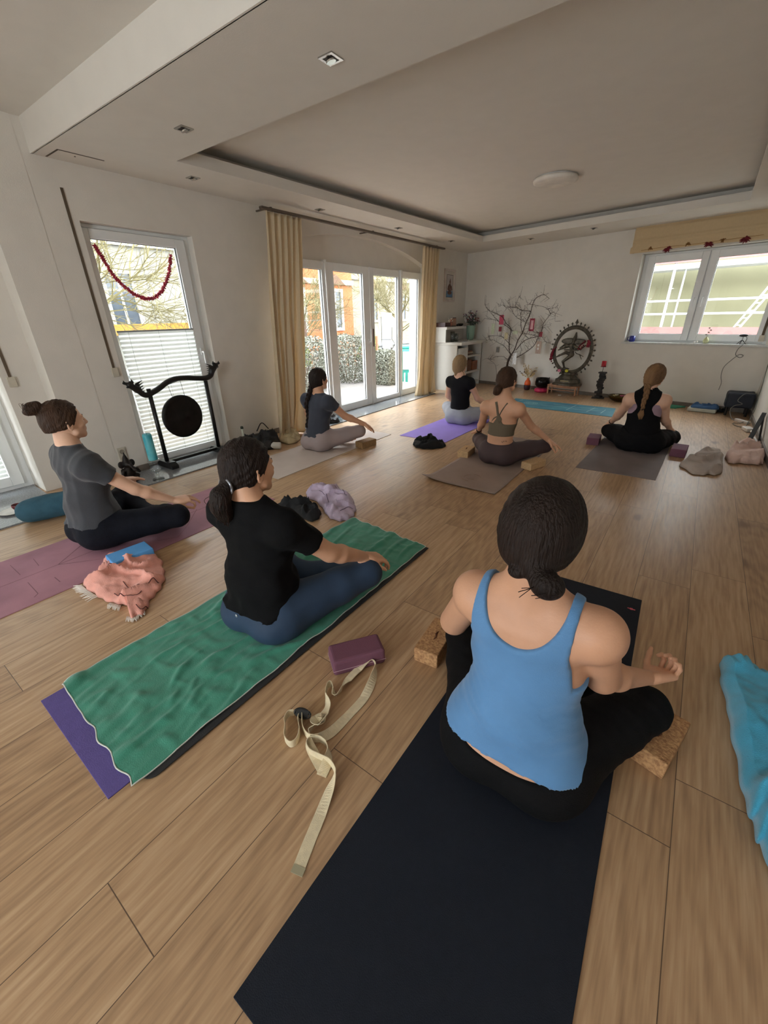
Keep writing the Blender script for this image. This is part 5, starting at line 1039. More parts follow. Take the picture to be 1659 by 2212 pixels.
# ---------------------------------------------------------------- curtains
curt = cloth_trans('gold_silk', (240, 222, 190), .3); curt2 = curt
def curtain(name, y0t, y1t, y0b, y1b, xt, xb, ztop, label, seed, pleats=7, flare=.05):
    v = []; f = []; n, m_ = 150, 60; rnd = random.Random(seed); ph = [rnd.uniform(0, 6) for _ in range(5)]
    for j in range(m_+1):
        t = j/m_; z = ztop*(1-t)+.012*t
        for i in range(n+1):
            u = i/n; k = pleats*2*PI; a = .022+flare*t*(.6+.4*math.sin(t*3+ph[0]))
            y = (y0t+(y1t-y0t)*u)*(1-t)+(y0b+(y1b-y0b)*u)*t; uu = u+.05*math.sin(t*2.5+ph[1])*math.sin(u*PI)
            x = xt*(1-t)+xb*t+a*(math.sin(uu*k+.8*math.sin(t*2+ph[2]))*(1-.45*t)+.9*t*math.sin(uu*k*.42+ph[3]))+.012*math.sin(z*5+u*20)*t
            y += .018*math.sin(uu*k*1.0+1.5)+.015*t*math.sin(z*4+ph[4])
            if t > .85: x += (t-.85)*.35*math.sin(u*9+ph[1])
            v.append((x, y, z))
    for j in range(m_):
        for i in range(n): a = j*(n+1)+i; f.append((a, a+1, a+n+2, a+n+1))
    o = mk('curtain', (v, f), curt, smooth=True, solid=.002); return top(o, label, 'curtain', None)
curtain('curtain', 3.60, 4.13, 3.37, 3.86, -4.15, -4.14, 2.455, 'long gold curtain at the left side of the garden doors', 2, 6)
curtain('curtain', 6.93, 7.50, 6.86, 7.42, -4.15, -4.18, 2.455, 'long gold curtain at the right side of the garden doors', 5, 6, .035)
rd = thing('curtain_rail', 'dark flat curtain rail along the ceiling above the garden doors', 'curtain rail', (-4.15, 5.6, 2.46))
mk('rail', box(-4.175, -4.125, 3.56, 7.66, 2.462, 2.487), mat('rail_bronze', (92, 80, 68), .5), rd, bevel=.004)
mk('bracket', J(*[box(-4.4, -4.15, y, y+.02, 2.487, 2.5) for y in (3.7, 5.55, 7.4)]), mat('rail_bronze', (92, 80, 68), .5), rd)
# roman valance over the altar window with felt flowers
vm = cloth_trans('gold_linen', (232, 208, 168), .25)
def valance():
    v = []; f = []; n, m_ = 80, 26
    prof = [(0, .10), (.12, .105), (.14, .118), (.3, .115), (.5, .112), (.56, .13), (.62, .118), (.66, .132), (.72, .12), (.9, .125), (1, .112)]
    def dep(t):
        for (a, p), (b, q) in zip(prof[:-1], prof[1:]):
            if t <= b: return p+(q-p)*(t-a)/(b-a)
        return prof[-1][1]
    for j in range(m_+1):
        t = j/m_
        for i in range(n+1):
            u = i/n; s = .0+2.04*u+.02*(t > .8)*(u < .05)*-1; zz = 2.572-.352*t+.008*math.sin(u*9+t*4)*t; v.append(BW(s, zz, -dep(t)-.006*math.sin(u*14+t*6)))
    for j in range(m_):
        for i in range(n): a = j*(n+1)+i; f.append((a, a+1, a+n+2, a+n+1))
    k = len(v)
    for j in range(m_+1): t = j/m_; v.append(BW(0, 2.572-.352*t, 0))
    for j in range(m_): f.append((j*(n+1), (j+1)*(n+1), k+j+1, k+j))
    return v, f
va = mk('roman_blind', valance(), vm, smooth=True, solid=.002); top(va, 'gold roman blind pulled up above the altar window', 'blind')
def felt(px, py, big, label, i):
    p = onp(px, py, BW(0, 0, -.135)[:2], (.2049, .9788)); rnd = random.Random(i); R_ = .055 if big else .034; gs = [ball((p.x, p.y, p.z), (R_*.45, R_*.3, R_*.4), 10)]
    for k in range(18 if big else 11):
        a = rnd.uniform(0, 2*PI); l = R_*rnd.uniform(.7, 1.25); gs.append(tube([p, p+Vector((math.cos(a)*l*.6, -.02, math.sin(a)*l*.5)), p+Vector((math.cos(a)*l, -.012+rnd.uniform(-.02, .01), math.sin(a)*l*.7-.01))], (.009, .008, .002) if big else (.006, .006, .002), 5))
    o = mk('fabric_flower', J(*gs), mat('felt_red', (112, 26, 36), .9) if big else mat('felt_brown', (140, 98, 50), .9), smooth=True); top(o, label, 'flower', 'flowers along the roman blind')
felt(1442, 538, True, 'dark red fabric flower on the roman blind, nearest its left end', 1); felt(1530, 528, True, 'dark red fabric flower on the roman blind, above the middle of the window', 2); felt(1610, 517, True, 'dark red fabric flower on the roman blind, above the right window pane', 3)
felt(1405, 536, False, 'small brown fabric flower on the roman blind, leftmost of all', 4); felt(1486, 527, False, 'small brown fabric flower between the left and middle red flowers', 5); felt(1562, 518, False, 'small brown fabric flower between the middle and right red flowers', 6)
mk_ = mk('cord', tube(spline([onp(x, y, BW(0, 0, -.135)[:2], (.2049, .9788)) for x, y in ((1385, 541), (1442, 533), (1486, 529), (1530, 523), (1562, 519), (1610, 512), (1650, 507))], 5), .003, 5), mat('cord_gold', (176, 130, 70), .8), va)

# ---------------------------------------------------------------- shutter strap guides, sockets, lamps
def sguide(x, y, z0, z1, label):
    t = thing('shutter_strap', label, 'shutter strap', (x, y, z0)); mk('strap', box(x, x+.006, y-.010, y+.010, z0+.05, z1), mat('strap_brown', (96, 82, 66), .8), t)
    mk('strap_box', box(x, x+.02, y-.028, y+.028, z0-.03, z0+.05), mat('ivory_plastic', (206, 198, 180), .4), t, bevel=.004)
sguide(LX, 1.785, .97, 2.37, 'brown roller shutter strap left of the gong window'); sguide(-4.60, 1.06, .96, 1.62, 'roller shutter strap in the wall recess left of the pilaster')
t = thing('shutter_strap', 'brown roller shutter strap at the right edge of the altar window', 'shutter strap', BW(1.90, 1.0, 0)); q0 = BW(1.915, 1.04, -.005)
mk('strap', slab(BW(0, 0, -.008)[:2], (BDx, BDy), (.2049, .9788), 1.90, 1.93, 1.06, 2.2, 0, .007), mat('strap_brown', (96, 82, 66), .8), t); mk('strap_box', slab(BW(0, 0, -.02)[:2], (BDx, BDy), (.2049, .9788), 1.885, 1.945, .98, 1.06, 0, .02), mat('ivory_plastic', (206, 198, 180), .4), t)
t = thing('wall_socket', 'double wall socket beside the dark statuette, left of the gong', 'socket', (LX, 1.637, .25)); ivm = mat('socket_ivory', (200, 192, 176), .4)
mk('plate', box(LX, LX+.012, 1.60, 1.675, .14, .29), ivm, t, bevel=.003); mk('outlet', J(*[xf(lathe([(.022, 0), (.022, .004), (.018, .004), (.016, .001)], (0, 0, 0), 18), (LX+.012, 1.637, z), 0, 0, PI/2) for z in (.25, .18)]), mat('socket_grey', (150, 142, 128), .5), t)
t = thing('wall_socket', 'small light switch on the back wall behind the bare branches', 'switch', BW(-2.332, .72, 0)); mk('plate', slab(BW(0, 0, -.01)[:2], (BDx, BDy), (.2049, .9788), -2.37, -2.29, .66, .78, 0, .01), ivm, t, bevel=.003)
chrome = mat('chrome', (190, 188, 184), .2, .9)
labs = ['square ceiling spotlight nearest the camera, in the middle of the soffit', 'square ceiling spotlight left of the tray corner, tilted lamp showing', 'square ceiling spotlight above the gap between gong window and curtain', 'square ceiling spotlight just above the left part of the curtain rail', 'square ceiling spotlight above the middle of the garden doors', 'square ceiling spotlight near the right end of the curtain rail', 'square ceiling spotlight at the back wall above the branches', 'square ceiling spotlight at the back wall left of the roman blind']
def spot(i, x, y):
    t = thing('ceiling_spotlight', labs[i], 'spotlight', (x, y, CZ), 'square spotlights in the soffit'); s_ = .045
    mk('frame', J(frame([(x-.030, y-.030), (x-.030, y+.030), (x+.030, y+.030), (x+.030, y-.030)], [(x-s_, y-s_), (x-s_, y+s_), (x+s_, y+s_), (x+s_, y-s_)], CZ-.006, CZ+.001)), chrome, t)
    mk('recess', box(x-.031, x+.031, y-.031, y+.031, CZ-.004, CZ-.0005), mat('lamp_dark', (52, 46, 42), .5), t)
    mk('lamp', xf(lathe([(.024, 0), (.026, .006), (.020, .010), (.016, .003)], (0, 0, -.012), 20), (x-.004, y+.003, CZ-.002), 0, .35 if i else .2, -.2), chrome, t)
for i, (x, y) in enumerate(((-1.81, 2.11), (-3.12, 2.11), (-4.03, 2.73), (-4.01, 4.33), (-3.94, 5.88), (-3.90, 7.45), (-2.78, 8.2), (-1.74, 7.93))): spot(i, x, y)
t = thing('ceiling_lamp', 'flat round white ceiling lamp in the tray', 'ceiling lamp', (-1.70, 5.58, CZ+.17))
mk('shade', lathe([(.0, 0), (.20, 0), (.225, .01), (.23, .03), (.22, .045)], (-1.70, 5.58, CZ+.115), 40), mat('lamp_white', (226, 220, 210), .6), t, smooth=True)
mk('base', lathe([(.2, 0), (.2, .02)], (-1.70, 5.58, CZ+.152), 30), whitem, t)
# flower garland on the gong window
rp = mat('garland_red', (150, 30, 52), .8, var=.3, vs_=60, rgb2=(196, 70, 90)); gp = spline([(-4.44, y, z) for y, z in ((1.93, 2.0), (1.975, 1.90), (2.02, 1.785), (2.09, 1.70), (2.17, 1.635), (2.3, 1.60), (2.42, 1.655), (2.50, 1.75), (2.56, 1.85), (2.605, 1.98))], 9)
gl = thing('flower_garland', 'red flower garland hanging in a curve on the gong window', 'garland', (-4.44, 2.28, 1.6)); rnd = random.Random(1)
mk('petals', J(*[tube([p, p+Vector((rnd.gauss(0, 1), rnd.gauss(0, 1), rnd.gauss(0, 1))).normalized()*rnd.uniform(.014, .024)], (.006, .003), 4) for p in gp for _ in range(14)]), rp, gl)
mk('thread', tube(gp, .004, 5), mat('thread_dark', (70, 20, 28), .8), gl)
# line drawing sticker on the left door leaf
gs = []
for k in range(16):
    a = 2*PI*k/16; gs.append(tube([(-4.498, 5.41+.10*math.cos(a)+.045*math.cos(b), 1.10+.10*math.sin(a)+.045*math.sin(b)) for b in [i*PI/6 for i in range(13)]], .0013, 3))
for r_ in (.03, .055, .16): gs.append(tube([(-4.498, 5.41+r_*math.cos(b), 1.10+r_*math.sin(b)) for b in [i*PI/10 for i in range(21)]], .0016, 3))
for k in range(12):
    a = 2*PI*k/12; gs.append(tube([(-4.498, 5.41+.16*math.cos(a), 1.10+.16*math.sin(a)), (-4.498, 5.41+.27*math.cos(a+.26), 1.10+.27*math.sin(a+.26)), (-4.498, 5.41+.16*math.cos(a+.52), 1.10+.16*math.sin(a+.52))], .0013, 3))
top(mk('window_sticker', J(*gs), mat('sticker_brown', (110, 78, 52), .7)), 'fine line mandala drawn on the glass of the left door leaf', 'sticker')
# framed picture by the right curtain
t = thing('framed_picture', 'tall white framed picture of a seated figure beside the right curtain', 'picture', (LX, 8.38, 1.65))
mk('frame', pframe((LX+.025, 0), (0, 1), (-1, 0), 8.16, 8.615, 1.65, 2.22, .035, 0, .025), mat('frame_silver', (210, 196, 190), .4), t, bevel=.004)
mk('mount', box(LX, LX+.008, 8.19, 8.585, 1.68, 2.19), mat('mount_white', (206, 200, 190), .8), t)
pc = mk('print', box(LX, LX+.011, 8.26, 8.52, 1.73, 2.12), mat('print_sky', (186, 178, 178), .7, vs_=3), t)
xx = LX+.012
mk('print_sea', box(LX, xx, 8.26, 8.52, 1.73, 1.84), mat('print_blue', (100, 134, 168), .7, vs_=6), pc)
mk('print_figure', J(ball((xx, 8.40, 2.0), (.001, .028, .036), 12), ball((xx, 8.40, 2.04), (.001, .014, .016), 8), ball((xx, 8.39, 1.90), (.001, .07, .07), 14), ball((xx, 8.39, 1.81), (.001, .095, .035), 14), tube([(xx, 8.33, 1.93), (xx, 8.31, 1.87), (xx, 8.38, 1.84)], .012, 6), tube([(xx, 8.45, 1.93), (xx, 8.48, 1.86), (xx, 8.40, 1.84)], .012, 6)), mat('print_brown', (112, 78, 66), .7, vs_=30, var=.3), pc)
mk('print_border', pframe((xx, 0), (0, 1), (-1, 0), 8.255, 8.525, 1.725, 2.125, .006, 0, .003), mat('print_dark', (60, 52, 48), .7), pc)

# ---------------------------------------------------------------- gong
gk = mat('black_lacquer', (20, 19, 20), .35, var=.2, spec=.5); gx = -4.285
t = thing('gong_stand', 'black wooden gong stand with dragon heads in front of the window', 'gong stand', (gx, 2.27, 0))
for y in (1.995, 2.615): mk('post', tube([(gx, y, .05), (gx, y, .81)], .0205, 12), gk, t, smooth=True)
for y in (1.995, 2.615): mk('foot', J(xf(prism([(-.14, 0), (.15, 0), (.15, .035), (.10, .065), (-.09, .065), (-.14, .035)], -.04, .04), (gx, y, .012), 0, PI/2)), gk, t, bevel=.006)
mk('cross_bar', box(gx-.018, gx+.018, 2.0, 2.61, .045, .075), gk, t, bevel=.005)
F = Field((gx-.06, 1.70, .62), (gx+.06, 2.86, 1.08), .0055, cap=.05)
pts = spline([(gx, 1.905, .80), (gx, 1.935, .765), (gx, 1.975, .755), (gx, 2.03, .772), (gx, 2.10, .80), (gx, 2.19, .845), (gx, 2.28, .868), (gx, 2.40, .865), (gx, 2.51, .848), (gx, 2.60, .838), (gx, 2.66, .843), (gx, 2.695, .865), (gx, 2.71, .895)], 5)
for a, b in zip(pts[:-1], pts[1:]): F.cone(a, b, .0255, .0255, .004)
def dragon(F, c, s, m_=1.0):
    c = Vector(c); V_ = lambda y, z: c+Vector((0, s*y*m_, z*m_))
    F.cone(c, V_(.045, .035), .024*m_, .017*m_, .01); F.cone(V_(.03, .038), V_(.075, .05), .013*m_, .008*m_, .006); F.cone(V_(.03, .02), V_(.062, .022), .009*m_, .005*m_, .004)
    F.cone(V_(.02, .05), V_(.025, .07), .008*m_, .004, .004); F.ell(V_(.035, .052), (.014, .009*m_, .008*m_), .004)
    for k in range(5): F.cone(V_(-.002*k, .035-.014*k), V_(-.05, .058-.017*k), .008*m_, .0018, .004)
    F.cone(V_(.07, .055), V_(.074, .068), .006*m_, .003, .003)
dragon(F, (gx, 1.895, .815), -1, 1.45); dragon(F, (gx, 2.715, .905), 1, 1.35)
V, Fq = F.mesh(); mk('carved_top_beam', (V, Fq), gk, t, smooth=True)
t = thing('gong', 'round black gong hanging by cords from the dragon stand', 'gong', (gx, 2.27, .26)); gcn = (gx, 2.285, .485)
pr = [(a*1.15, b) for a, b in [(.0, .010), (.022, .010), (.028, .004), (.155, .002), (.165, .004), (.186, -.002), (.192, -.012), (.190, -.032), (.182, -.032), (.182, -.010), (.02, -.008), (0, -.008)]]
mk('disc', xf(lathe(pr, (0, 0, 0), 56, False), gcn, 0, 0, PI/2), mat('gong_iron', (30, 28, 26), .45, .6, var=.3, vs_=12), t, smooth=True)
mk('cord', J(tube([(gx, 2.215, .68), (gx, 2.19, .84)], .0022, 5), tube([(gx, 2.345, .69), (gx, 2.33, .86)], .0022, 5), tube([(gx, 2.19, .82), (gx, 2.33, .85)], .0022, 5)), rub, t)
# statuette (elephant-headed seated figure), candle
F = Field((-4.26, 1.42, .0), (-4.0, 1.68, .36), .0045, cap=.04); c = Vector((-4.13, 1.55, .012))
F.ell(c+Vector((0, 0, .03)), (.075, .075, .028), .01); F.ell(c+Vector((0, .0, .10)), (.05, .052, .062), .02); F.ell(c+Vector((.005, .045, .06)), (.035, .04, .028), .015); F.ell(c+Vector((.0, -.045, .06)), (.035, .04, .028), .015)
F.ell(c+Vector((.01, 0, .185)), (.038, .036, .036), .015); F.cone(c+Vector((.045, .01, .18)), c+Vector((.07, .025, .13)), .016, .011, .01); F.cone(c+Vector((.07, .025, .13)), c+Vector((.085, .05, .115)), .010, .007, .008)
for s in (-1, 1): F.ell(c+Vector((-.005, s*.048, .185)), (.012, .028, .034), .008); F.cone(c+Vector((.0, s*.05, .13)), c+Vector((.04, s*.075, .10)), .017, .012, .01); F.cone(c+Vector((.04, s*.075, .10)), c+Vector((.05, s*.06, .14)), .011, .01, .01)
F.cone(c+Vector((0, 0, .215)), c+Vector((0, 0, .25)), .030, .018, .006); F.cone(c+Vector((0, 0, .25)), c+Vector((0, 0, .295)), .014, .004, .006)
V, Fq = F.mesh(); top(mk('statuette', (V, Fq), mat('dark_bronze', (34, 28, 26), .45, .4, var=.3, vs_=20), smooth=True), 'small dark seated elephant-headed statuette left of the blue candle', 'statuette')
cx_, cy_ = -3.99, 1.735
t = thing('candle_holder', 'clear glass candle holder standing on the granite strip', 'candle holder', (cx_, cy_, .012)); gh = glassmat('holder_glass', (.9, .94, .95), .12)
mk('glass_stem', lathe([(.055, 0), (.05, .008), (.015, .02), (.012, .06), (.03, .085), (.055, .10), (.03, .115), (.012, .14), (.02, .17), (.055, .19), (.055, .198), (.015, .196)], (cx_, cy_, .012), 24), gh, t, smooth=True)
t = thing('candle', 'thick turquoise candle on the glass holder beside the gong', 'candle', (cx_, cy_, .21)); mk('wax', lathe([(.040, 0), (.041, .01), (.040, .235), (.034, .25), (.015, .243), (0.002, .24)], (cx_, cy_, .212), 28), mat('turquoise_wax', (48, 168, 186), .4, var=.2, vs_=7, rgb2=(120, 200, 206)), t, smooth=True); mk('wick', tube([(cx_, cy_, .45), (cx_+.002, cy_, .468)], .0015, 5), rub, t)
# saucer, cup, bolster at far left
t = thing('saucer', 'white saucer on the granite strip under the far left window', 'saucer', (-4.26, .665, .012)); mk('plate', lathe([(.04, 0), (.05, .004), (.09, .012), (.092, .015), (.05, .008), (.0, .006)], (-4.26, .665, .012), 30), mat('white_china', (224, 220, 212), .25), t, smooth=True)
t = thing('tealight_bowl', 'small wine red candle bowl on the white saucer', 'bowl', (-4.27, .70, .02)); mk('bowl', lathe([(.018, 0), (.022, .004), (.032, .026), (.034, .046), (.031, .046), (.028, .026), (.0, .012)], (-4.27, .70, .02), 24), mat('wine_ceramic', (104, 40, 46), .35), t, smooth=True)
F = Field((-4.25, .3, 0), (-3.6, 1.35, .3), .009, cap=.1); bp_ = spline([(-3.94, .70, .09), (-3.89, .84, .095), (-3.84, .98, .095), (-3.79, 1.12, .09)], 6)
for a, b in zip(bp_[:-1], bp_[1:]): F.cone(a, b, .082, .082, .03)
F.cut(lambda X, Y, Z: .012-Z); F.add(wrinkle(.005, 34, 5)); V, Fq = F.mesh(); V = smooth_verts(V, Fq, 1)
t = thing('bolster', 'teal blue cushion bolster lying left of the woman in grey', 'cushion', (-3.95, .8, 0)); mk('cover', (V, Fq), mat('petrol_cotton', (52, 92, 110), .9, var=.1, vs_=12, bump=.25, bs=180), t, smooth=True); mk('carry_strap', tube(spline([(-4.0, .72, .15), (-3.96, .82, .17), (-3.90, .94, .175), (-3.86, 1.04, .165)], 6), .008, 6), mat('navy_strap', (24, 36, 50), .8), t)
# bag, bottle and roll by the wall behind the black T-shirt woman
c_ = cloth('gym_bag', [(-4.30, 2.92), (-4.12, 2.86), (-3.92, 2.92), (-3.84, 3.06), (-3.92, 3.22), (-4.12, 3.28), (-4.3, 3.2)], .16, mat('black_nylon', (26, 25, 27), .6), 3, 'black bag slumped against the wall left of the curtain', 'bag', nf=4, rough=.5); mk('bag_handle', tube(spline([(-4.05, 3.0, .2), (-4.04, 3.08, .285), (-4.03, 3.16, .2)], 6), .006, 6), rub, c_)
t = thing('water_bottle', 'slim pale bottle with dark cap standing at the wall left of the curtain', 'bottle', (-4.17, 2.80, 0)); mk('bottle_body', lathe([(.03, 0), (.032, .01), (.032, .13), (.012, .17), (.010, .25)], (-4.13, 2.86, 0), 20), mat('frosted_glass', (206, 214, 200), .2), t, smooth=True); mk('cap', lathe([(.017, 0), (.017, .022), (.012, .028)], (-4.13, 2.86, .25), 14), mat('cap_green', (44, 56, 44), .5), t)
top(mk('paper_roll', tube([(-3.90, 3.03, .045), (-3.78, 3.10, .04)], .04, 20), mat('roll_white', (220, 218, 210), .6), smooth=True), 'white roll lying in front of the black bag', 'roll')
t = thing('water_bottle', 'clear glass water bottle in front of the garden doors', 'bottle', (-4.18, 4.60, .012)); mk('bottle_body', lathe([(.036, 0), (.04, .01), (.04, .15), (.018, .21), (.014, .26), (.016, .27)], (-4.16, 4.60, .012), 24), glassmat('bottle_glass', (.86, .9, .9), .15), t, smooth=True); mk('water', lathe([(.0355, .006), (.036, .12)], (-4.16, 4.60, .012), 20), glassmat('water', (.88, .93, .95), .05), t)
cloth('pouch', [(-4.30, 4.32), (-4.16, 4.28), (-4.06, 4.36), (-4.06, 4.48), (-4.2, 4.52), (-4.3, 4.44)], .07, mat('black_nylon', (26, 25, 27), .6), 6, 'black pouch on the granite strip beside the glass bottle', 'pouch', nf=3, z0=.014)
top(mk('notebook', obox(-4.22, 4.20, .013, .10, .15, .02, .3), mat('sky_blue_cover', (86, 140, 220), .5), bevel=.002), 'small bright blue notebook in front of the garden doors', 'notebook')

# ---------------------------------------------------------------- white shelf unit and what stands on it
sw = mat('shelf_white', (216, 213, 206), .5, var=.015)
t = thing('shelf_unit', 'white open shelf unit in the left back corner', 'shelf', (-4.1, 8.4, 0)); X0, X1, Y0, Y1 = -4.395, -3.86, 7.80, 8.98
mk('side_panel', box(X0, X1, Y0, Y0+.03, 0, .86), sw, t); mk('side_panel', box(X0, X1, Y1-.03, Y1, 0, .86), sw, t); mk('top_board', box(X0, X1+.10, Y0-.01, Y1+.07, .86, .915), sw, t, bevel=.004)
for z in (.06, .28, .60): mk('shelf_board', box(X0, X1-.01, Y0+.03, Y1-.03, z, z+.035), sw, t)
mk('door', box(X1-.02, X1, Y0+.06, 8.30, .34, .80), mat('door_white', (222, 222, 218), .4), t); mk('divider', box(X0, X1-.02, 8.3, 8.33, .095, .86), sw, t)
t = thing('wall_shelf', 'white upper wall board above the shelf unit, left of the vase', 'shelf', (-4.2, 8.1, 1.13)); mk('board', box(LX+.002, -4.08, 7.76, 8.62, 1.145, 1.19), sw, t, bevel=.003); mk('support', box(LX+.002, -4.1, 7.76, 7.785, .915, 1.145), sw, t)
# books and boxes
for i, (y, w, hgt, c, lab) in enumerate(((8.45, .20, .022, (150, 104, 84), 'top book of the small stack in the shelf'), (8.47, .22, .025, (196, 184, 160), 'middle book of the small stack in the shelf'), (8.46, .24, .025, (120, 92, 80), 'bottom book of the small stack in the shelf'))):
    top(mk('book', box(-4.15, -3.92, y-.02, y+w, .637+(2-i)*.027, .637+(2-i)*.027+hgt), mat('book_%d' % i if False else 'book_cover_'+['rust', 'cream', 'brown'][i], c, .6)), lab, 'book', 'books in the white shelf')
top(mk('wooden_box', box(-4.2, -3.9, 8.38, 8.60, .317, .54), mat('box_walnut', (120, 74, 46), .5, var=.2, vs_=9, stretch=(1, 1, 6))), 'dark walnut box in the middle of the white shelf', 'box'); top(mk('wooden_box', box(-4.2, -3.9, 8.66, 8.90, .317, .50), mat('box_cherry', (146, 88, 56), .5, var=.2, vs_=9, stretch=(1, 1, 6))), 'reddish wooden box at the right of the white shelf', 'box')
cloth('blanket', [(-4.2, 8.45), (-3.95, 8.45), (-3.95, 8.8), (-4.2, 8.8)], .07, mat('brown_wool', (74, 62, 56), .95), 4, 'dark folded blanket on the lowest shelf board', 'blanket', z0=.096, nf=3)
for i, (y, lab) in enumerate(((7.95, 'dark glass left of the other on the top board of the shelf'), (8.10, 'wider dark glass on the top board of the shelf'))):
    top(mk('glass_vase', lathe([(.035+.015*i, 0), (.04+.015*i, .19-.04*i), (.037+.015*i, .19-.04*i), (.03+.015*i, .01)], (-4.05, y, .917), 20), glassmat('smoked_glass%s' % ('' if i == 0 else '_wide'), (.55, .6, .58), .12), smooth=True), lab, 'glass')
t = thing('incense_holder', 'thin incense stick holder on the shelf left of the green vase', 'incense holder', (-3.92, 8.42, .915)); mk('holder', lathe([(.022, 0), (.02, .012), (.006, .02)], (-3.92, 8.42, .915), 14), sw, t); mk('stick', tube([(-3.92, 8.42, .93), (-3.92, 8.42, 1.07)], .003, 5), rub, t)
top(mk('wooden_chest', box(-4.36, -4.14, 7.80, 8.02, 1.192, 1.27), mat('box_mahogany', (70, 34, 30), .4), bevel=.004), 'dark mahogany chest on the upper wall board beside the curtain', 'chest')
t = thing('doll', 'small pale decorated figure on the upper wall board', 'figurine', (-4.18, 8.1, 1.19)); rnd = random.Random(5)
mk('figure_body', J(ball((-4.18, 8.10, 1.235), (.03, .035, .045), 12), ball((-4.18, 8.10, 1.30), (.022, .024, .026), 12)), mat('doll_terracotta', (176, 112, 88), .7), t, smooth=True)
mk('blossoms', J(*[ball((-4.18+rnd.uniform(-.03, .03), 8.07+rnd.uniform(-.07, .07), 1.30+rnd.uniform(-.02, .05)), .012, 7) for _ in range(14)]), mat('blossom_cream', (214, 200, 182), .8), t, smooth=True)
t = thing('photo_frame', 'small black photo frame leaning on the upper wall board', 'photo frame', (-4.2, 8.3, 1.19)); mk('frame', obox(-4.2, 8.28, 1.192, .012, .12, .165, -.5, 0, -.12), mat('frame_black', (36, 28, 26), .4), t, bevel=.002); mk('photo', obox(-4.192, 8.28, 1.205, .012, .095, .135, -.5, 0, -.12), mat('photo_sepia', (156, 118, 96), .5), t)
top(mk('singing_bowl', lathe([(.03, 0), (.055, .02), (.06, .045), (.052, .05), (.045, .02), (0, .012)], (-4.16, 8.50, 1.191), 22), mat('dark_brass', (50, 44, 34), .3, .8), smooth=True), 'small dark bowl at the right end of the upper wall board', 'bowl'); top(mk('stone', ball((-4.18, 8.415, 1.213), (.03, .035, .022), 12), mat('black_stone', (40, 36, 36), .6), smooth=True), 'round black stone beside the small photo frame', 'stone')
t = thing('vase', 'pale green glass vase with flowers standing on the shelf unit', 'vase', (-4.05, 8.78, .915)); mk('vase_glass', lathe([(.055, 0), (.07, .02), (.085, .14), (.095, .28), (.092, .28), (.08, .14), (.05, .015)], (-4.05, 8.78, .916), 26), mat('celadon_glass', (146, 176, 156), .2, var=.05), t, smooth=True)
t2 = thing('bouquet', 'bouquet of pale and dark red blossoms in the green vase', 'flowers', (-4.05, 8.78, 1.19)); rnd = random.Random(8); stems = []; heads = {0: [], 1: [], 2: []}; lv = []
for k in range(44):
    a = rnd.uniform(0, 2*PI); r_ = rnd.uniform(.04, .27); h_ = rnd.uniform(.10, .30)*(1-.25*r_/.27)+(.06 if rnd.random() < .2 else 0); b = Vector((-4.05, 8.78, 1.18)); e = b+Vector((math.cos(a)*r_*.6, math.sin(a)*r_, h_)); stems.append(tube([b, b.lerp(e, .5)+Vector((0, 0, .03)), e], (.003, .0025, .002), 4)); heads[k % 3].append(J(*[tube([e, e+Vector((rnd.gauss(0, 1), rnd.gauss(0, 1), rnd.gauss(.3, 1))).normalized()*.026], (.010, .004), 5) for _ in range(5)]))
    for _ in range(5): q = b.lerp(e, rnd.uniform(.3, .95)); d = Vector((rnd.gauss(0, 1), rnd.gauss(0, 1), rnd.gauss(0, .6))).normalized()*.04; lv.append(([tuple(q), tuple(q+d*.5+d.orthogonal().normalized()*.012), tuple(q+d), tuple(q+d*.5-d.orthogonal().normalized()*.012)], [(0, 1, 2, 3)]))
mk('stems', J(*stems), lf, t2); mk('leaves', J(*lv), mat('eucalyptus', (70, 84, 72), .7), t2); mk('white_blossoms', J(*heads[0]), mat('blossom_white', (216, 206, 208), .8), t2, smooth=True); mk('mauve_blossoms', J(*heads[1]), mat('blossom_mauve', (132, 104, 118), .8), t2, smooth=True); mk('red_blossoms', J(*heads[2]), mat('blossom_red', (128, 66, 62), .8), t2, smooth=True)

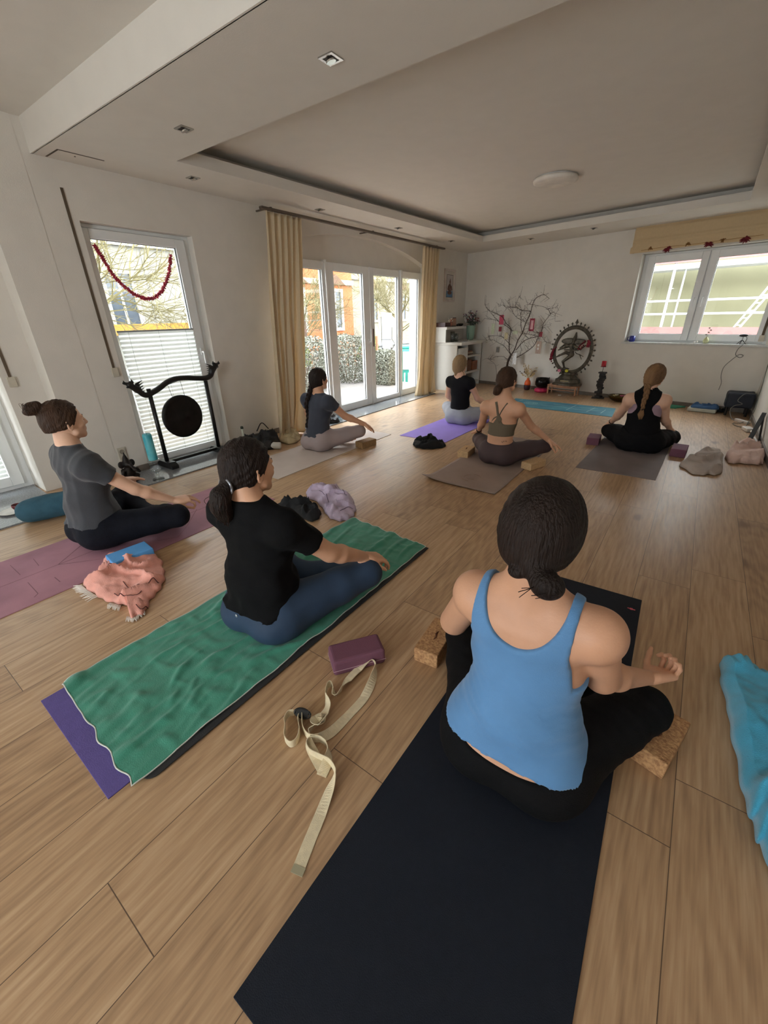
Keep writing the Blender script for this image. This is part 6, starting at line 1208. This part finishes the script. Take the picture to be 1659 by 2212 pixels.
# ---------------------------------------------------------------- bare branches with hanging cards
tp = Vector((-2.95, 8.68, 0)); tn = (-.2049, -.9788)
def TP_(cx, cy, off=0): p = onp(1030+cx/8.73, 630+cy/8.73, (tp.x, tp.y), tn); return p+Vector((.2049, .9788, 0))*-off
t = thing('branch_arrangement', 'tall bare branches with hanging cards standing by the back wall', 'branches', (-3.2, 8.75, 0))
BR = [(.014, ((555, 1500), (570, 1450), (640, 1260), (740, 1100), (810, 920), (900, 770), (960, 600), (1040, 420), (1090, 250), (1150, 130), (1300, 60), (1400, 130))), (.012, ((570, 1480), (620, 1330), (685, 1200), (660, 1100), (650, 900), (690, 700), (600, 590), (520, 470), (380, 400), (250, 330), (190, 220))),
 (.008, ((740, 1100), (870, 950), (1000, 880), (1150, 850), (1230, 850), (1300, 940), (1390, 980))), (.008, ((700, 1280), (760, 1240), (940, 1130), (1080, 1010), (1150, 880), (1220, 740), (1260, 600), (1370, 450), (1380, 400), (1300, 300), (1090, 250))), (.007, ((860, 800), (840, 640), (850, 540), (850, 420), (860, 350), (820, 210))),
 (.006, ((1020, 370), (850, 350), (750, 310), (640, 290), (550, 300), (480, 250), (400, 290))), (.007, ((690, 750), (600, 680), (500, 620), (350, 540), (150, 500))), (.006, ((650, 1200), (520, 1030), (420, 970), (300, 910), (200, 920))), (.006, ((630, 1000), (530, 900), (460, 840), (260, 830), (220, 850))), (.005, ((580, 1280), (490, 1215), (300, 1250))),
 (.004, ((740, 250), (790, 130), (830, 90))), (.004, ((1090, 250), (1000, 240), (910, 260))), (.004, ((1300, 330), (1420, 310), (1530, 290))), (.004, ((1380, 420), (1480, 400), (1500, 560))), (.006, ((430, 590), (330, 450), (250, 330))), (.005, ((850, 540), (760, 470), (690, 330), (620, 180))), (.005, ((980, 880), (900, 790), (1180, 830), (1250, 700), (1410, 640))), (.005, ((940, 590), (870, 530), (830, 470))), (.004, ((1180, 780), (1060, 750), (1000, 720))), (.004, ((850, 1120), (820, 980), (900, 850), (980, 700), (950, 420))), (.004, ((380, 1700), (380, 1400), (300, 1290), (230, 1250)))]
rnd = random.Random(77); gm = []; tw2 = []
for bi, (r_, ps) in enumerate(BR):
    o0 = rnd.uniform(-.02, .10); P_ = [TP_(x, y, o0*min(1, i/2)+rnd.uniform(-.012, .012)) for i, (x, y) in enumerate(ps)]; S_ = spline(P_, 6); gm.append(tube(S_, [r_*(1-.75*i/len(S_)) for i in range(len(S_))], 6))
    for i in range(6, len(S_), 2):
        for _ in range(2):
            if rnd.random() < .8:
                d = Vector((rnd.gauss(0, 1), rnd.gauss(0, .45), rnd.gauss(.15, .9))).normalized(); l = rnd.uniform(.04, .17); b = S_[i]; q1 = b+d*l*.5+Vector((0, 0, .01)); q2 = b+d*l+Vector((0, 0, .02)); tw2.append(tube([b, q1, q2], (.0026, .002, .001), 4)); tw2.append(ball(q2, .0045, 5)); tw2.append(ball(q1, .004, 5))
mk('stems', J(*gm), mat('branch_brown', (76, 62, 52), .8), t, smooth=True); mk('twigs', J(*tw2), mat('branch_brown', (76, 62, 52), .8), t)
vz = onp(1098, 838, (tp.x, tp.y), tn); mk('floor_vase', lathe([(.07, 0), (.10, .05), (.09, .18), (.05, .28), (.06, .32), (.05, .32), (.04, .26)], (-3.12, 8.72, 0), 24), mat('dark_glaze', (60, 54, 50), .3), t, smooth=True)
cards = [((445, 440), (520, 620), (206, 84, 110), 'pink patterned card hanging at the left of the branches'), ((430, 660), (485, 750), (138, 44, 56), 'small dark red card just below the pink card'), ((1020, 505), (1090, 745), (150, 40, 62), 'red framed card hanging right of the main stem'), ((1140, 930), (1215, 1170), (176, 152, 138), 'brownish card with white spots hanging beside the round statue'), ((700, 1150), (755, 1370), (232, 232, 232), 'plain white card hanging low at the main stem'), ((385, 1045), (430, 1140), (122, 118, 116), 'tiny grey card hanging low left of the branches'), ((295, 600), (345, 800), (196, 200, 170), 'pale green card hanging at the far left of the branches'), ((540, 770), (600, 900), (214, 200, 160), 'cream card hanging in the middle left of the branches'), ((705, 735), (790, 800), (190, 206, 222), 'pale blue card hanging at the main stem'), ((1195, 755), (1250, 850), (222, 200, 180), 'small peach card hanging above the brownish card')]
for i, (a, b, c, lab) in enumerate(cards):
    off = .04; A_ = TP_(a[0]+ (8 if i != 8 else 0), a[1], off); B_2 = TP_(b[0], b[1], off); w = abs(B_2.x-A_.x)/2; m_ = (A_+B_2)/2; hh_ = abs(A_.z-B_2.z)/2
    th_ = thing('greeting_card', lab, 'card', (m_.x, m_.y, m_.z+hh_), 'cards hanging on the branches')
    mk('card', obox(m_.x, m_.y, m_.z-hh_, w*2, .003, hh_*2, -.2), mat('card_%s' % lab.split()[0]+('_framed' if i == 2 else '_b' if i in (0, 3) else ''), c, .7, var=.15, vs_=40), th_)
    mk('thread', tube([(m_.x, m_.y, m_.z+hh_), (m_.x, m_.y+.0, m_.z+hh_+.07)], .0012, 4), mat('thread_grey', (90, 84, 78), .8), th_)
    if i == 2: mk('inner_panel', obox(m_.x, m_.y-.003, m_.z-hh_*.7, w*1.1, .003, hh_*1.4, -.2), mat('card_rose', (222, 170, 176), .7), th_)
    if i == 3: mk('white_spots', J(*[ball((m_.x, m_.y-.003, m_.z+dz), (w*.5, .001, hh_*.2), 10) for dz in (hh_*.35, -hh_*.2)]), mat('card_spot', (232, 226, 222), .8), th_)

# ---------------------------------------------------------------- altar: vase, bowl, round statue, candle pillar, brass bowl
ox, oy = -2.66, 8.62
t = thing('vase', 'orange vase with a dark purple foot by the back wall', 'vase', (ox, oy, 0)); mk('upper_vase', lathe([(.062, .10), (.062, .13), (.05, .175), (.028, .20), (.025, .225), (.03, .23)], (ox, oy, 0), 26), mat('orange_glaze', (222, 92, 34), .35), t, smooth=True); mk('lower_vase', lathe([(.045, 0), (.055, .02), (.0625, .07), (.0622, .10)], (ox, oy, 0), 26), mat('aubergine_glaze', (58, 30, 40), .35), t, smooth=True)
t = thing('dried_flowers', 'spray of dried cream flowers in the orange vase', 'flowers', (ox, oy, .22)); rnd = random.Random(6); st_ = []; bl = []; db = []
for k in range(26):
    a = rnd.uniform(-1.0, 1.0); l = rnd.uniform(.14, .30); b = Vector((ox, oy, .22)); e = b+Vector((math.sin(a)*l, rnd.uniform(-.06, .04), math.cos(a)*l)); st_.append(tube([b, b.lerp(e, .5)+Vector((0, 0, .02)), e], (.002, .0017, .0012), 4))
    for _ in range(8): q = b.lerp(e, rnd.uniform(.35, 1)); (bl if k % 4 else db).append(ball(q+Vector((rnd.gauss(0, .008), rnd.gauss(0, .008), rnd.gauss(0, .008))), rnd.uniform(.006, .011), 6))
mk('stalks', J(*st_), mat('straw', (188, 160, 112), .8), t); mk('cream_heads', J(*bl), mat('cream_flowers', (206, 178, 126), .8), t, smooth=True)['kind'] = 'stuff'; mk('brown_heads', J(*db), mat('brown_flowers', (110, 88, 76), .8), t, smooth=True)['kind'] = 'stuff'
bx_, by_ = -2.34, 8.50
top(mk('floor_cushion', lathe([(.05, 0), (.12, .01), (.135, .04), (.12, .07), (.04, .078), (0, .078)], (bx_, by_, 0), 24), mat('magenta_silk', (196, 44, 88), .5, var=.3, vs_=20), smooth=True), 'magenta round cushion under the black singing bowl', 'cushion')
t = thing('singing_bowl', 'large shiny black singing bowl on the magenta cushion', 'singing bowl', (bx_, by_, .08)); mk('bowl', lathe([(.03, 0), (.09, .012), (.128, .06), (.135, .12), (.122, .185), (.114, .185), (.125, .12), (.115, .06), (0, .02)], (bx_, by_, .08), 36), mat('black_bronze', (24, 22, 22), .15, .6), t, smooth=True); mk('mallet', tube([(bx_+.06, by_-.02, .16), (bx_+.135, by_-.05, .285)], .011, 8), gk, t, smooth=True)
# table
t = thing('altar_table', 'low carved wooden table under the round bronze statue', 'table', (-1.93, 8.46, 0)); tmz = mat('carved_wood', (176, 130, 100), .7, var=.25, vs_=40); TX0, TX1, TY0, TY1 = -2.20, -1.655, 8.33, 8.56
mk('table_top', prism([(TX0, TY0+.02), (TX1, TY0-.06), (TX1+.03, TY1-.10), (TX0+.03, TY1)], .155, .178), tmz, t, bevel=.003)
for x, y in ((TX0+.02, TY0+.03), (TX1-.02, TY0-.04), (TX0+.05, TY1-.03), (TX1, TY1-.12)): mk('leg', lathe([(.014, 0), (.02, .01), (.012, .03), (.018, .06), (.011, .08), (.017, .11), (.016, .155)], (x, y, 0), 12), tmz, t, smooth=True)
mk('apron', J(tube([(TX0+.02, TY0+.03, .09), (TX1-.02, TY0-.04, .09)], .008, 6), tube([(TX0+.02, TY0+.03, .14), (TX1-.02, TY0-.04, .14)], .012, 6)), tmz, t)
t = thing('tealight_holder', 'small white shell shaped tealight in front of the carved table', 'tealight', (-1.93, 8.26, 0)); mk('cup', lathe([(.02, 0), (.03, .012), (.028, .016), (0, .01)], (-1.93, 8.26, 0), 16), sw, t, smooth=True)
# dancing figure in a ring of flames
bz = mat('aged_bronze', (104, 96, 84), .5, .4, var=.35, vs_=18, rgb2=(66, 60, 50), bump=.2, bs=60)
sx_, sy_ = -1.865, 8.40; t = thing('dancing_statue', 'large bronze statue of a dancing many-armed figure inside a flaming ring', 'statue', (sx_, sy_, .178))
RZ = -.12
def R_(x, y, z): return (sx_+x*math.cos(RZ)-y*math.sin(RZ), sy_+x*math.sin(RZ)+y*math.cos(RZ), z)
def ngon(r, z, sxx=1, syy=.55): return [R_(math.cos(a)*r*sxx, math.sin(a)*r*syy, z) for a in [PI/8+i*PI/4 for i in range(8)]]
lv_ = [(.27, .18), (.27, .215), (.235, .225), (.225, .285), (.19, .30), (.15, .345), (.125, .365), (.14, .375), (.14, .40), (.09, .41)]
vv = []; ff = []
for r_, z in lv_: vv += ngon(r_, z)
for k in range(len(lv_)-1):
    for i in range(8): j = (i+1) % 8; ff.append((k*8+i, k*8+j, (k+1)*8+j, (k+1)*8+i))
ff.append(tuple(range(8))[::-1]); ff.append(tuple((len(lv_)-1)*8+i for i in range(8))); mk('pedestal', (vv, ff), bz, t, bevel=.004)
mk('inscription_plate', J(xf(box(-.075, .075, -.004, 0, 0, .014), R_(-.01, -.125, .255), RZ)), mat('brass_plate', (158, 142, 104), .4, .6), t)
EC = .785; EA, EB = .305, .355
def ell_(a, k=1.0, y=0): return R_(math.cos(a)*EA*k, y, EC+math.sin(a)*EB*k)
gs = []
for k, w in ((1.0, .011), (1.13, .011), (1.065, .017)): gs.append(tube([ell_(2*PI*i/72, k, -.004 if k != 1.065 else 0) for i in range(73)], w, 8, False))
gs.append(tube([ell_(2*PI*i/72, 1.065, .01) for i in range(73)], .026, 6, False)); mk('ring', J(*gs), bz, t, smooth=True)
fl2 = []
for k in range(29):
    a = -PI/2+.42+(2*PI-.84)*k/28; big = k == 14; p0 = Vector(ell_(a, 1.16)); p1 = Vector(ell_(a, 1.245 if not big else 1.27)); p2 = Vector(ell_(a, 1.31 if not big else 1.43)); fl2.append(tube([p0, p0.lerp(p1, .5), p1, p2], (.008, .007, .019 if not big else .03, .004), 8))
mk('flames', J(*fl2), bz, t, smooth=True)
F = Field((-.33, -.11, .40), (.33, .09, 1.14), .0065, cap=.05)
def D(cx, cy, y=0): return v3(((cx-770)/1150, y, EC+(620-cy)/1150))
def chain(ps, rs, k=.012):
    for (a, b), (r1, r2) in zip(zip(ps[:-1], ps[1:]), zip(rs[:-1], rs[1:])): F.cone(a, b, r1, r2, k)
chain([D(680, 980), D(655, 960), D(625, 845, -.03), D(770, 715)], [.012, .015, .022, .036]); chain([D(770, 700), D(665, 665, -.05), D(540, 725, -.05), D(470, 765, -.05)], [.036, .026, .017, .011])
F.cone(D(765, 700), D(765, 620), .04, .030, .02); F.cone(D(765, 620), D(745, 545), .031, .046, .02); F.ell(D(745, 530), (.055, .034, .036), .02); F.cone(D(745, 530), D(770, 440), .022, .02, .015); F.ell(D(785, 400, -.01), (.032, .032, .042), .01); F.cone(D(790, 370), D(795, 290), .028, .014, .01)
chain([D(720, 535), D(620, 570, -.02), D(500, 620, -.04)], [.022, .017, .012]); chain([D(720, 530), D(600, 520, -.02), D(520, 580, -.03)], [.022, .016, .012]); chain([D(790, 530), D(880, 560, -.02), D(940, 500, -.03)], [.022, .016, .012]); chain([D(790, 540), D(900, 610, -.05), D(640, 610, -.08)], [.020, .015, .011])
chain([D(790, 530), D(930, 600, -.01), D(1020, 520, -.01)], [.018, .014, .01])
F.ell(D(850, 455, .015), (.14, .014, .050), .012); F.ell(D(670, 450, .015), (.14, .014, .055), .012)
chain([D(830, 650), D(860, 680), D(930, 700), D(1010, 735)], [.008, .008, .008, .006], .004); chain([D(930, 700), D(980, 790)], [.008, .006], .004); F.ell(D(680, 990, 0), (.08, .05, .02), .01)
V, Fq = F.mesh(); V = np.array([R_(p[0], p[1], p[2]) for p in V]); mk('dancer', (V, Fq), bz, t, smooth=True)
crim = mat('crimson_cloth', (122, 18, 38), .8, var=.2, vs_=20)
rr_ = random.Random(4)
o = mk('garland', J(tube(spline([D2 for D2 in [Vector(R_((x-770)/1150, -.04, EC+(620-y)/1150)) for x, y in ((1060, 420), (1085, 470), (1075, 550))]], 5), (.02,)*4+(.032,)*4+(.03,)*3, 8), *[ball(Vector(R_((x-770)/1150+rr_.uniform(-.01, .01), -.05, EC+(620-y)/1150)), .015, 7) for x, y in ((1010, 440), (990, 470), (960, 490), (1000, 520), (940, 520), (970, 550), (910, 540), (940, 580), (900, 590), (880, 610))]), crim, smooth=True); top(o, 'crimson cloth garland draped over the right side of the ring statue', 'garland')
o = mk('garland', J(tube(spline([Vector(R_((x-770)/1150, -.04, EC+(620-y)/1150)) for x, y in ((400, 600), (375, 700), (360, 830))], 5), (.022,)*4+(.026,)*4+(.020,)*3, 8), *[ball(Vector(R_((x-770)/1150, -.05, EC+(620-y)/1150)), .014, 7) for x, y in ((430, 590), (450, 570), (390, 850), (350, 800), (400, 790))]), crim, smooth=True); top(o, 'crimson cloth garland hanging at the left side of the ring statue', 'garland')
for x, c, lab in ((-.145, (220, 132, 156), 'pink flower on the pedestal of the ring statue'), (-.01, (214, 206, 60), 'yellow flower on the pedestal of the ring statue')):
    p = Vector(R_(x, -.085, .435)); top(mk('silk_flower', J(*[tube([p, p+Vector((math.cos(a)*.03*e_, -.015, math.sin(a)*.026*e_+.004))], (.013, .007), 6) for a in [i*PI/4 for i in range(8)] for e_ in (1, .5)]), mat('silk_'+lab.split()[0], c, .7), smooth=True), lab, 'flower')
# candle pillar of stacked slates
px_, py_ = -1.285, 8.33; slate = mat('slate', (50, 46, 46), .6, var=.35, vs_=14, bump=.5, bs=40)
t = thing('slate_candle_stand', 'pillar of stacked dark slate pieces holding a red candle', 'candle stand', (px_, py_, 0)); mk('base_plate', obox(px_, py_, 0, .20, .15, .014, .1), slate, t, bevel=.003); rnd = random.Random(12); z = .014
for k in range(13):
    hgt = rnd.uniform(.026, .046); w = rnd.uniform(.075, .125)
    if z+hgt > .49: break
    mk('slate_piece', obox(px_+rnd.uniform(-.014, .014), py_+rnd.uniform(-.01, .01), z, w, w*.75, hgt, rnd.uniform(-.5, .5)), slate, t, bevel=.006); z += hgt
mk('spike', tube([(px_-.01, py_, z), (px_-.01, py_, .535)], .004, 6), gk, t); mk('drip_tray', lathe([(.0, 0), (.045, 0), (.048, .006)], (px_-.01, py_, .533), 18), gk, t)
t = thing('candle', 'red pillar candle on top of the slate stand', 'candle', (px_-.01, py_, .54)); mk('wax', lathe([(.036, 0), (.037, .005), (.036, .088), (.03, .09), (.01, .082), (0.001, .082)], (px_-.01, py_, .54), 24), mat('red_wax', (176, 20, 40), .4), t, smooth=True)
gx2, gy2 = -.94, 8.22
t = thing('brass_bowl', 'wide brass bowl by the back wall, half hidden by the woman in black', 'bowl', (gx2, gy2, 0)); mk('bowl', lathe([(.06, 0), (.10, .01), (.15, .045), (.175, .085), (.178, .095), (.168, .09), (.13, .045), (0, .03)], (gx2, gy2, 0), 36), mat('old_brass', (96, 80, 46), .3, .85, var=.2, vs_=20), t, smooth=True); mk('foot_ring', lathe([(.07, 0), (.065, .012)], (gx2, gy2, 0), 20), mat('old_brass', (96, 80, 46), .3, .85), t)
rnd = random.Random(5)
for i, (dx, dy, c, lab) in enumerate(((-.07, -.03, (224, 206, 150), 'cream floating flower at the left in the brass bowl'), (-.05, .05, (220, 214, 196), 'pale floating flower at the back of the brass bowl'), (.04, -.02, (206, 96, 140), 'pink floating flower in the middle of the brass bowl'), (.09, .04, (214, 120, 150), 'pink floating flower at the right in the brass bowl'))):
    p = Vector((gx2+dx, gy2+dy, .085)); top(mk('floating_flower', J(*[tube([p, p+Vector((math.cos(a)*.03, math.sin(a)*.03, .012))], (.011, .006), 6) for a in [k*PI/4 for k in range(8)]]), mat('petal_'+['cream', 'ivory', 'rose', 'pink'][i], c, .7), smooth=True), lab, 'flower', 'flowers in the brass bowl')

# ---------------------------------------------------------------- right back corner
top(mk('folded_mat', prism([(-.40, 8.0), (-.10, 7.94), (.03, 8.14), (-.25, 8.22)], 0, .018), mat('mint_rubber', (72, 162, 132), .8), bevel=.004), 'mint green folded mat behind the woman in black', 'folded mat')
t_ = top(mk('folded_towel', obox(.245, 7.93, 0, .36, .24, .055, -.12), mat('white_towel', (206, 208, 198), .95, bump=.3, bs=200), bevel=.02), 'thick folded white towel on the floor by the back wall', 'towel')
cloth('scarf', [(.09, 7.88), (.22, 7.83), (.40, 7.84), (.44, 7.95), (.34, 8.04), (.15, 8.05)], .06, mat('denim_blue', (74, 112, 160), .9, var=.15), 6, 'blue cloth lying on the folded white towel', 'cloth', z0=.052, nf=4)
cloth('sock_pair', [(.42, 7.95), (.50, 7.93), (.54, 8.0), (.47, 8.05), (.42, 8.03)], .04, mat('black_knit', (18, 18, 20), .95, var=.2), 7, 'small black heap between white towel and dark bag', 'cloth', nf=3)
t = thing('stool', 'low stool under a dark blue-black cover in the right back corner', 'stool', (.64, 7.84, 0)); cvm = mat('dark_cover', (36, 42, 54), .75, var=.15, bump=.2, bs=60)
F = Field((.40, 7.62, .04), (.84, 8.12, .40), .008, cap=.06); F.cut(lambda X, Y, Z: 0*X+.0*Y+.0*Z+.0 if False else X*0-1)
bxs = lambda X, Y, Z: np.maximum(np.maximum(np.abs(X-.635)-.135, np.abs(Y-7.87)-.13), np.abs(Z-.215)-.095)
X_, Y_, Z_ = F.ax[0][:, None, None], F.ax[1][None, :, None], F.ax[2][None, None, :]
q_ = np.sqrt(np.maximum(np.abs(X_-.635)-.13, 0)**2+np.maximum(np.abs(Y_-7.87)-.12, 0)**2+np.maximum(np.abs(Z_-.22)-.075, 0)**2)-.028+.03*np.clip((.13-Z_), -1, .08)*0
F.d = np.minimum(F.d, q_.astype(np.float32)); F.add(wrinkle(.006, 24, 4)); V, Fq = F.mesh(); mk('cover', (smooth_verts(V, Fq, 2), Fq), cvm, t, smooth=True)
for x, y in ((.52, 7.78), (.75, 7.78), (.52, 7.97), (.75, 7.97)): mk('leg', tube([(x, y, 0), (x, y, .16)], .018, 8), gk, t)
# tripod camera, mug, little vase on the sill
def SL(s, z, o): return BW(s, z, o)
sp = Vector(SL(1.70, .935, .04)); t = thing('webcam_tripod', 'small black webcam on a mini tripod at the right of the sill', 'webcam', tuple(sp))
mk('legs', J(*[tube([sp+Vector((0, 0, .06)), sp+Vector((math.cos(a)*.055, math.sin(a)*.035, .004))], .0045, 6) for a in (.3, 2.6, 4.4)]), gk, t); mk('joint', J(tube([sp+Vector((0, 0, .055)), sp+Vector((0, 0, .10))], .007, 8)), mat('grey_plastic', (170, 172, 176), .4), t); mk('camera_body', ball(sp+Vector((0, 0, .118)), (.05, .022, .02), 14), gk, t, smooth=True)
top(mk('cable', tube(spline([sp+Vector((.01, 0, .118)), sp+Vector((.045, -.03, .08)), sp+Vector((.02, -.09, .0)), BW(1.70, .88, -.04), BW(1.69, .80, -.03), BW(1.75, .76, -.03), BW(1.78, .79, -.03), BW(1.73, .80, -.03), BW(1.66, .72, -.03), BW(1.60, .62, -.03), BW(1.60, .5, -.03), BW(1.63, .4, -.03), BW(1.63, .3, -.06)], 6), .004, 6), mat('cable_grey', (104, 104, 98), .6), smooth=True), 'thin grey cable hanging from the webcam down the back wall', 'cable')
mg = Vector(SL(.235, .935, .05)); t = thing('mug', 'cobalt blue mug at the left end of the window sill', 'mug', tuple(mg)); cb = mat('cobalt_glaze', (36, 44, 128), .25); mk('cup', lathe([(.035, 0), (.041, .005), (.043, .09), (.040, .09), (.038, .01), (0, .008)], tuple(mg), 24), cb, t, smooth=True); mk('handle', tube(spline([mg+Vector((-.04, .0, .075)), mg+Vector((-.066, .0, .065)), mg+Vector((-.066, 0, .03)), mg+Vector((-.04, .0, .018))], 5), .005, 6), cb, t, smooth=True)
lv2 = Vector(SL(1.27, .935, .04)); t = thing('small_vase', 'little pale green round vase in the middle of the window sill', 'vase', tuple(lv2)); mk('vase_body', lathe([(.02, 0), (.036, .02), (.038, .045), (.02, .075), (.010, .09), (.012, .095)], tuple(lv2), 22), mat('pale_lime', (206, 208, 160), .3), t, smooth=True)
t2 = thing('sprig', 'tiny sprig of leaves in the pale green sill vase', 'plant', tuple(lv2+Vector((0, 0, .09)))); mk('stem', J(*[tube([lv2+Vector((0, 0, .08)), lv2+Vector((dx, 0, .12+.03*i))], .0015, 4) for i, dx in enumerate((-.018, .004, .024))]), lf, t2); mk('leaves', J(*[ball(lv2+Vector((dx, 0, .125+.03*i)), (.014, .006, .009), 8) for i, dx in enumerate((-.018, .004, .024, -.0))]), lf, t2)
top(mk('shell', J(ball(Vector(SL(1.13, .948, .03)), (.018, .014, .013), 10), ball(Vector(SL(1.16, .955, .05)), (.014, .012, .018), 10)), mat('shell_white', (220, 214, 206), .4), smooth=True), 'small white shell beside the pale green vase on the sill', 'shell')
# power strip, adaptor, cables along the right wall
wpl = mat('socket_white', (216, 206, 196), .45)
top(mk('power_strip', obox(.70, 7.33, 0, .055, .22, .035, .6), wpl, bevel=.006), 'white power strip on the floor in front of the covered stool', 'power strip'); top(mk('power_adaptor', obox(.735, 6.83, 0, .09, .16, .045, .3), wpl, bevel=.01), 'white power adaptor on the floor at the right wall', 'adaptor')
cbm = mat('cable_olive', (92, 88, 74), .6)
for i, (ps, lab) in enumerate((([(.80, 7.9, .95), (.80, 7.75, .62), (.79, 7.55, .50), (.79, 7.5, .36), (.78, 7.30, .22), (.74, 7.1, .05), (.70, 7.0, .01), (.62, 7.05, .008), (.60, 7.2, .008), (.68, 7.25, .008), (.72, 7.28, .03)], 'olive cable running down the right wall to the power strip'), ([(.79, 7.70, .33), (.66, 7.66, .33), (.60, 7.62, .24), (.66, 7.6, .2), (.58, 7.6, .17), (.55, 7.58, .1), (.60, 7.45, .01), (.68, 7.36, .03)], 'grey cable looping over the covered stool'), ([(.76, 6.76, .02), (.77, 6.55, .01), (.785, 6.3, .01), (.79, 6.0, .01)], 'white cable from the adaptor along the right wall'))):
    top(mk('cable', tube(spline(ps, 7), .0045 if i < 2 else .011, 6), (cbm, mat('cable_grey', (104, 104, 98), .6), wpl)[i], smooth=True), lab, 'cable')
t = thing('folding_support', 'black A-shaped folding support leaning at the right wall', 'stand', (.74, 6.1, 0)); A1 = at(1597, 975, .0); 
mk('front_leg', slab((.60, 5.72), (.38, .925), (.925, -.38), 0, .03, 0, .03, 0, .02), gk, t) if False else mk('front_leg', tube([(.68, 5.99, .02), (.79, 6.50, .28)], .028, 4), gk, t)
mk('rear_leg', tube([(.79, 6.50, .28), (.79, 6.10, .01)], .014, 4), gk, t)
